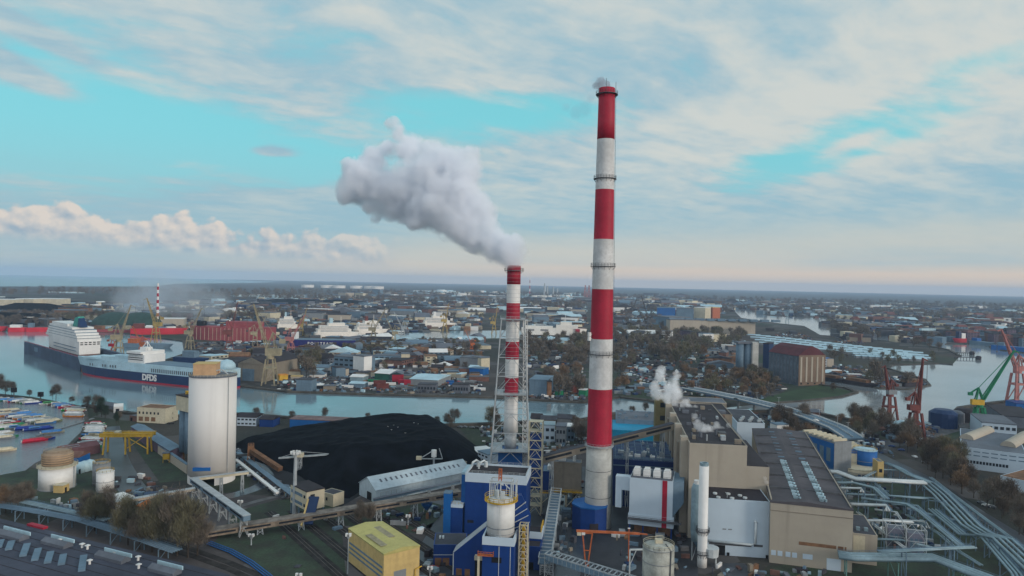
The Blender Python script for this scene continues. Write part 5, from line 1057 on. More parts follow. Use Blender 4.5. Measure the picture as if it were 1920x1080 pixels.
# ------------------------------------------------------------------ automatic wording for the many like things
LM = [(ph, G(x, y)) for ph, x, y in (
 ('marina', 80, 800), ('navy car ferry', 300, 715), ('floating dock', 100, 680), ('big dull-red ship', 430, 640), ('grey gabled canal hall', 470, 712), ('navy lettered hull', 600, 652), ('white cruise ships', 650, 632),
 ('green quay hall', 728, 706), ('red containers', 745, 718), ('short striped chimney', 960, 742), ('tallest striped chimney', 1125, 750), ('white car ferry', 1035, 628), ('beige shipyard hall', 1330, 625),
 ('concrete silos', 1408, 698), ('red-roofed granary', 1490, 722), ('grassy cape', 1560, 738), ('viaduct', 1450, 765), ('scrap peninsula', 1650, 722), ('dark red crane', 1718, 825), ('green crane', 1835, 790), ('pink crane', 1908, 750),
 ('blue-sided block', 1575, 870), ('long white-blue works', 1860, 880), ('harbour basin', 1750, 700), ('river bend', 1500, 605), ('coal heap', 700, 800), ('tall white silo', 395, 910), ('steel stair tower', 1001, 960),
 ('refinery', 1000, 552), ('oil terminal tanks', 680, 545), ('distant red-white chimney', 295, 612), ('far coal piles', 70, 580), ('old town quay', 1850, 645), ('garage rows', 1560, 665), ('orange crane', 884, 655), ('small coal wharf', 220, 600), ('turbine hall', 1500, 860), ('pipe field', 1760, 930), ('harbour office', 285, 800), ('canal bend', 1200, 760))]
ORD = ['nearest','second nearest','third nearest','fourth nearest','fifth nearest','sixth nearest','seventh nearest','eighth nearest','ninth nearest','tenth nearest','eleventh nearest','twelfth nearest','thirteenth nearest','fourteenth nearest','fifteenth nearest','sixteenth nearest','seventeenth nearest','eighteenth nearest','nineteenth nearest','twentieth nearest']
TENS = ['twenty','thirty','forty','fifty','sixty','seventy','eighty','ninety']; ON = ['first','second','third','fourth','fifth','sixth','seventh','eighth','ninth']
for t_ in TENS:
    if t_ != 'twenty': ORD.append((t_[:-1]+'ieth')+' nearest')
    ORD += [t_+'-'+o_+' nearest' for o_ in ON]
AUTO = []
def auto(o, phrase, cat, group=None): AUTO.append((o, phrase)); tag(o, None, cat, group); return o
def finish_labels():
    from collections import defaultdict
    D = defaultdict(list)
    for o, ph in AUTO:
        p = Vector(o.location) if o.type == 'EMPTY' or o.location.length > 1 else sum((Vector(v.co) for v in o.data.vertices[:8]), Vector())/8
        best = min(LM, key=lambda q: (q[1].x-p.x)**2+((q[1].y-p.y)*.6)**2); dd = p-best[1]
        tx = (p.x/p.y-best[1].x/best[1].y)*F; far = best[1].y
        rel = 'behind' if dd.y > abs(dd.x)*.8 else ('in front of' if -dd.y > abs(dd.x)*.8 else ('right of' if dd.x > 0 else 'left of'))
        D[(ph, rel, best[0])].append(((Vector((dd.x, dd.y, 0))).length, id(o), o))
    for (ph, rel, lm), l in D.items():
        l.sort(key=lambda q: q[0])
        for i, (_, _, o) in enumerate(l):
            o['label'] = '%s %s the %s' % (ph, rel, lm) if len(l) == 1 else '%s, %s of those %s the %s' % (ph, ORD[min(i, len(ORD)-1)], rel, lm)
            if len(o['label'].split()) > 16: o['label'] = '%s, %s %s the %s' % (ph, ORD[min(i, len(ORD)-1)], rel, lm)
# ------------------------------------------------------------------ trees
def tree_meshes(name, h, r, n, cm, seed, tw=.5, trunk=.28, shape=0, leaf=.07):
    rr = random.Random(seed); b = MB(); limbs = []
    b.tube([(0,0,-.2), (rr.uniform(-.1,.1), 0, h*.3), (rr.uniform(-.3,.3), rr.uniform(-.3,.3), h*.6), (0, 0, h*.92)], [trunk, trunk*.8, trunk*.5, trunk*.12], 6)
    for k in range(11):
        a = rr.uniform(0, 6.28); z0 = h*rr.uniform(.18, .6); rl = r*rr.uniform(.55, .95); z1 = min(h*.95, z0+h*rr.uniform(.15, .4))
        p0, p1, p2 = Vector((0,0,z0)), Vector((math.cos(a)*rl*.5, math.sin(a)*rl*.5, (z0+z1)/2-h*.02)), Vector((math.cos(a)*rl, math.sin(a)*rl, z1))
        b.tube([p0, p1, p2], [trunk*.4, trunk*.25, trunk*.08], 4); limbs.append((p0, p1, p2))
    tr = (b.v, b.f); vs = []; fs = []
    clumps = [(rr.uniform(0, 6.28), rr.uniform(.15, 1.15)**.7, rr.uniform(.2, 1.02)) for _ in range(20)]
    for k in range(n):
        a, rad_, f = clumps[k % 20]; zz = h*(.22+.74*f); env = r*(math.sin(math.pi*min(1, max(0, (zz/h-.14)/.92)))**.6 if shape == 0 else (1.05-zz/h)*1.1)
        c = Vector((math.cos(a)*env*rad_*.78, math.sin(a)*env*rad_*.78, zz))+Vector((rr.gauss(0, r*.24), rr.gauss(0, r*.24), rr.gauss(0, h*.07)))
        d = Vector((rr.gauss(0, .35)+math.cos(a)*.3, rr.gauss(0, .35)+math.sin(a)*.3, rr.uniform(.5, 1.0))); d.normalize(); s_ = d.cross(Vector((rr.gauss(0,1), rr.gauss(0,1), rr.gauss(0,1)))).normalized()
        l_ = tw*rr.uniform(.6, 1.5); i = len(vs); vs += [c-s_*leaf*tw, c+s_*leaf*tw, c+d*l_]; fs.append((i, i+1, i+2))
    return tr, (vs, fs), cm
M_bark = mat('bark', (.055, .045, .036), .95, .3, .6)
TC_ = dict(brown=mat('twigs_brown', sl(112, 103, 92), .95, .3, .3), olive=mat('twigs_olive', sl(110, 106, 84), .95, .3, .3), rust=mat('leaves_rust', sl(126, 104, 82), .95, .3, .3), dark=mat('twigs_dark', sl(94, 84, 74), .95, .3, .3), green=mat('needles_green', sl(44, 62, 46), .95, .3, .3))
TREE = {}
def protos():
    spec = dict(big=(16, 4.6, 9000, 1.1, .34), mid=(14, 4.4, 2300, 1.3, .30), far=(14, 4.6, 420, 2.3, .30), thin=(10, 4, 420, .55, .22))
    for k, (h, r, n, tw, trk) in spec.items():
        for c in TC_:
            for s_ in range(2 if k != 'thin' else 1):
                tr, cr, cm = tree_meshes(k+c, h, r, n, TC_[c], hash_(k+c)+s_, tw, trk, 1 if c == 'green' else 0, dict(big=.045, mid=.07, far=.13, thin=.07)[k])
                m1 = bpy.data.meshes.new('trunk'); m1.from_pydata(*[tr[0], [], tr[1]]); m1.materials.append(M_bark); m2 = bpy.data.meshes.new('crown'); m2.from_pydata(cr[0], [], cr[1]); m2.materials.append(cm); TREE[(k, c, s_)] = (m1, m2)
def hash_(s_): return sum(ord(q)*(i+3) for i, q in enumerate(s_))
protos()
TW = dict(brown='bare brown tree', olive='olive-brown bare tree', rust='rust-leaved autumn tree', dark='dark leafless tree', green='dark green conifer')
rt = random.Random(21); NT = [0]
def tree(x, y, kind, col, s_=1.0, label=None):
    m1, m2 = TREE[(kind, col, rt.randint(0, 1) if kind != 'thin' else 0)]; T = thing('bare_tree' if col != 'green' else 'conifer_tree', label, 'tree', (x, y, 0), rt.uniform(0, 6.28), 'trees on the river banks' if y > 400 else 'trees round the power plant'); s2 = s_*rt.uniform(.8, 1.2); T.scale = (s_, s_, s2); NT[0] += 1
    a = bpy.data.objects.new('trunk', m1); a.parent = T; COL.objects.link(a); c = bpy.data.objects.new('crown', m2); c.parent = T; COL.objects.link(c)
    if not label: auto(T, TW[col], 'tree')
    return T
WOOD = []
def grove(pts, n, kind, cols, s_=(0.7, 1.2)):
    if G(*pts[0]).y > 1500: WOOD.append((pts, n, cols, s_)); return
    n = int(n*.62)+1
    "n trees inside the polygon of photograph points"
    P = [G(*p) for p in pts]; x0, x1 = min(p.x for p in P), max(p.x for p in P); y0, y1 = min(p.y for p in P), max(p.y for p in P); k = 0; t_ = 0
    while k < n and t_ < n*60:
        t_ += 1; x, y = rt.uniform(x0, x1), rt.uniform(y0, y1); ins = False
        for i in range(len(P)):
            a, c = P[i], P[(i+1) % len(P)]
            if (a.y > y) != (c.y > y) and x < (c.x-a.x)*(y-a.y)/(c.y-a.y)+a.x: ins = not ins
        if ins and not wet(x, y): tree(x, y, kind, rt.choice(cols), rt.uniform(*s_)); k += 1
# foreground
for px, py, c, s_ in ((10,962,'rust',.75),(32,960,'brown',.85),(48,955,'brown',.75),(178,995,'olive',1.15),(200,990,'brown',.95),(165,985,'brown',.8),(240,1022,'olive',1.1),(262,1030,'brown',1.1),(285,1035,'olive',1.2),(310,1038,'olive',1.25),(332,1042,'brown',1.25),(352,1045,'olive',1.3),(370,1042,'brown',1.1),(298,1015,'brown',1.0),(340,1018,'brown',1.0),
    (238,1000,'brown',.8),(676,990,'brown',.6),(695,985,'brown',.5)): p = G(px, py); tree(p.x, p.y, 'big', c, s_)
for px, py, c, s_ in ((190,782,'green',1.0),(182,780,'dark',.7),(197,785,'green',.8),(105,748,'dark',.9),(99,747,'dark',.6),(55,745,'dark',.5),(135,757,'dark',.5),(10,744,'dark',1.0),(-4,742,'dark',1.1),(22,742,'dark',.7),(165,770,'dark',.8),(180,772,'dark',.8),(852,797,'dark',1.0),(838,800,'dark',.7),(845,802,'brown',.6),(820,796,'dark',.5),(690,790,'dark',.5),(610,788,'dark',.6),(548,788,'dark',.6),(920,800,'olive',1.1),(932,803,'dark',.7),(925,795,'dark',.8),(1090,835,'dark',1.0),(1083,828,'brown',.9),(1078,815,'dark',.8),(480,784,'dark',.6),
    (218,796,'green',.6),(222,792,'brown',.5),(1185,778,'dark',.6),(1210,775,'dark',.6)): p = G(px, py); tree(p.x, p.y, 'mid', c, s_)
# bank opposite and beyond
grove([(540,712),(600,712),(625,690),(600,670),(548,676)], 22, 'far', ['brown','brown','olive'], (.9, 1.4))
grove([(480,706),(520,706),(520,690),(485,690)], 6, 'far', ['brown'], (.7, 1.1))
grove([(1015,745),(1062,748),(1070,705),(1030,700)], 18, 'far', ['brown','rust','brown'], (.8, 1.3))
grove([(1070,748),(1098,748),(1100,715),(1080,700)], 9, 'far', ['brown','rust'], (.8, 1.3))
grove([(990,680),(1100,682),(1102,655),(992,660)], 22, 'far', ['brown','olive','dark'], (.8, 1.3))
grove([(1150,745),(1170,745),(1175,700),(1150,690)], 9, 'far', ['brown','rust'], (.8, 1.2))
grove([(1160,650),(1330,650),(1330,628),(1250,618),(1170,625)], 34, 'far', ['brown','olive','olive'], (1.0, 1.6))
grove([(1240,690),(1330,690),(1325,660),(1230,662)], 24, 'far', ['brown','olive','rust'], (1.0, 1.6))
grove([(1262,735),(1312,738),(1305,700),(1258,700)], 9, 'far', ['rust','brown'], (.8, 1.2))
grove([(1385,725),(1420,728),(1440,735),(1470,742),(1475,735),(1440,705),(1390,705)], 18, 'far', ['olive','rust','brown'], (.8, 1.3))
grove([(1440,612),(1560,625),(1700,655),(1700,640),(1560,612),(1450,603)], 36, 'far', ['dark','brown'], (.9, 1.5))
grove([(1640,640),(1770,662),(1760,640),(1690,628),(1640,628)], 26, 'far', ['dark','brown'], (.9, 1.4))
grove([(1560,680),(1590,682),(1580,668),(1550,668)], 6, 'far', ['brown'], (.9, 1.2))
grove([(1500,690),(1760,680),(1740,668),(1620,662)], 16, 'far', ['brown','olive'], (.6, 1.0))
grove([(1560,735),(1590,738),(1580,730),(1560,726)], 3, 'far', ['dark'], (.6, .9))
for px, py, c, s_ in ((1640,725,'brown',1.6),(1650,727,'brown',1.4),(1632,722,'olive',1.4),(1700,725,'brown',1.2),(1708,724,'brown',1.1)): p = G(px, py); tree(p.x, p.y, 'far', c, s_)
# avenue right of the plant
grove([(1470,835),(1540,835),(1530,790),(1450,788)], 22, 'mid', ['rust','brown','dark'], (.6, 1.1))
grove([(1570,800),(1625,830),(1650,830),(1620,790),(1580,780)], 18, 'mid', ['rust','olive','brown'], (.7, 1.1))
grove([(1640,815),(1700,850),(1760,905),(1800,930),(1830,925),(1770,862),(1720,828),(1660,800)], 46, 'mid', ['brown','rust','olive','dark'], (.7, 1.25))
grove([(1740,880),(1790,905),(1810,890),(1770,865)], 12, 'mid', ['rust','olive'], (.8, 1.3))
grove([(1790,960),(1870,1000),(1920,1010),(1930,960),(1850,930),(1810,930)], 20, 'mid', ['brown','dark'], (.6, 1.0))
for px, py, s_ in ((1597,790,.9),(1606,788,1.1)): p = G(px, py); tree(p.x, p.y, 'mid', 'brown', s_)
import numpy as np
def wood(name, pts, n, cols, s_, h0=1.0):
    n = int(n*2.2); V_, F_, M_ = [], [], []; ms = [TC_[c] for c in sorted(set(cols))]+[M_bark]; ids = sorted(set(cols)); P = [G(*p) for p in pts]; x0, x1 = min(p.x for p in P), max(p.x for p in P); y0, y1 = min(p.y for p in P), max(p.y for p in P); k = 0; t_ = 0; off = 0
    while k < n and t_ < n*60:
        t_ += 1; x, y = rt.uniform(x0, x1), rt.uniform(y0, y1); ins = False
        for i in range(len(P)):
            a, c = P[i], P[(i+1) % len(P)]
            if (a.y > y) != (c.y > y) and x < (c.x-a.x)*(y-a.y)/(c.y-a.y)+a.x: ins = not ins
        if not ins or wetview(x, y): continue
        k += 1; c = rt.choice(cols); me = TREE[('far', c, rt.randint(0, 1))][1]; q = rt.uniform(*s_)*h0; an = rt.uniform(0, 6.28); m = len(me.vertices)//3; keep = range(0, m, 3 if y0 > 2500 else 1); ca, sa = math.cos(an)*q, math.sin(an)*q
        for f in keep:
            for v in range(3): co = me.vertices[3*f+v].co; V_.append((x+co.x*ca-co.y*sa, y+co.x*sa+co.y*ca, co.z*q))
            F_.append((off, off+1, off+2)); off += 3; M_.append(ids.index(c))
    b = MB(); b.v, b.f, b.m = V_, F_, M_; return tag(b.obj(name, ms), kind='stuff')
for pts, n, cols, s_ in WOOD: wood('woodland', pts, n, cols, s_)
wood('woodland', [(330,560),(900,572),(1100,584),(1100,576),(900,568),(330,556)], 150, ['dark','brown'], (1.2,2.0), 1.2)
wood('woodland', [(90,604),(340,604),(500,600),(500,594),(100,594)], 80, ['dark','brown','olive'], (.8,1.4))
wood('woodland', [(0,612),(110,612),(110,596),(0,592)], 50, ['brown','dark'], (.8,1.4))
wood('woodland', [(1450,585),(1920,606),(1920,596),(1500,580)], 120, ['dark','brown'], (1.2,2.0))
wood('woodland', [(1155,582),(1440,590),(1440,582),(1155,574)], 70, ['dark','brown'], (1.0,1.8))
wood('woodland', [(560,660),(900,668),(900,645),(700,648)], 60, ['brown','olive','dark'], (.5,.9))
import numpy as np
# ------------------------------------------------------------------ ships
def ship(name, label, cat, st, bo, beam, layers, sup, group=None, z0=0.0, flare=.0, rake=6):
    "st, bo: waterline points of stern and bow; layers: (z0, z1, material, name); sup: (f0, f1, half width share, z0, z1, material, name)"
    T = thing(name, label, cat, (st.x, st.y, z0), math.atan2(bo.y-st.y, bo.x-st.x), group); Ls = math.hypot(bo.x-st.x, bo.y-st.y)
    def plan(z, zt):
        e = rake*z/zt; k = []
        for f, wv in ((0,.86),(.04,.96),(.12,1),(.6,1),(.74,.93),(.85,.70),(.93,.40),(.98,.14),(1,.02)): k.append((f*Ls+(e if f > .7 else 0)*(f-.7)/.3, wv*beam/2))
        return [(x, -w) for x, w in k]+[(x, w) for x, w in reversed(k)]
    zt = layers[-1][1]
    for a, c, m, nm in layers:
        P, Q = plan(a, zt), plan(c, zt); n = len(P); b = MB(); b.add([(x, y, a) for x, y in P]+[(x, y, c) for x, y in Q], [(i, (i+1) % n, n+(i+1) % n, n+i) for i in range(n)]+[tuple(range(n))[::-1], tuple(range(n, 2*n))]); b.obj(nm, m, T)
    for (f0, f1, wv, a, c, m, nm) in sup:
        b = MB(); b.box(f0*Ls, -wv*beam/2, a+.02, f1*Ls, wv*beam/2, c); b.obj(nm, m, T)
    return T, Ls
def text3d(s_, T, loc, rot, size, m, name='lettering', bold=1.0):
    c = bpy.data.curves.new(name, 'FONT'); c.body = s_; c.size = size; c.extrude = .05; c.offset = .02*size*bold; c.align_x = 'CENTER'; q = bpy.data.objects.new(name, c); COL.objects.link(q); dg = bpy.context.evaluated_depsgraph_get(); me = bpy.data.meshes.new_from_object(q.evaluated_get(dg)); bpy.data.objects.remove(q); me.materials.clear(); me.materials.append(m); o = bpy.data.objects.new(name, me); COL.objects.link(o); o.parent = T; o.location = loc; o.rotation_euler = rot; return o
# navy ferry: bow to the left, stern hidden behind the silo
bo, st = G(156, 701), G(434, 729.5); T, Ls = ship('car_ferry', 'navy and white car ferry with DFDS on its hull moored along the canal', 'ferry', st, bo, 27,
    [(0,1.6,M_red,'boot_stripe'),(1.62,10.5,M_hull,'hull'),(10.52,19.5,M_pale,'upper_hull')],
    [(.60,.92,.86,19.5,21.5,M_pale,'foredeck_house'),(.605,.80,.84,21.5,23.5,M_pale,'foredeck_house'),(.605,.70,.82,23.5,25.5,M_pale,'foredeck_house'),(.49,.60,.94,19.5,28,M_w2,'bridge_block'),(.505,.60,1.08,28,31.5,M_w2,'bridge'),(.05,.13,.5,19.5,27,M_w2,'funnel_casing'),(.53,.57,.3,31.5,35,M_w2,'funnel')], rake=9)
# the ship's frame runs stern to bow, so its camera side is +y
b = MB(); b.beam((Ls*.52, -3, 31), (Ls*.545, 0, 41), .6); b.beam((Ls*.52, 3, 31), (Ls*.545, 0, 41), .6); b.beam((Ls*.59, 0, 31), (Ls*.545, 0, 41), .7); b.obj('mast', M_w2, T)
b = MB(); b.box(Ls*.05, -12.4, 19.55, Ls*.485, 12.4, 20.1); b.obj('weather_deck', M_lead, T)
for k in range(34): b = MB(); x = Ls*(.02+.0125*k); b.box(x, 13.5, 11.7, x+1.3, 13.62, 15.4); b.obj('side_opening', M_steeld, T)
for k in (0,1,2,4,5,9,10): b = MB(); x = Ls*(.68+.018*k); b.box(x, 13.3, 12.6, x+1.2, 13.56, 15.2); b.obj('side_opening', M_steeld, T)
for z in (22.5, 24.5, 28.5): b = MB(); b.box(Ls*.5, 12.7, z, Ls*.6, 12.85 if z < 27 else 14.8, z+.8); b.obj('window_band', M_glass, T)
text3d('DFDS', T, (Ls*.45, 13.66, 3.2), (R(90), 0, R(180)), 8.4, M_w2, bold=2.2)
b = MB(); b.lathe([(8.5, 19.6), (8, 24), (5, 27.5), (.3, 29)], Ls*.03, 0, 16); b.obj('stern_dome', M_pale, T, True)
# floating dock with cruise ship inside
st, bo = G(150, 697), G(45, 662); d_ = (bo-st); Ld = d_.length; T = thing('floating_dock', 'grey-blue floating dock with a high side wall, pointing out across the water', 'floating dock', (st.x, st.y, 0), math.atan2(d_.y, d_.x)); bwid = 52
M_dock = mat('dock_wall', sl(62, 78, 100), .7, .2, .05, streak=.3)
b = MB(); b.box(0, -bwid, -.2, Ld, 0, 3.5); b.obj('pontoon', M_dock, T); b = MB(); b.box(0, -4, 3.502, Ld, 0, 15.5); b.obj('side_wall', M_dock, T); b = MB(); b.box(0, -bwid, 3.502, Ld, -bwid+4, 15.5); b.obj('side_wall', M_dock, T)
b = MB(); rail(b, [(0,-.4,15.5),(Ld,-.4,15.5)], 1.3, .2, 10); b.obj('railing', M_red, T)
b = MB(); b.box(Ld*.72, .01, 7, Ld*.79, .15, 12.5); b.obj('faded_panel', M_lead, T); b = MB(); b.box(-3, -9, -.2, -.01, -1, 12); b.obj('end_stage', M_rust, T)
b = MB(); b.box(-3.4, -8, 8, -3.01, -4, 10); b.obj('white_board', M_w2, T)
DK = T
def luff(px, py, top, name, label, m, cab, side=1, jl=26, ja=58, hp=13, az=None, m2=None, pw=6):
    "level-luffing portal crane; ja is the jib angle, hp the portal height; height scaled to the photograph"
    o = G(px, py); H_ = Z(px, top, o.y); s_ = H_/(hp+6+jl*math.sin(R(ja)))
    T = thing(name, label, 'crane', (o.x, o.y, 0), az if az is not None else rt.uniform(-.4, .4)); m2 = m2 or m; T.scale = (s_, s_, s_)
    for sx in (-1, 1):
        for sy in (-1, 1): b = MB(); b.beam((sx*pw*.62, sy*pw*.55, 0), (sx*pw*.32, sy*pw*.3, hp), .9); b.obj('leg', m, T)
    b = MB(); b.box(-pw*.5, -pw*.45, hp*.62, pw*.5, pw*.45, hp*.68); b.cyl(0, 0, hp+.01, hp+2, pw*.36, 14)
    for sy in (-1, 1): b.beam((-pw*.6, sy*pw*.5, 1), (pw*.4, sy*pw*.4, hp*.62), .35)
    b.obj('portal', m, T)
    b = MB(); b.box(-6*side if side > 0 else -2.5, -2, hp+2.01, 2.5 if side > 0 else 6, 2, hp+6); b.obj('machinery_house', cab, T)
    b = MB(); 
    for sy in (-1, 1): b.beam((-3*side, sy*1.6, hp+6), (-1.2*side, sy*.8, hp+15), .5); b.beam((2*side, sy*1.6, hp+6), (-1.2*side, sy*.8, hp+15), .5)
    b.beam((-1.2*side, -.8, hp+15), (-1.2*side, .8, hp+15), .5); b.beam((-1.2*side,0,hp+15), (-6.5*side,0,hp+11), .6); b.box(-8.2 if side > 0 else 5.2, -1.2, hp+9, -5.2 if side > 0 else 8.2, 1.2, hp+11.4); b.obj('tower_frame', m2, T)
    e = Vector((side*(2+jl*math.cos(R(ja))), 0, hp+6+jl*math.sin(R(ja)))); a = Vector((side*2, 0, hp+5)); b = MB()
    for sy in (-1, 1):
        b.beam(a+Vector((0, sy*1.5, 0)), e+Vector((0, sy*.4, 0)), .5); b.beam(a+Vector((-1*side, sy*1.2, 1.6)), e+Vector((0, sy*.4, .5)), .35)
    for k in range(9): p = a.lerp(e, k/9); q = a.lerp(e, (k+1)/9); w_ = 1.5-1.1*k/9; b.beam(p+Vector((0,-w_,0)), q+Vector((0,w_*.9,.3)), .22); b.beam(p+Vector((0,w_,0)), p+Vector((-side*.8,-w_,1.4*(1-k/9))), .22)
    b.beam((-1.2*side, 0, hp+15), e, .22); b.beam(e, e+Vector((side*3.5, 0, -1.5)), .5); b.obj('jib', m2, T)
    b = MB(); b.beam(e+Vector((side*3.5,0,-1.5)), e+Vector((side*3.5,0,-1.5-jl*.5)), .15); b.box(e.x+side*3.5-.4, -.4, e.z-jl*.5-2.6, e.x+side*3.5+.4, .4, e.z-jl*.5-1.5); b.obj('hook', M_steeld, T)
    return T
M_craney = mat('crane_cream', sl(152, 143, 118), .75, .2, .2); M_yel2 = mat('crane_ochre', sl(164, 142, 84), .75, .2, .2); M_pink = mat('crane_faded_red', sl(168, 112, 108), .75, .2, .2)
st2, bo2 = G(190, 676), G(70, 640); uu = (bo-st).normalized(); cs = st+uu*38+Vector((uu.y, -uu.x, 0))*0+Vector((-uu.y, uu.x, 0))*-26; 
# ship inside: stern towards us, on the dock floor
sn = Vector((-uu.y, uu.x, 0)); sn = sn if sn.y > 0 else -sn; cs = G(168, 680)
T, Ls = ship('cruise_ship', 'white striped cruise ship with a teal funnel standing in the floating dock', 'cruise ship', cs, cs+uu*165, 27, [(0,5,M_brick,'lower_hull'),(5.02,21,M_w2,'hull')],
    [(.01,.86,.98,21,24,M_w2,'deck'),(.03,.84,.96,24.6,27.2,M_w2,'deck'),(.06,.82,.94,27.8,30.4,M_w2,'deck'),(.10,.80,.92,31,33.6,M_w2,'deck'),(.17,.78,.9,34.2,36.8,M_w2,'deck'),(.32,.74,.8,37,40,M_w2,'bridge_deck')], z0=5.5, rake=10)
for k, z in enumerate((24, 27.2, 30.4, 33.6)): b = MB(); b.box(Ls*(.04+.025*k), -12.6, z, Ls*.80, 12.6, z+.62); b.obj('dark_deck_gap', M_lead, T)
for z in (17.2, 19.6): 
    for k in range(5): b = MB(); b.box(-.25, -11+k*4.6, z-.6, -.01, -8+k*4.6, z+.7); b.obj('stern_window', M_glass, T)
for z in (9, 13): b = MB(); b.box(Ls*.02, 14.2, z, Ls*.6, 14.56, z+.8); b.box(Ls*.02, -14.56, z, Ls*.6, -14.2, z+.8); b.obj('porthole_row', M_lead, T)
b = MB(); b.add([(Ls*.2,-5,37),(Ls*.32,-5,37),(Ls*.30,-3.5,48),(Ls*.22,-3.5,50),(Ls*.2,5,37),(Ls*.32,5,37),(Ls*.30,3.5,48),(Ls*.22,3.5,50)], [(0,1,2,3),(5,4,7,6),(4,0,3,7),(1,5,6,2),(3,2,6,7)]); b.obj('funnel', mat('funnel_teal', sl(20, 140, 128), .5), T)
b = MB(); b.add([(Ls*.14,-4,37),(Ls*.199,-5,37),(Ls*.21,-3.5,48),(Ls*.14,4,37),(Ls*.199,5,37),(Ls*.21,3.5,48)], [(0,1,2),(4,3,5),(0,2,5,3),(1,4,5,2)]); b.obj('funnel_fin', M_hull, T)
for px, py, top, lab in ((137, 672, 642, 'bright red gantry crane head on the near wall of the floating dock'), (212, 668, 628, 'rust-red crane behind the stern of the ship in the floating dock')):
    luff(px, py, top, 'dock_crane', lab, M_red if px < 150 else M_orange, M_red, 1, 14, 60, 12)
# other vessels
def hull_px(name, label, cat, a, c, beam, layers, sup, **k): return ship(name, label, cat, G(*a), G(*c), beam, layers, sup, **k)
DR = mat('dull_red_hull', sl(150, 72, 78), .8, .15, .05, streak=.3); BR = mat('bright_red_hull', sl(186, 34, 52), .6, .12, .05)
hull_px('coaster', 'red-hulled coaster moored at the far quay, farthest left', 'ship', (-60,621), (9,621), 14, [(0,9,BR,'hull')], [(.1,.3,.8,9,16,M_w2,'bridge')])
hull_px('coaster', 'red-hulled coaster with a white bridge, second along the far quay', 'ship', (17,622), (50,622), 13, [(0,8,BR,'hull')], [(.1,.7,.8,8,13,M_w2,'bridge')])
hull_px('coaster', 'red-hulled coaster nearest the bow of the docked cruise ship', 'ship', (50,622), (88,622), 13, [(0,8,BR,'hull')], [(.1,.35,.8,8,16,M_lead,'bridge')])
hull_px('red_freighter', 'bright red freighter hull behind the yellow portal crane', 'ship', (245,627), (346,626), 18, [(0,11,BR,'hull')], [(.05,.25,.8,11,20,M_dred,'bridge')])
hull_px('red_freighter', 'thin red barge behind the docked cruise ship', 'ship', (172,622), (246,624), 12, [(0,5,DR,'hull')], [(.1,.3,.7,5,12,M_rust,'bridge')])
T, Ls = hull_px('ship_under_repair', 'huge dull-red hull without superstructure lying at the shipyard', 'ship', (512,640), (362,636), 30, [(0,24,DR,'hull')], [(.15,.55,.8,24,33,DR,'upper_block'),(.86,.93,.5,24,32,M_black,'bow_gear')])
b = MB()
for k in range(18): b.box(Ls*(.05+k*.05), 15.0, 1, Ls*(.05+k*.05)+.5, 15.2, 22)
b.obj('scaffolding', M_cream, T)
T, Ls = hull_px('blue_freighter', 'navy over red freighter hull lettered POLSTEAM lying in dry dock', 'ship', (546,654), (660,656), 22, [(0,5,DR,'lower_hull'),(5.02,15,mat('deep_blue_hull', sl(30,34,104), .6),'hull'),(15.02,16,M_lead,'deck_edge')], [(.02,.1,.7,16,26,M_w2,'bridge')])
text3d('P O L S T E A M', T, (Ls*.5, -11.3, 8.2), (R(90), 0, 0), 5.6, M_w2, bold=1.5)
WM = mat('bright_ship_white', sl(226,222,214), .6, .05, .05)
def liner(lab, a, c, fn=M_hull, hm=None):
    T, Ls = hull_px('passenger_ship', lab, 'ship', a, c, 22, [(0,11,hm or WM,'hull')], [(.05,.85,.95,11,17,WM,'deck'),(.1,.78,.9,17.4,23,WM,'deck'),(.3,.7,.8,23,28,WM,'bridge_deck'),(.34,.42,.4,28,37,fn,'funnel')])
    for z in (12.6, 15, 18.6, 21): b = MB(); b.box(Ls*.12, -10.7 if z < 17 else -10.1, z, Ls*.76, -10.45 if z < 17 else -9.9, z+.8); b.obj('window_band', M_lead, T)
    b = MB(); b.beam((Ls*.62,0,28),(Ls*.62,0,40),.6); b.beam((Ls*.62,-4,35),(Ls*.62,4,35),.4); b.obj('mast', WM, T)
liner('white passenger ship with a pale blue funnel, moored behind the navy lettered hull', (590,634), (668,633), M_pale); liner('white passenger ship with a red-brown funnel next to the pale blue funnelled one', (664,628), (722,627), M_dred)
liner('small white passenger ship by the far yard, between two cream cranes', (792,614), (850,614), M_w2); liner('white ship nearest the huge dull-red hull', (520,618), (560,618), M_pale)
T, Ls = hull_px('white_ferry', 'white ferry with red bow stripe moored between the two striped chimneys', 'ferry', (978,629), (1095,632), 24, [(0,3,M_roofd,'lower_hull'),(3.02,17,WM,'hull')], [(.05,.5,.9,17,21,WM,'deck'),(.55,.9,.9,17,24,WM,'deck'),(.62,.8,.7,24,30,WM,'bridge'),(.02,.06,.5,17,32,WM,'stern_mast_house')])
b = MB(); b.box(Ls*.86, -12.4, 10, Ls*.93, -9, 17); b.obj('red_stripe', M_red, T)
for k in range(18): b = MB(); x = Ls*(.08+.014*k+(.10 if k > 8 else 0)); b.box(x, -12.2, 11, x+1.2, -12.02, 15); b.obj('side_opening', M_steeld, T)
b = MB(); b.beam((Ls*.7,0,30),(Ls*.7,0,46),.8); b.beam((Ls*.7-3,0,30),(Ls*.7,0,40),.5); b.obj('mast', M_w2, T)
for px, py, px2, lab, m, sm in ((1793,0,0,'',0,0),)[:0]: pass
hull_px('tug', 'red-hulled tug with a white and black bridge at the old town quay', 'ship', (1808,642), (1790,642), 14, [(0,9,BR,'hull')], [(.1,.5,.8,9,20,M_w2,'bridge'),(.5,.75,.6,9,24,M_hull,'funnel')])
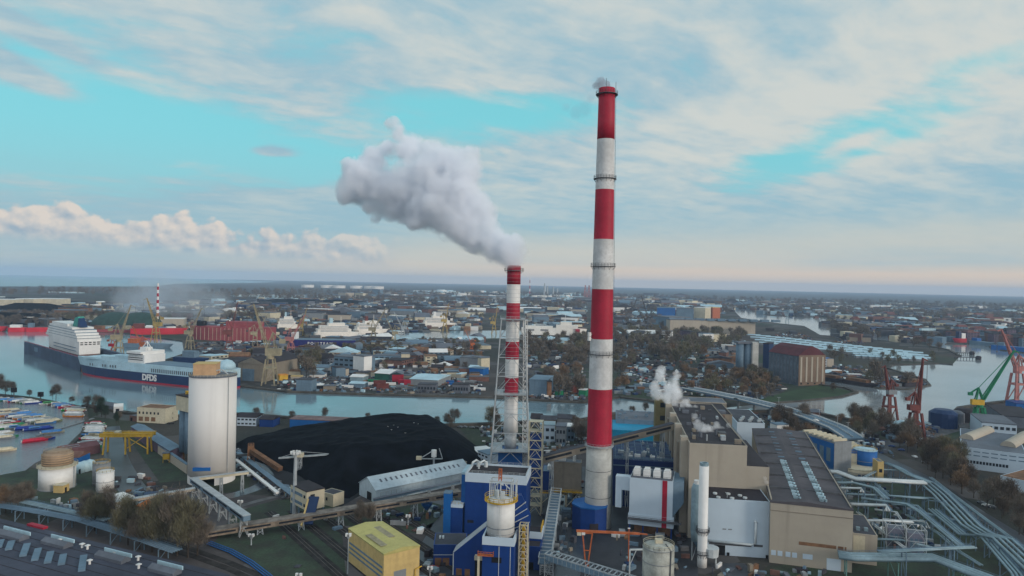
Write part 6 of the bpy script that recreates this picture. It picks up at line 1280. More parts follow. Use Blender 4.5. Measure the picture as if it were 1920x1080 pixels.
hull_px('moored_barge', 'long blue barge nearest the pink crane on the far shore', 'ship', (1862,655), (1960,664), 16, [(0,9,M_blue2,'hull')], [(.1,.25,.7,9,15,M_lead,'bridge')])
hull_px('moored_barge', 'grey-blue barge left of the long blue one', 'ship', (1822,645), (1862,650), 14, [(0,8,M_lead,'hull')], [(.1,.35,.7,8,14,M_blue2,'bridge')])
for k, (x0, y0, x1, y1) in enumerate(((1540,712,1580,718),(1585,718,1640,727),(1690,724,1728,722))):
    hull_px('scrap_barge', ['dark barge loaded with scrap nearest the granary','dark barge loaded with scrap in the middle of the scrap wharf','dark barge at the outer tip of the scrap peninsula'][k], 'ship', (x0,y0), (x1,y1), 12, [(0,4.5,M_roofd,'hull')], [(.1,.8,.7,4.5,7.5,M_rust,'scrap_load')])
hull_px('workboat', 'dark blue workboat with a pale bridge beside the shipyard slip', 'ship', (330,680), (385,683), 14, [(0,8,M_hull,'hull')], [(.3,.7,.7,8,16,M_lead,'bridge')])
hull_px('workboat', 'grey dredger with a low bridge behind the navy ferry', 'ship', (235,650), (318,652), 16, [(0,6,M_lead,'hull')], [(.1,.3,.7,6,13,M_orange,'bridge')])
# jetties of the right basin
for (x0, y0, x1, y1, lab) in ((1790,673,1832,674,'timber jetty with a dark head, nearer of the two on the basin'),(1792,664,1820,665,'farther of the two jetties on the basin')):
    a, c = G(x0, y0), G(x1, y1); T = thing('jetty', lab, 'jetty', (a.x, a.y, 0), math.atan2(c.y-a.y, c.x-a.x)); Lj = (c-a).length; MB().box(0,-1.5,2.5,Lj,1.5,3.3).obj('deck', M_roofd, T)
    for k in range(8): MB().cyl(k*Lj/7.5, 0, 0, 2.5, .5, 6).obj('pile', M_roofd, T)
    MB().lathe([(4,0),(4.5,4),(2.5,6)], Lj+2, 0, 10).obj('head', M_roofd, T)
# ------------------------------------------------------------------ cranes
BW[0] = .75; luff(506, 722, 572, 'portal_crane', 'cream portal crane with raised jib on the quay before the brown trees', M_craney, M_craney, -1, 26, 72, 15, 0)
for i, (px, py, top, m, sd, an, lab) in enumerate(((222,672,572,M_craney,1,74,'cream portal crane beside the docked cruise ship'),(292,640,560,M_yel2,-1,70,'yellow portal crane in front of the bright red freighter'),(356,655,578,M_craney,1,66,'cream portal crane at the bow of the huge dull-red hull'),
    (430,660,566,M_dred,1,80,'dark red portal crane in front of the huge dull-red hull'),(478,650,590,M_craney,1,60,'cream portal crane at the stern of the huge dull-red hull'),(565,630,578,M_yel2,1,76,'ochre crane behind the stern end of the navy lettered hull'),
    (700,645,578,M_craney,1,62,'cream crane between the two white passenger ships'),(738,648,590,M_craney,-1,64,'slender cream crane by the grey sheds'),(755,636,585,M_steel,-1,60,'pale crane leaning over the dark workboats'),(834,622,568,M_yel2,1,82,'thin ochre crane beside the small white passenger ship'),
    (926,626,572,M_yel2,1,82,'ochre crane touching the short striped chimney in the view'),(884,662,620,M_orange,-1,66,'squat orange crane near the red shipyard wall'),(1180,612,560,M_steeld,1,68,'dark crane behind the white pipe sheds'),(1218,632,556,M_steeld,-1,72,'dark tall crane at the corner of the beige shipyard hall'),
    (1476,604,572,M_teal,1,70,'teal crane on the river bend'),(1578,615,592,M_steeld,1,70,'small dark crane past the river bend'),(265,668,612,M_orange,-1,60,'orange crane behind the bridge of the navy ferry'),(545,668,590,M_pink,1,62,'faded pink crane at the bow of the navy lettered hull'))):
    luff(px, py, top, 'portal_crane', lab, m, m, sd, 26, an, 14)
BW[0] = 1.7
luff(1667, 797, 686, 'portal_crane', 'brown-red portal crane standing on four tall legs at the basin edge', M_dred, M_grey, -1, 22, 80, 26, .2, pw=9)
luff(1716, 830, 672, 'portal_crane', 'dark red crane with a vertical boom and dense base', M_dred, M_dred, 1, 34, 86, 22, .1, pw=8)
luff(1836, 800, 655, 'portal_crane', 'green crane with a long leaning jib and yellow machinery house', M_green, M_yel, 1, 44, 62, 15, -.2, pw=7)
luff(1906, 757, 618, 'portal_crane', 'faded pink crane with a thin jib at the picture edge', M_pink, M_pink, -1, 34, 66, 26, .1, pw=9); BW[0] = 1.0
# ------------------------------------------------------------------ far striped chimneys and masts
def fchim(px, py, top, r, lab, n=9, name='striped_chimney', m2=None):
    o = G(px, py); h = Z(px, top, o.y); T = thing(name, lab, 'chimney', (o.x, o.y, 0))
    for k in range(n): b = MB(); b.lathe([(r*(1.2-.5*k/n), h*k/n), (r*(1.2-.5*(k+1)/n), h*(k+1)/n)], n=14, cap=(k in (0, n-1))); b.obj('red_band' if k % 2 == n % 2 else 'white_band', (M_red if not m2 else m2) if k % 2 == n % 2 else M_w2, T)
fchim(295, 612, 531, 2.6, 'distant thin red and white chimney behind the yellow portal crane', 13); fchim(993, 557, 520, 3.5, 'thinnest striped stack far off at the refinery', 7)
for i, (px, top) in enumerate(((1021,531),(1026,536),(1037,538),(1045,541))):
    o = G(px, 556); h = Z(px, top, o.y); auto(tag(MB().cyl(o.x, o.y, 0, h, 9 if i else 14, 8, 5).obj('refinery_stack', M_steel)), 'grey refinery stack', 'chimney', 'refinery stacks')
for px in (1097, 1104): o = G(px, 562); h = Z(px, 535, o.y); b = MB(); b.lattice(o.x-12, o.y-12, o.x+12, o.y+12, 0, h, 5, 3, (o.x-2,o.y-2,o.x+2,o.y+2)); tag(b.obj('radio_mast', M_pink), 'faded red radio mast near the horizon, %s the tallest chimney' % ('farther from' if px == 1097 else 'closer to'), 'mast')
# ------------------------------------------------------------------ what nobody could count: yard clutter, scrap, the far town
def clutter(name, polys, mats, sx, sh, seed, pitched=.2):
    r = random.Random(seed); b = MB()
    for pts, n in polys:
        P = [G(*p) for p in pts]; x0, x1 = min(p.x for p in P), max(p.x for p in P); y0, y1 = min(p.y for p in P), max(p.y for p in P); k = 0; t_ = 0
        while k < n and t_ < n*30:
            t_ += 1; x, y = r.uniform(x0, x1), r.uniform(y0, y1); ins = False
            for i in range(len(P)):
                a, c = P[i], P[(i+1) % len(P)]
                if (a.y > y) != (c.y > y) and x < (c.x-a.x)*(y-a.y)/(c.y-a.y)+a.x: ins = not ins
            if not ins or wetview(x, y): continue
            k += 1; b.mi = r.randrange(len(mats)); w, d, h = r.uniform(*sx), r.uniform(*sx)*.6, r.uniform(*sh)*r.uniform(.5, 1); an = r.choice((.1, -.3, .8, 1.4))+r.uniform(-.15, .15); ca, sa = math.cos(an), math.sin(an)
            q = [(x+u*w/2*ca-v*d/2*sa, y+u*w/2*sa+v*d/2*ca) for u, v in ((-1,-1),(1,-1),(1,1),(-1,1))]; z2 = h*(1 if r.random() > pitched else .6)
            vs = [(*p, 0) for p in q]+[(*p, z2) for p in q]
            if z2 < h:
                m0 = ((q[0][0]+q[3][0])/2, (q[0][1]+q[3][1])/2, h); m1 = ((q[1][0]+q[2][0])/2, (q[1][1]+q[2][1])/2, h)
                b.add(vs+[m0, m1], [(0,1,5,4),(2,3,7,6),(4,5,9,8),(6,7,8,9),(0,4,8,7,3),(1,2,6,9,5)])
            else: b.add(vs, [(4,5,6,7),(0,1,5,4),(1,2,6,5),(2,3,7,6),(3,0,4,7)])
    return tag(b.obj(name, mats), kind='stuff')
MX = [M_roofg, M_roofd, M_grey, M_lead, M_rust, M_steeld, M_beige2, M_lead, M_hull, M_roof, M_brick, M_pale, M_roofd, M_steeld, M_roofg, M_roof, M_roof, M_w2]
clutter('yard_clutter', [([(1320,700),(1440,710),(1475,728),(1440,750),(1350,748),(1250,738),(1260,728)], 300), ([(500,735),(900,740),(905,700),(640,690),(520,706)], 900), ([(990,750),(1098,752),(1098,735),(1000,736)], 160)], MX, (1, 6), (.8, 3), 1)
clutter('works_clutter', [([(300,695),(440,700),(640,690),(905,692),(905,645),(520,645),(400,655)], 1100), ([(985,740),(1098,742),(1098,640),(985,640)], 260), ([(1155,740),(1240,745),(1250,700),(1240,640),(1155,640)], 380), ([(1240,735),(1340,735),(1400,690),(1400,640),(1240,650)], 420), ([(380,665),(520,660),(520,640),(350,645)], 240)], MX, (2, 11), (1.5, 5), 2)
clutter('shipyard_clutter', [([(120,618),(360,622),(520,640),(905,645),(905,585),(500,582),(120,588)], 1500), ([(985,640),(1098,640),(1098,585),(985,585)], 380), ([(1155,640),(1240,640),(1240,585),(1155,585)], 300)], MX+[M_cream, M_craney], (5, 26), (3, 11), 3)
clutter('scrap', [([(1532,714),(1640,726),(1735,722),(1700,706),(1650,712),(1560,702)], 500), ([(1640,800),(1760,802),(1740,830),(1680,830)], 260), ([(1440,640),(1600,650),(1640,640),(1460,622)], 260), ([(1560,700),(1650,712),(1650,690),(1560,685)], 80)], MX+[M_rust, MATS['mauve_wall']], (1.5, 8), (1, 4), 4)
clutter('far_town', [([(1155,585),(1440,590),(1920,622),(1960,622),(1960,585),(1440,572),(1155,566)], 1700), ([(1440,620),(1600,640),(1760,645),(1800,640),(1940,640),(1940,615),(1440,600)], 500), ([(120,586),(500,582),(905,585),(1098,585),(1098,566),(560,562),(120,572)], 900), ([(0,610),(110,612),(110,592),(0,590)], 60)], MX+[M_brick, M_cream], (12, 50), (6, 20), 5)
clutter('horizon_town', [([(560,560),(1098,566),(1290,570),(1960,592),(1960,580),(1290,560),(960,551),(700,548)], 900)], MX+[M_cream, M_pale], (30, 150), (8, 26), 6, 0)
clutter('plant_clutter', [([(1010,880),(1090,880),(1100,960),(1060,1070),(1010,1070)], 90), ([(1150,1000),(1290,1000),(1290,1070),(1150,1070)], 60), ([(1500,860),(1600,880),(1720,960),(1760,1030),(1660,1040),(1620,960)], 170), ([(1530,800),(1640,812),(1680,860),(1600,830)], 120), ([(200,890),(300,900),(340,960),(200,960)], 60), ([(440,835),(470,870),(560,930),(540,940),(450,880)], 160), ([(900,800),(1000,808),(1098,812),(1098,850),(1010,855),(910,850)], 240), ([(1380,770),(1480,790),(1560,820),(1540,850),(1480,820),(1400,800)], 160), ([(700,960),(840,950),(800,1010),(720,980)], 40), ([(440,965),(640,960),(640,1060),(560,1070)], 9), ([(790,1040),(850,1040),(840,1090),(770,1090)], 14), ([(1330,1060),(1560,1075),(1560,1095),(1330,1090)], 30), ([(60,935),(200,950),(330,1000),(200,985)], 60)], MX+[M_w2, M_teal, M_steel], (.8, 4.5), (.6, 3.2), 7)
wood('woodland', [(980,690),(1250,690),(1400,640),(1400,615),(980,640)], 150, ['brown','olive','brown'], (.8,1.5))
wood('woodland', [(120,600),(500,596),(905,600),(905,580),(120,580)], 170, ['dark','brown','olive'], (.6,1.1))
wood('woodland', [(-100,558),(560,556),(1100,561),(1960,590),(1960,578),(1100,556),(560,550),(-100,550)], 420, ['dark','brown'], (1.6,2.8))
wood('woodland', [(1300,735),(1440,752),(1478,742),(1440,712),(1320,700)], 26, ['brown','olive','rust'], (.6,1.0))
wood('woodland', [(1430,625),(1800,640),(1940,625),(1920,585),(1430,575)], 190, ['dark','brown','olive'], (.8,1.4))
wood('woodland', [(1155,620),(1240,640),(1240,585),(1430,590),(1430,572),(1155,570)], 110, ['dark','brown'], (.8,1.5))
wood('woodland', [(400,700),(900,700),(900,640),(520,640)], 70, ['brown','olive','dark'], (.4,.8))
# ------------------------------------------------------------------ buildings by ground line: near-left foot, near-right foot, roof height from the photograph
def gb(name, label, cat, a, c, top, depth, wm, rm, roof='flat', win=None, group=None, ww=None, parts=True, winm=None, rnd=None):
    A_, C_ = G(*a), G(*c); h = Z(a[0], top, A_.y); T = thing(name, label, cat, (A_.x, A_.y, 0), math.atan2(C_.y-A_.y, C_.x-A_.x), group); w = (C_-A_).length
    if roof == 'flat': b = MB(); b.box(0,0,0,w,depth,h); b.obj('wall', wm, T); b = MB(); b.box(-.3,-.3,h+.01,w+.3,depth+.3,h+max(.5, h*.05)); b.obj('roof', rm, T)
    else:
        he = h*.72; b = MB(); b.box(0,0,0,w,depth,he); b.obj('wall', wm, T); b = MB(); b.gable(-.5,-.5,he+.01,w+.5,depth+.5,he+.3,h,'x' if roof == 'x' else 'y'); b.obj('roof', rm, T)
        if roof == 'y':
            b = MB(); b.add([(.2,-.52,he),(w-.2,-.52,he),(w/2,-.52,h-.4),(.2,-.6,he),(w-.2,-.6,he),(w/2,-.6,h-.4)], [(0,2,1),(3,4,5),(0,1,4,3),(1,2,5,4),(2,0,3,5)]); b.obj('gable', wm, T)
    if win:
        nx_, nz = win
        for j in range(nz):
            hh_ = h*(.95 if roof == 'flat' else .7); z = hh_*(j+.35)/nz
            for i in range(nx_): window(T, w*(i+.18)/nx_, w*(i+.82)/nx_, z, z+hh_*.38/nz, 0, winm or M_glass, prod=.15)
    return T, w, h
# far bank, left to right
T, w, h = gb('canal_hall', 'grey gabled hall with a wide blue door on the canal quay', 'industrial hall', (446,713), (497,716), 668, 70, M_beige2, M_roofd, 'y'); window(T, w*.18, w*.6, 0, h*.5, 0, M_lead, name='door', prod=.8)
gb('works_hall', 'dark long hall behind the grey gabled canal hall', 'industrial hall', (392,690), (447,700), 672, 60, M_roofg, M_roofd, 'x')
gb('quay_shed', 'slate-blue flat shed where the quay meets the green hall', 'shed', (555,734), (584,735), 712, 14, M_lead, M_roof)
gb('quay_office', 'white-roofed black office near the brown trees of the quay', 'office building', (592,730), (605,730), 720, 10, M_roofd, M_w2, 'x', (3,1)); gb('quay_shed', 'low beige shed in front of the white-roofed black office', 'shed', (606,733), (628,733), 724, 9, M_beige2, M_roofg)
gb('orange_store', 'bright orange container store behind the cream portal crane', 'shed', (524,714), (540,713), 704, 9, M_yel, mat('orange_sheet', sl(222,150,60), .7)); gb('orange_store', 'long low ochre store next to the bright orange one', 'shed', (545,712), (566,712), 706, 8, M_beige, M_ylw)
gb('blue_block', 'blue-grey tall block with a tan end behind the quay road', 'industrial building', (630,707), (648,706), 690, 16, M_lead, M_roofd); gb('tan_block', 'tan narrow block glued to the blue-grey tall block', 'industrial building', (648,706), (654,705), 692, 14, M_beige, M_roofd)
gb('works_office', 'long pale office with window strips and a white end', 'office building', (626,696), (682,701), 668, 22, M_lead, M_roofg, 'flat', (6,3)); gb('stair_block', 'white stair block at the end of the long pale office', 'office building', (682,702), (697,700), 669, 18, M_w2, M_roofg)
gb('works_office', 'second long pale office farther back', 'office building', (700,682), (752,684), 666, 18, M_lead, M_roofg, 'flat', (5,2)); gb('stair_block', 'cream stair block at the end of the second pale office', 'office building', (752,684), (768,684), 664, 16, M_cream, M_roofg)
gb('green_hall', 'dark green hall with a white roof behind the quay containers', 'industrial hall', (702,714), (730,716), 694, 30, mat('green_cladding', sl(30, 84, 70), .7), M_w2, 'x'); gb('green_hall', 'darker green hall end beside the white-roofed one', 'industrial hall', (730,716), (756,716), 697, 28, mat('dark_green_cladding', sl(26,56,60), .7), M_roofg, 'y')
gb('quay_warehouse', 'broad white-grey warehouse with a rounded end on the quay', 'warehouse', (768,722), (820,725), 706, 45, M_grey, M_pale, 'x'); gb('quay_shed', 'dark slotted shed in front of the broad white-grey warehouse', 'shed', (783,734), (817,735), 721, 14, M_roofg, M_roof, 'flat', (6,1)); gb('quay_shed', 'dark brown slotted shed at the foot of the short striped chimney', 'shed', (848,737), (878,738), 721, 14, M_roofg, M_roofd, 'flat', (6,1))
gb('quay_shed', 'pale tin shed at the water with a green neighbour', 'shed', (655,727), (682,728), 716, 14, M_lead, M_pale, 'x'); gb('tent_hall', 'white rounded tent hall among the parked trucks', 'hall', (656,716), (680,717), 703, 18, M_teal, M_w2, 'x')
gb('grey_store', 'pale-walled store with a cream gable behind the lattice tower', 'warehouse', (862,690), (902,693), 670, 26, M_grey, M_roofg); gb('grey_store', 'bright blue low store in front of the pale-walled one', 'warehouse', (880,702), (906,704), 690, 16, M_blue2, M_lead); gb('grey_store', 'cream gabled end unit of the pale-walled store', 'warehouse', (902,694), (918,693), 672, 24, M_cream, M_roofg)
gb('tin_warehouse', 'pale blue flat warehouse with a rusty side seen right of the lattice tower', 'warehouse', (992,742), (1026,744), 712, 34, M_lead, M_lead); gb('rust_store', 'rust-dark store beside the pale blue flat warehouse', 'warehouse', (1026,745), (1034,745), 716, 30, M_rust, M_roofd)
for i, (x0, y0, x1, y1, top, m, rm, lab) in enumerate(((1040,744,1050,745,733,M_green,M_roofg,'small green kiosk on the bank left of the tallest chimney'),(1074,737,1090,737,722,M_dred,M_roofd,'small red-brown shed on the bank left of the tallest chimney'),(1085,743,1098,744,731,M_green,M_w2,'pale-roofed green hut touching the tallest chimney'))): gb('bank_hut', lab, 'hut', (x0,y0), (x1,y1), top, 9, m, rm)
# near bank behind the coal heap
gb('bank_office', 'white two-storey office with a dark roof on the near bank beside the silo', 'office building', (444,798), (480,799), 776, 14, M_wclad, M_roofd, 'x', (5,2)); gb('bank_office', 'white house with a blue base next to the two-storey office', 'office building', (486,800), (512,801), 781, 12, M_blue, M_roofd, 'x'); gb('long_bank_shed', 'long blue bank shed under a brown-pink flat roof behind the coal heap', 'shed', (543,801), (650,806), 786, 14, M_blue2, mat('pink_brown_roof', sl(118,98,96), .8))
for i, (x0, y0, x1, y1, top, m, rm, rf, lab) in enumerate(((995,800,1014,801,777,M_roofg,M_roofd,'x','dark-roofed house seen just right of the lattice tower'),(1014,803,1042,804,781,M_beige2,M_roof,'x','beige house under a broken grey roof beside the stair tower'),(1044,800,1075,802,778,M_grey,M_roof,'x','grey house with a broad hipped roof near the tallest chimney'),
    (1012,828,1040,829,797,M_wclad,M_teal,'flat','pale glazed block below the beige house'),(1042,835,1060,836,800,M_grey,M_roofg,'flat','grey block with ragged pipework below the hipped roof'),(1058,826,1076,827,800,M_lead,M_w2,'flat','white-topped filter block in front of the grey house'),(896,862,915,870,846,M_wclad,M_lead,'flat','pale low tank house at the foot of the coal heap'),(880,845,902,858,840,M_w2,M_w2,'flat','white strip roof on the slope foot of the coal heap'))):
    gb('plant_block', lab, 'plant building', (x0,y0), (x1,y1), top, 12, m, rm, rf, (3,2) if rf != 'x' else None)
# shipyard behind
gb('shipyard_hall', 'long beige shipyard hall with saw-toothed rooflights', 'shipyard hall', (1256,627), (1416,629), 600, 60, M_beige, M_roofg); o = G(1256,627); r_ = 0
T, w, h = gb('shipyard_hall', 'blue-grey tower end of the beige shipyard hall', 'shipyard hall', (1222,622), (1254,626), 593, 60, M_lead, M_roofg)
for k in range(9): a = G(1262+k*17, 620); c = G(1270+k*17, 620); zz = Z(1262, 602, G(1256,627).y+5); b = MB(); b.box(a.x, G(1256,627).y+8, zz+2, a.x+17, G(1256,627).y+20, zz+7); auto(tag(b.obj('rooflight', M_lead)), 'saw-tooth rooflight', 'rooflight', 'rooflights of the beige shipyard hall')
gb('striped_office', 'white and blue striped office in front of the beige shipyard hall', 'office building', (1238,640), (1260,641), 621, 20, M_w2, M_roofg, 'flat', (1,4)); gb('yard_shed', 'long purple-brown shed descending from the striped office', 'shed', (1262,632), (1318,640), 618, 18, MATS['mauve_wall'], M_roofd); gb('yard_shed', 'white box shed at the end of the purple-brown shed', 'shed', (1318,641), (1338,641), 626, 18, M_w2, M_lead); gb('yard_shed', 'pinkish low shed beside the white box shed', 'shed', (1338,641), (1362,640), 628, 16, M_cream, M_beige)
gb('shipyard_block', 'blue shipyard block behind the beige hall', 'industrial building', (1232,596), (1266,597), 577, 60, M_blue2, M_lead); gb('shipyard_block', 'slate shipyard block next to the blue one', 'industrial building', (1268,597), (1300,598), 578, 60, M_lead, M_roofg); gb('shipyard_block', 'cream shipyard block next to the slate one', 'industrial building', (1301,597), (1322,598), 577, 60, M_cream, M_w2); gb('shipyard_block', 'orange-brown block past the cream one', 'industrial building', (1336,597), (1350,597), 577, 50, M_orange, M_ylw)
gb('white_hall', 'long white rounded hall behind the dark tall crane', 'industrial hall', (1185,591), (1248,594), 583, 60, M_pale, M_pale, 'x')
gb('flat_block', 'cream apartment block on the horizon side of the shipyard', 'apartment block', (1265,576), (1285,576), 563, 40, M_cream, M_roofg); gb('flat_block', 'red-brown apartment block beside the cream one', 'apartment block', (1287,576), (1298,576), 563, 40, M_dred, M_roofg); gb('flat_block', 'second cream apartment block, right of the red-brown one', 'apartment block', (1298,577), (1308,577), 564, 40, M_cream, M_roofg)
# grain silos and granary
cc = G(1398, 697); zt_ = Z(1398, 645, cc.y)
T = thing('concrete_silos', 'pair of pale concrete silo tubes joined by a taller shaft', 'silo', (cc.x, cc.y, 0), .1)
for x in (-5, 5.6, 15): MB().cyl(x, 8, 0, zt_, 5, 20).obj('silo_tube', M_lead, T, True)
b = MB(); b.box(9, 0, 0, 17, 12, zt_*1.06); b.obj('shaft', M_conc, T); b = MB(); b.box(-10.5, 2, zt_+.01, 8.9, 14, zt_+2.5); b.obj('head_house', M_roofg, T)
gb('silo_annex', 'dark blue-grey block right of the concrete silo tubes', 'industrial building', (1430,690), (1441,691), 645, 20, M_hull, M_roofd)
a_, b_, c_ = G(1441, 711), G(1496, 723), G(1524, 717); ze = Z(1496, 668, b_.y); zr = Z(1480, 647, b_.y+15)
_, r1, w1 = fr(a_, b_); dl = abs(proj(a_, c_, r1)[1]); T = thing('granary', 'big granary with a dark red mansard roof and gable coloured warm as sunlit', 'granary', (a_.x, a_.y, 0), r1)
b = MB(); b.box(0, 0, 0, w1, dl, ze); b.obj('wall', mat('granary_shade_tone', sl(92,104,116), .8), T); b = MB(); b.box(w1+.003, .3, 0, w1+.6, dl-.3, ze+1); b.obj('gable_wall', mat('granary_lit_tone', sl(122,104,88), .85, .12, .1), T)  # warm sunlight put into the gable colour, blue shade into the long wall
b = MB(); q = .28; P0 = [(-.8, -.8), (w1+.3, -.8), (w1+.3, dl+.8), (-.8, dl+.8)]; b.add([(x, y, ze+.01) for x, y in P0]+[(-.8, dl*q, ze+(zr-ze)*.75), (w1+.2, dl*q, ze+(zr-ze)*.75), (w1+.2, dl*(1-q), ze+(zr-ze)*.75), (-.8, dl*(1-q), ze+(zr-ze)*.75), (-.8, dl/2, zr), (w1+.2, dl/2, zr)], [(0,3,2,1),(0,1,5,4),(2,3,7,6),(4,5,9,8),(6,7,8,9),(0,4,8,7,3),(1,2,6,9,5)]); b.obj('roof', mat('red_tile_roof', sl(88, 46, 52), .85, .15, .1), T)
for i in range(9):
    b = MB(); b.box(w1*(i+.3)/9, -.35, 3, w1*(i+.55)/9, -.01, ze-2); b.obj('pilaster', M_roofg, T)
for i in range(5): b = MB(); b.box(w1+.61, dl*(i+.3)/5, 4, w1+.95, dl*(i+.6)/5, ze-1); b.obj('gable_pilaster', M_beige, T)
for i in range(4): window(T, dl*(i+.3)/4, dl*(i+.55)/4, 1.2, 3, w1+.6, side='r')
gb('quay_house', 'blue and white windowed house beside the granary', 'office building', (1526,686), (1550,688), 671, 16, M_w2, M_blue2, 'flat', (4,3)); gb('quay_house', 'tan corner house right of the blue and white one', 'office building', (1551,688), (1563,688), 673, 16, M_beige, M_roofg)
b = MB()
# viaduct
A_, B_ = G(1338, 738, 8), G(1612, 818, 8); T = thing('viaduct', 'long grey road viaduct curving past the power plant', 'viaduct', (A_.x, A_.y, 0)); P = [G(1290,728,6), G(1340,738,8), G(1400,750,8.5), G(1460,765,9), G(1520,783,9), G(1570,803,8), G(1600,822,5)]; o = Vector((A_.x, A_.y, 0)); P = [p-o for p in P]
b = MB()
for a, c in zip(P, P[1:]): b.beam(a, c+(c-a).normalized()*1.5, 15, 1.2)
b.obj('deck', M_lead, T); 
for s_ in (-7.3, 0, 7.3):
    b = MB()
    for a, c in zip(P, P[1:]): d = (c-a).normalized(); nn = Vector((-d.y, d.x, 0))*s_; b.beam(a+nn+Vector((0,0,1.1)), c+nn+Vector((0,0,1.1)), .3, .9)
    b.obj('parapet', M_w2 if s_ else M_steel, T)
for a, c in zip(P[1:-1], P[2:]):
    for k in range(2): p = a.lerp(c, (k+.5)/2); b = MB(); b.cyl(p.x, p.y, 0, p.z-.7, 1.1, 12); b.box(p.x-5, p.y-1, p.z-1.6, p.x+5, p.y+1, p.z-.62); b.obj('pier', M_grey, T)
for k in range(9): f = (k+.5)/9*(len(P)-1); i = int(f); p = P[i].lerp(P[i+1], f-i); b = MB(); b.beam(p+Vector((0,0,1.2)), p+Vector((0,0,9)), .2); b.beam(p+Vector((-1.6,0,9)), p+Vector((1.6,0,9)), .18); b.obj('lamp_post', M_steel, T)
gb('bridge_house', 'white abutment house tucked under the end of the viaduct', 'building', (1494,800), (1538,806), 786, 14, M_grey, M_lead, 'flat', (4,1))
# right bank works
T, w, d = rb('white_works', 'large white-blue works with strip windows and curved beige rooflights', 'industrial hall', (1802,838), (1925,853), 13, (1770,800)); shell(T, w, d, 13, M_wclad, M_roofg, .5)
b = MB(); b.box(-.12, .2, 0, -.003, d-.2, 12.4); b.obj('blue_flank', mat('slate_blue_wall', sl(52,72,104), .7, .1), T)
for z in (8.4, 10.8):
    for k in range(7): window(T, 2+k*w/7.3, 2+(k+.75)*w/7.3, z, z+.6, m=M_lead)
for k in range(14): window(T, 1.5+k*w/20, 1.5+(k+.75)*w/20, 3.6, 5.4)
for px, py, px2, py2 in ((1812,824,1852,808),(1890,838,1924,818)):
    p, q = L(T, G(px, py, 13)), L(T, G(px2, py2, 13)); b = MB(); d_ = (q-p).normalized(); n_ = Vector((-d_.y, d_.x, 0)); vs = []
    for e in (p, q):
        for k in range(9): a = math.pi*k/8; vs.append(e+n_*math.cos(a)*4.2+Vector((0, 0, .2+3.4*math.sin(a))))
    b.add(vs, [(k, k+1, k+10, k+9) for k in range(8)]+[tuple(range(9)), tuple(range(9, 18))[::-1], (0, 9, 17, 8)]); b.obj('curved_rooflight', M_beige, T)
gb('arched_hall', 'pale arched hall with small square windows behind the large white-blue works', 'industrial hall', (1840,822), (1906,828), 792, 40, M_wclad, M_roofg, 'flat', (6,2)); gb('dark_hall', 'dark wide-roofed hall behind the pale arched one', 'industrial hall', (1880,800), (1950,806), 780, 60, M_roofg, M_roofd); gb('blue_store', 'bright blue store at the picture edge under the pink crane', 'warehouse', (1905,768), (1945,770), 757, 20, M_blue2, M_blue)
T, w, d = rb('pale_workshop', 'pale blue workshop with a brown roof in front of the large white-blue works', 'workshop', (1876,892), (1935,905), 7, (1868,868)); shell(T, w, d, 7, M_wclad, M_rust, .3); window(T, 1, 3, 0, 5, m=M_w2, name='door')
for i, (px, py, r1) in enumerate(((1768,800,13),(1790,792,9),(1808,790,10))):
    o = G(px, py); T = thing('rusty_drum', ['dark blue scrapped tank shell, largest at the basin edge','grey scrapped tank shell between two others','black scrapped tank shell closest to the green crane'][i], 'tank', (o.x, o.y, 0), R(20*i)); b = MB(); b.lathe([(r1*.8, 0), (r1*.8, r1*.9), (r1*.5, r1*1.1)], n=14); b.obj('shell', [M_hull, M_roofg, M_roofd][i], T); b = MB(); b.box(r1*.7, -1, 0, r1*.95, 1, 2); b.obj('hatch', M_steeld, T)
# ------------------------------------------------------------------ small repeated buildings
def mini(px, py, w, d, h, wm, rm, roof, phrase, group, rot=0., name='shed', cat='shed', win=False):
    o = G(px, py); b = MB(); b.box(-w/2, 0, 0, w/2, d, h)
    b.mi = 1
    if roof == 'flat': b.box(-w/2-.2, -.2, h+.01, w/2+.2, d+.2, h+max(.6, h*.08))
    else: b.gable(-w/2-.3, -.3, h+.01, w/2+.3, d+.3, h+.2, h+min(w, d)*.28, roof)
    ms = [wm, rm]
    if win:
        b.mi = 2; ms.append(M_glass)
        nz = max(1, int(h/3.2)); nxx = max(2, int(w/6))
        for j in range(nz):
            for i in range(nxx): b.box(-w/2+w*(i+.25)/nxx, -.12, h*(j+.35)/nz, -w/2+w*(i+.75)/nxx, -.01, h*(j+.75)/nz)
    ob = b.obj(name, ms); ob.location = (o.x, o.y, 0); ob.rotation_euler = (0, 0, rot); return auto(ob, phrase, cat, group)
rf = random.Random(11)
WALLS = [('white', M_w2), ('grey', M_grey), ('pale blue', M_lead), ('beige', M_beige), ('brick', M_brick), ('cream', M_cream), ('brown', M_rust), ('dark', M_roofg)]
ROOFS = [('grey', M_roofg), ('dark', M_roofd), ('pale', M_pale), ('grey', M_roof), ('white', M_w2), ('grey', M_roofg), ('dark', M_roofd), ('rusty', M_rust), ('blue-grey', M_lead)]; mat('red_roof', sl(118,72,66), .85)
def inpoly(pts, n):
    k = 0; out_ = []; x0, x1 = min(p[0] for p in pts), max(p[0] for p in pts); y0, y1 = min(p[1] for p in pts), max(p[1] for p in pts); t_ = 0
    while k < n and t_ < 9000:
        t_ += 1; x, y = rf.uniform(x0, x1), rf.uniform(y0, y1); ins = False
        for i in range(len(pts)):
            a, c = pts[i], pts[(i+1) % len(pts)]
            if (a[1] > y) != (c[1] > y) and x < (c[0]-a[0])*(y-a[1])/(c[1]-a[1])+a[0]: ins = not ins
        if ins and not wetview(*G(x, y).xy): out_.append((x, y)); k += 1
    return out_
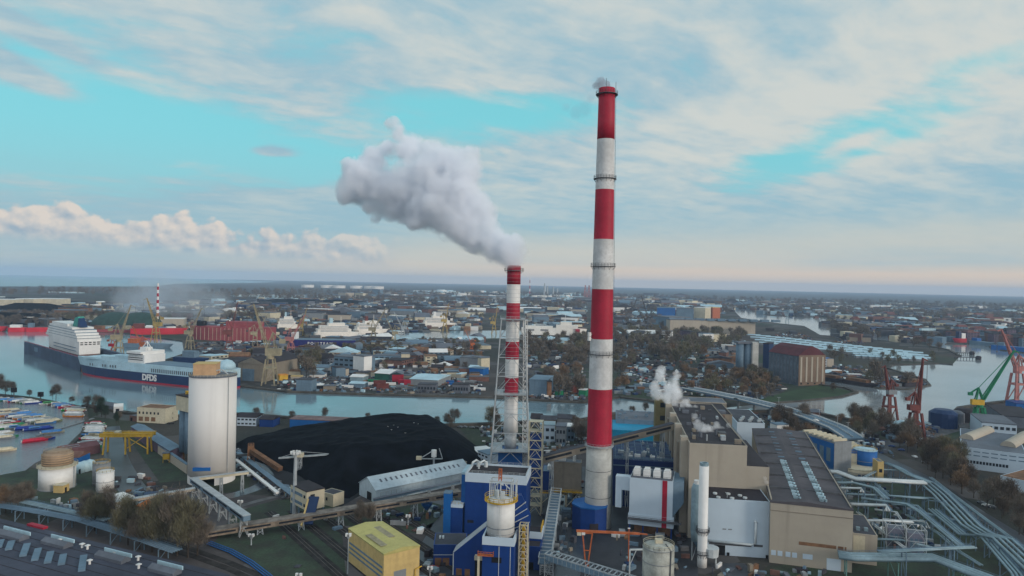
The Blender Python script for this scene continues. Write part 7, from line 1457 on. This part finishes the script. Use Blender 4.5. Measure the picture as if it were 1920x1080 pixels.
def fill(pts, n, wr, dr, hr, group, kinds=None, rots=(0, .2, -.3, 1.2), win=False, name='shed', cat='shed', walls=WALLS, roofs=ROOFS):
    for x, y in inpoly(pts, n):
        wn, wm = rf.choice(walls); rn, rm = rf.choice(roofs); rk = rf.choice(('flat', 'flat', 'x', 'y'))
        mini(x, y, rf.uniform(*wr), rf.uniform(*dr), rf.uniform(*hr), wm, rm, rk, '%s %s, %s roof' % (wn, cat, rn), group, rf.choice(rots)+rf.uniform(-.06, .06), name, cat, win)
fill([(520,708),(760,712),(900,716),(905,690),(640,688),(540,694)], 46, (8,22), (6,14), (3,6.5), 'sheds on the opposite bank')
fill([(340,700),(440,706),(640,688),(900,690),(900,660),(520,652),(430,668)], 64, (10,40), (12,26), (5,11), 'works behind the opposite bank', win=True)
fill([(520,646),(760,660),(905,660),(905,642),(700,640)], 34, (20,70), (12,26), (4,10), 'shipyard sheds')
fill([(120,610),(360,606),(520,600),(700,602),(900,600),(905,585),(500,586),(120,590)], 46, (30,80), (20,50), (8,20), 'shipyard halls farther off')
fill([(985,660),(1095,662),(1095,640),(985,640)], 8, (20,60), (14,24), (5,10), 'sheds behind the chimneys')
fill([(985,612),(1095,612),(1095,585),(985,585)], 16, (40,90), (20,40), (8,16), 'yards behind the white ferry')
fill([(1155,640),(1215,640),(1230,600),(1155,590)], 14, (25,70), (18,30), (6,16), 'yards behind the tallest chimney')
fill([(1330,690),(1385,695),(1385,650),(1320,655)], 14, (12,36), (8,14), (4,8), 'sheds by the motorway')
fill([(1420,605),(1880,632),(1940,632),(1920,598),(1700,586),(1430,578)], 95, (20,60), (14,26), (8,22), 'town buildings beyond the basin', win=False, name='town_building', cat='town building', walls=[('brick', M_brick), ('brick', M_brick), ('grey', M_grey), ('slate', M_lead), ('dark', M_roofg), ('cream', M_cream)], roofs=[('red', MATS['red_roof']), ('dark', M_roofd), ('grey', M_roofg), ('pale', M_pale)])
fill([(1780,641),(1940,652),(1940,636),(1790,630)], 26, (18,34), (14,20), (15,24), 'old town houses on the quay', name='town_building', cat='quay house', rots=(0, .1), win=True, walls=[('brick', M_brick), ('purple-grey', MATS['mauve_wall']), ('slate', M_lead), ('brown', M_rust)], roofs=[('red', MATS['red_roof']), ('dark', M_roofd)])
fill([(1155,590),(1430,590),(1430,570),(1155,566)], 34, (40,110), (25,60), (10,26), 'town far beyond the shipyard', name='town_building', cat='town building')
fill([(1440,750),(1480,790),(1560,800),(1570,780)], 3, (8,16), (6,10), (4,6), 'sheds near the viaduct')
fill([(1640,800),(1760,800),(1700,830),(1750,850)], 10, (6,16), (5,9), (2.5,5), 'yard huts by the basin')
fill([(1530,712),(1640,724),(1650,712),(1560,700),(1532,702)], 18, (8,24), (6,12), (2,5.5), 'scrap sheds on the peninsula', walls=[('rusty', M_rust), ('dark', M_roofg), ('purple', MATS['mauve_wall'])])
fill([(1460,810),(1530,840),(1560,850),(1570,820),(1500,800)], 7, (5,12), (5,9), (3,6), 'small huts beyond the turbine hall')
fill([(1100,562),(1110,556),(1290,556),(1300,564)], 12, (80,160), (40,80), (14,30), 'buildings near the horizon')
fill([(560,600),(760,602),(905,598),(905,583),(600,580)], 14, (30,110), (20,50), (8,18), 'depots behind the white ships')
# refinery and oil terminal
for x, y in inpoly([(820,556),(1095,562),(1100,554),(960,549),(820,547)], 46): o = G(x, y); b = MB(); b.lathe([(rf.uniform(22,46), 0), (rf.uniform(22,46), rf.uniform(16,28))], n=12); ob = b.obj('oil_tank', rf.choice([M_w2, WM, M_pale])); ob.location = (o.x, o.y, 0); auto(ob, 'white refinery tank', 'oil tank', 'tanks of the refinery')
for i, px in enumerate((577,613,636,668,694,708)): o = G(px, 539+i*.6); b = MB(); b.lathe([(70,0),(70,30)], n=14); ob = b.obj('oil_tank', WM); ob.location = (o.x, o.y, 0); auto(ob, 'broad white terminal tank', 'oil tank', 'tanks of the oil terminal')
for (x0, y0, x1, y1, top, m, lab) in ((648,560,664,560,549,M_beige,'pale cube building nearest the oil terminal'),(680,562,690,562,550,M_cream,'tall pale slab building beneath the oil terminal'),(692,564,708,564,556,M_beige2,'low beige depot beside the tall pale slab'),(712,556,718,556,543,M_lead,'grey tower block beneath the last terminal tank')): gb('depot', lab, 'depot building', (x0,y0), (x1,y1), top, 90, m, M_roofg)
for i, (x0, y0, x1, y1, top) in enumerate(((480,560,572,561,553),(590,562,630,563,555),(-40,564,10,564,557),(-40,572,24,573,561),(28,571,62,572,560),(62,571,112,572,560),(440,556,480,556,553),(90,549,150,550,547),(775,550,830,551,545))): gb('port_warehouse', ['long low pale warehouse past the shipyard cranes','pale warehouse after a short gap right of the long one','small pale port warehouse at the picture edge','stepped pale port warehouse above the red coasters','pale port warehouse between two others above the coasters','pale port warehouse closest to the far coal piles, last in its row','thin pale roof just before the long low warehouse','faint thin warehouse under the sea line','greenish thin warehouse before the refinery'][i], 'warehouse', (x0,y0), (x1,y1), top, 60, M_cream if i in (3,4,5) else M_pale, M_w2)
for i, (px, py, r1, h1) in enumerate(((65,586,95,26),(28,588,80,18),(40,565,150,14),(555,570,150,20),(640,572,120,22),(20,605,110,22),(70,608,60,14))):
    o = G(px, py); b = MB(); vs = [(0, 0, h1)]+[(r1*math.cos(a)*1.6*rf.uniform(.9,1.1), r1*.5*math.sin(a), 0) for a in (2*math.pi*k/22 for k in range(22))]+[(r1*.35*math.cos(a)*1.6, r1*.16*math.sin(a), h1*rf.uniform(.85,1)) for a in (2*math.pi*k/22 for k in range(22))]
    b.add(vs, [(1+k, 1+(k+1) % 22, 23+(k+1) % 22, 23+k) for k in range(22)]+[(0, 23+k, 23+(k+1) % 22) for k in range(22)]); ob = b.obj('coal_pile', M_coalm); ob.location = (o.x, o.y, 0); auto(ob, 'distant dark coal pile', 'coal pile', 'coal piles of the outer port')
gb('white_store', 'white loading store with dark doors behind the dull-red hull', 'warehouse', (300,612), (345,612), 598, 40, M_beige, M_w2); gb('grey_block', 'grey block beside the distant thin striped chimney', 'industrial building', (265,606), (285,606), 583, 40, M_lead, M_roofg)
# green domes
for px, lab in ((192,'dark green storage dome farther from the striped thin chimney'),(240,'dark green storage dome closer to the striped thin chimney')):
    o = G(px, 614); b = MB(); rr_ = 48; b.lathe([(rr_*math.cos(a), .1+rr_*.62*math.sin(a)) for a in (math.pi/2*k/7 for k in range(8))][:-1]+[(1, rr_*.62)], n=24); ob = tag(b.obj('storage_dome', mat('dark_green_dome', sl(38,66,60), .7), None, True), lab, 'dome'); ob.location = (o.x, o.y+50, 0)
# rows of garages with pale roofs
for i in range(17):
    for j in range(4):
        f = i/16; px = 1412+300*f+j*9; py = 631+34*f+j*5.2
        if px > 1600 and j > 2: continue
        mini(px, py, 30, 7, 3.4, M_grey, M_pale, 'x', 'pale-roofed garage row', 'garage rows beyond the granary', -.42+rf.uniform(-.03,.03), 'garage_row', 'garage row')
for i in range(9):
    for j in range(3): mini(1612+i*12.5+j*5, 664+i*.7+j*4.0, 28, 7, 3.4, M_grey, M_pale, 'x', 'pale-roofed garage row', 'garage rows beyond the granary', -.05, 'garage_row', 'garage row')
# containers, trucks, cars
def box_c(px, py, m, col, rot, st=1):
    o = G(px, py); b = MB(); b.box(0, 0, 0, 12.2, 2.5, 2.7*st); b.mi = 0
    for k in range(11): b.box(.5+k*1.08, -.06, .2, .9+k*1.08, -.003, 2.7*st-.2)
    ob = b.obj('container', m); ob.location = (o.x, o.y, .02); ob.rotation_euler = (0, 0, rot); return auto(ob, '%s container' % col, 'container', 'containers on the opposite bank')
for px, py, col, m, st in ((712,713,'red',M_red,2),(729,715,'red',M_red,3),(735,716,'red',M_red,3),(747,721,'red',M_red,2),(757,722,'red',M_red,2),(765,722,'red',M_red,1),(700,728,'dark red',M_dred,3),(706,729,'dark red',M_dred,2),(668,722,'pale',M_pale,1),(690,716,'green',M_green,1),(720,722,'white',M_w2,1),(690,722,'white',M_w2,1),(742,727,'grey',M_grey,1),(758,730,'grey',M_grey,1),(800,712,'white',M_w2,1),(830,718,'blue',M_blue2,1),(842,722,'blue',M_blue2,1),(856,714,'teal',M_teal,1),(872,718,'grey',M_grey,1),(640,727,'white',M_w2,1),(574,706,'orange',M_yel,1),(870,728,'white',M_w2,1),(888,732,'white',M_w2,1),(838,708,'cream',M_cream,2),(790,715,'blue',M_blue2,1)): box_c(px, py, m, col, rf.uniform(-.1, .1), st)
def car_mesh(nm, m):
    b = MB(); Lc, Wc = 4.4, 1.8; prof = [(-2.2,.35),(2.2,.35),(2.2,.85),(1.2,.95),(.55,1.42),(-1.2,1.45),(-1.9,.98),(-2.2,.9)]; n = len(prof)
    b.add([(x, -Wc/2*(1 if z < 1 else .84), z) for x, z in prof]+[(x, Wc/2*(1 if z < 1 else .84), z) for x, z in prof], [tuple(range(n)), tuple(range(n, 2*n))[::-1]]+[(i, n+i, n+(i+1) % n, (i+1) % n) for i in range(n)]); b.mi = 1
    b.box(-1.1, -.80, .98, .5, -.775, 1.36); b.box(-1.1, .775, .98, .5, .80, 1.36)
    for x in (-1.4, 1.4):
        for y in (-.92, .72): b.box(x-.32, y, 0, x+.32, y+.2, .62)
    me = bpy.data.meshes.new('parked_car'); me.from_pydata(b.v, [], b.f); me.materials.append(m); me.materials.append(M_glass); me.polygons.foreach_set('material_index', b.m); return me
CARS = [(c, car_mesh(c, mat('car_'+c, sl(*v), .35, .08, .5, spec=.6))) for c, v in dict(white=(222,222,220), silver=(160,166,172), black=(30,32,36), blue=(44,74,130), red=(150,34,40), grey=(92,98,104)).items()]
def car(px, py, rot):
    o = G(px, py); c, me = rf.choice(CARS); ob = bpy.data.objects.new('parked_car', me); COL.objects.link(ob); ob.location = (o.x, o.y, .05); ob.rotation_euler = (0, 0, rot); auto(ob, '%s parked car' % c, 'car', 'cars parked in the yards')
for r_ in range(9):
    for i in range(12): car(1152+r_*5+i*7.2+rf.uniform(-1,1), 664+r_*6.3+i*2.1, .9+rf.uniform(-.1,.1))
for r_ in range(6):
    for i in range(7): car(1054+i*6.5+rf.uniform(-1,1)-r_*1.0, 690+r_*6.5+i*.4, 1.4+rf.uniform(-.15,.15))
for r_ in range(2):
    for i in range(9): car(988+i*6.2, 676+r_*6, 1.2+rf.uniform(-.1,.1))
for x, y in inpoly([(640,724),(760,726),(900,730),(900,706),(780,700),(660,712)], 50): car(x, y, rf.uniform(0, 3))
for x, y in inpoly([(530,730),(640,730),(640,716),(545,716)], 16): car(x, y, rf.uniform(0, 3))
for px, py in ((862,802),(871,802),(885,803),(893,803),(905,803),(300,790),(306,792),(314,790),(320,795),(1850,950),(1858,952),(1840,945),(1745,860),(1735,868),(1715,858),(1690,845),(1672,838),(1655,830),(760,1072),(770,1068),(812,1068),(1240,905)): car(px, py, rf.uniform(0, 3))
for px, py in ((1380,748),(1450,765),(1500,778),(1530,788)):
    o = G(px, py, 10); c, me = rf.choice(CARS); ob = bpy.data.objects.new('car', me); COL.objects.link(ob); ob.location = (o.x, o.y, 9.4); ob.rotation_euler = (0,0,-1.0); auto(ob, '%s car driving on the viaduct' % c, 'car')
# blue tarpaulin drum in the plant yard, trucks
o = G(800, 962); T = thing('blue_hopper', 'small bright blue hopper under the long conveyor', 'hopper', (o.x, o.y, 0)); b = MB(); b.lathe([(.6,1.5),(2.6,4),(2.6,5.2),(.5,5.8)], n=14); b.obj('drum', M_blue2, T)
for x in (-1.6, 1.6): b = MB(); b.beam((x, 0, 0), (x*.7, 0, 2.6), .3); b.obj('leg', M_w2, T)
# ------------------------------------------------------------------ steam and smoke: soft volumes made of merged puffs
def puffs(name, label, cat, P, density, seed, nscale=.12, col=(1,1,1), er=.55, detail=4, step=1.5, anis=.2, sharp=.22, ero=.5):
    "P: list of (centre, radius). Container mesh + a density that is their union torn by noise"
    lo = Vector([min(c[i]-r*1.25 for c, r in P) for i in range(3)]); hi = Vector([max(c[i]+r*1.25 for c, r in P) for i in range(3)]); cen = (lo+hi)/2
    bm = bmesh.new()
    for c, r in P: bmesh.ops.create_icosphere(bm, subdivisions=2, radius=r*1.22, matrix=Matrix.Translation(Vector(c)-cen))
    me = bpy.data.meshes.new(name); bm.to_mesh(me); bm.free(); o = bpy.data.objects.new(name, me); COL.objects.link(o); o.location = cen
    md = o.modifiers.new('merge', 'REMESH'); md.mode = 'VOXEL'; md.voxel_size = max(.5, max(hi-lo)/90); 
    m = bpy.data.materials.new(name); m.use_nodes = True; t = m.node_tree; t.nodes.clear(); mo = t.nodes.new('ShaderNodeOutputMaterial'); pv = t.nodes.new('ShaderNodeVolumePrincipled'); t.links.new(pv.outputs[0], mo.inputs['Volume'])
    tc_ = t.nodes.new('ShaderNodeTexCoord'); pos = tc_.outputs['Object']
    n1 = t.nodes.new('ShaderNodeTexNoise'); n1.inputs['Scale'].default_value = nscale; n1.inputs['Detail'].default_value = detail; n1.inputs['Roughness'].default_value = .58; t.links.new(pos, n1.inputs['Vector'])
    mr = sum(r for c, r in P)/len(P)
    # displace the sampling point by noise so the outline billows
    vs = t.nodes.new('ShaderNodeVectorMath'); vs.operation = 'SUBTRACT'; t.links.new(n1.outputs['Color'], vs.inputs[0]); vs.inputs[1].default_value = (.5,.5,.5)
    vm = t.nodes.new('ShaderNodeVectorMath'); vm.operation = 'SCALE'; t.links.new(vs.outputs[0], vm.inputs[0]); vm.inputs['Scale'].default_value = mr*1.7*er
    va = t.nodes.new('ShaderNodeVectorMath'); va.operation = 'ADD'; t.links.new(pos, va.inputs[0]); t.links.new(vm.outputs[0], va.inputs[1])
    best = None
    for c, r in P:
        d = t.nodes.new('ShaderNodeVectorMath'); d.operation = 'DISTANCE'; t.links.new(va.outputs[0], d.inputs[0]); d.inputs[1].default_value = Vector(c)-cen
        v = 1.0-(V(t, d.outputs['Value'])*(1.0/r)) if False else (V(t, d.outputs['Value'])*(-1.0/r)+1.0)
        best = v if best is None else best._m('SMOOTH_MAX', v, .18)
    n2 = noise(t, pos, nscale*2.6, 5, .62); n3 = noise(t, pos, nscale*.5, 2, .5); best = best+(n2-.5)*ero+(n3-.5)*ero*.9+.16; f = best.ss(0.0, sharp)
    t.links.new((f*(V(t, n1.outputs[0]).ss(.28, .6)*.7+.3)*density).so, pv.inputs['Density'])
    pv.inputs['Color'].default_value = (*col, 1); pv.inputs['Anisotropy'].default_value = anis
    m.cycles.volume_step_rate = step if hasattr(m, 'cycles') else 1; m.cycles.homogeneous_volume = False; me.materials.append(m)
    return tag(o, label, cat, None, 'stuff' if False else None)
def D(px, py, Y): return AT(px, py, Y)
K1 = YS/F
PL = [(961,494,14,0),(960,482,24,0),(950,472,30,0),(938,462,28,2),(920,450,33,4),(900,438,38,6),(876,424,44,8),(850,412,46,10),(824,400,44,12),(892,398,40,10),(868,372,44,14),(836,356,44,16),
      (800,392,38,16),(870,330,42,18),(842,312,42,20),(800,334,50,20),(760,340,50,22),(722,348,46,24),(744,384,36,24),(706,384,28,26),(690,334,44,26),(664,352,36,28),(660,322,28,28),(700,300,34,26),(728,278,26,28),(742,250,24,30),(733,234,19,30),(728,226,12,30),(970,478,20,0),(934,468,32,2),(955,462,30,0),(766,282,34,24),(806,286,28,22),(880,292,22,20),(888,280,13,20),(782,414,22,14),(758,412,14,20),(704,412,10,24),(648,372,16,28)]
puffs('steam_plume', 'large grey-white steam plume bending away from the shorter striped chimney', 'steam plume', [(D(px, py, YS+dy_), r*K1*.96) for px, py, r, dy_ in PL], .40, 1, .06, (.955,.972,1), 1.25, 7, .3, .0, .62, 1.0)
Yt = TC.y; K2 = Yt/F
puffs('smoke_puff', 'small dark smoke puff on top of the tallest chimney', 'smoke', [(D(1136,160,Yt), 9*K2), (D(1126,156,Yt), 11*K2), (D(1116,160,Yt), 6*K2)], .35, 2, .35, (.55,.58,.64), .5, 4, .4)
puffs('smoke_trail', 'faint lilac smoke trail drifting away below the top of the tallest chimney', 'smoke', [(D(1108,184,Yt), 10*K2), (D(1096,204,Yt+2), 16*K2), (D(1082,210,Yt+3), 15*K2), (D(1062,200,Yt+4), 10*K2), (D(1115,170,Yt), 6*K2)], .045, 3, .2, (.62,.66,.86), .6, 4, .5, sharp=.7)
Y1 = 395; k_ = Y1/F
puffs('steam_wisp', 'white steam wisp over the bunker towers of the boiler house', 'steam', [(D(px, py, Y1+dd_), r*k_*1.3) for px, py, r, dd_ in ((1272,780,6,0),(1270,772,9,0),(1278,766,8,0),(1292,765,8,0),(1303,764,6,0),(1262,756,11,4),(1256,742,13,8),(1258,726,12,12),(1262,714,9,14),(1232,738,10,20),(1228,724,8,24),(1236,704,9,30),(1240,694,7,34),(1284,758,10,4),(1264,738,12,8),(1268,704,7,16))], .30, 4, .16, (.985,.99,1), 1.2, 6, .4, .0, .6, 1.5)
Y2 = 330; k_ = Y2/F
puffs('steam_wisp', 'white steam cloud lying on the near end of the boiler house roof', 'steam', [(D(px, py, Y2+dd_), r*k_*1.3) for px, py, r, dd_ in ((1304,817,7,0),(1316,814,9,0),(1328,815,8,0),(1312,800,8,4),(1306,790,6,6),(1336,806,7,6),(1324,808,10,2),(1302,780,5,8),(1344,800,7,8))], .28, 5, .2, (.985,.99,1), 1.2, 6, .4, .0, .6, 1.5)
puffs('steam_wisp', 'pale steam drifting along the edge between boiler house and turbine hall', 'steam', [(D(px, py, Y2+8), r*k_) for px, py, r in ((1352,806,7),(1362,812,8),(1374,815,7),(1384,818,5),(1366,798,5))], .22, 6, .3, (.95,.95,.95), .8, 5, .5)
Y3 = 300; k_ = Y3/F
puffs('steam_wisp', 'small white steam puff among the pale roof fans of the turbine hall', 'steam', [(D(px, py, Y3), r*k_*1.3) for px, py, r in ((1512,917,5),(1522,920,6),(1532,926,5),(1541,931,4))], .5, 7, .5, (.97,.98,1), .7, 4, .5)
puffs('steam_wisp', 'tiny steam puff at the corner beside the boiler house wing', 'steam', [(D(1434,897,300), 4*k_), (D(1437,904,300), 4*k_)], .5, 8, .6, (.97,.98,1), .7, 3, .5)
puffs('smoke_bank', 'pale smoke bank drifting over the shipyard behind the docked cruise ship', 'smoke', [(G(px, 612, 0)+Vector((0, 150, z)), r) for px, z, r in ((175,50,50),(205,60,58),(240,66,60),(275,62,58),(310,55,50),(345,45,42),(150,60,36),(222,92,40))], .012, 9, .012, (.80,.86,.93), .7, 3, 4, sharp=.8)
for px, py, z in ((728,800,26),(738,797,27),(746,801,25),(734,806,24),(776,793,28),(784,795,27),(760,812,24)):
    p = G(px, py, z); b = MB(); b.add([(-.7,.1,.25),(0,-.12,0),(.7,.1,.25),(0,.3,.03),(0,.05,-.1)], [(0,1,3),(1,2,3),(0,4,1),(1,4,2),(0,3,4),(2,4,3)]); o = b.obj('gull', M_w2); o.location = p; o.rotation_euler = (0, 0, z*1.3); tag(o, 'tiny white gull flying over the coal heap', 'bird', 'gulls over the coal heap')
for T, ph in BOATS: AUTO.append((T, ph))
finish_labels()
# small fittings belong to the roof, cabin or jib they sit on
SUBS = dict(roof=('roof_fan','roof_plant','roof_vent','skylight','roof_railing','railing','roof_seam','roof_hut','roof_cowl','lantern_base','lantern_glass','roof_slot','roof_patch','roof_box','roof_hatch','curved_rooflight','roof_light','edge_pipe'), jib=('hook',), cabin=('window',), bridge_block=('window_band',), shell=('stiffener_ring',), wall=('cladding_joint','pilaster'), shaft=('rim',), door=('handle',), tower_frame=())
by = {}
for o in COL.objects:
    if o.parent: by.setdefault(o.parent, []).append(o)
for T, ch in by.items():
    first = {}
    for c in ch: first.setdefault(c.name.split('.')[0], c)
    for host, kinds in SUBS.items():
        h = first.get(host)
        if h:
            for c in ch:
                if c.name.split('.')[0] in kinds and c is not h: c.parent = h
# ------------------------------------------------------------------ haze
hz = bpy.data.materials.new('haze_air'); hz.use_nodes = True; t = hz.node_tree; t.nodes.clear()
mo = t.nodes.new('ShaderNodeOutputMaterial'); pv = t.nodes.new('ShaderNodeVolumePrincipled'); t.links.new(pv.outputs[0], mo.inputs['Volume'])
pv.inputs['Color'].default_value = (.55, .74, .97, 1); pv.inputs['Density'].default_value = HAZE; pv.inputs['Anisotropy'].default_value = 0.0
b = MB(); b.box(-24100, -24100, -1, 24100, 24100, 240); tag(b.obj('haze', hz), kind='stuff')
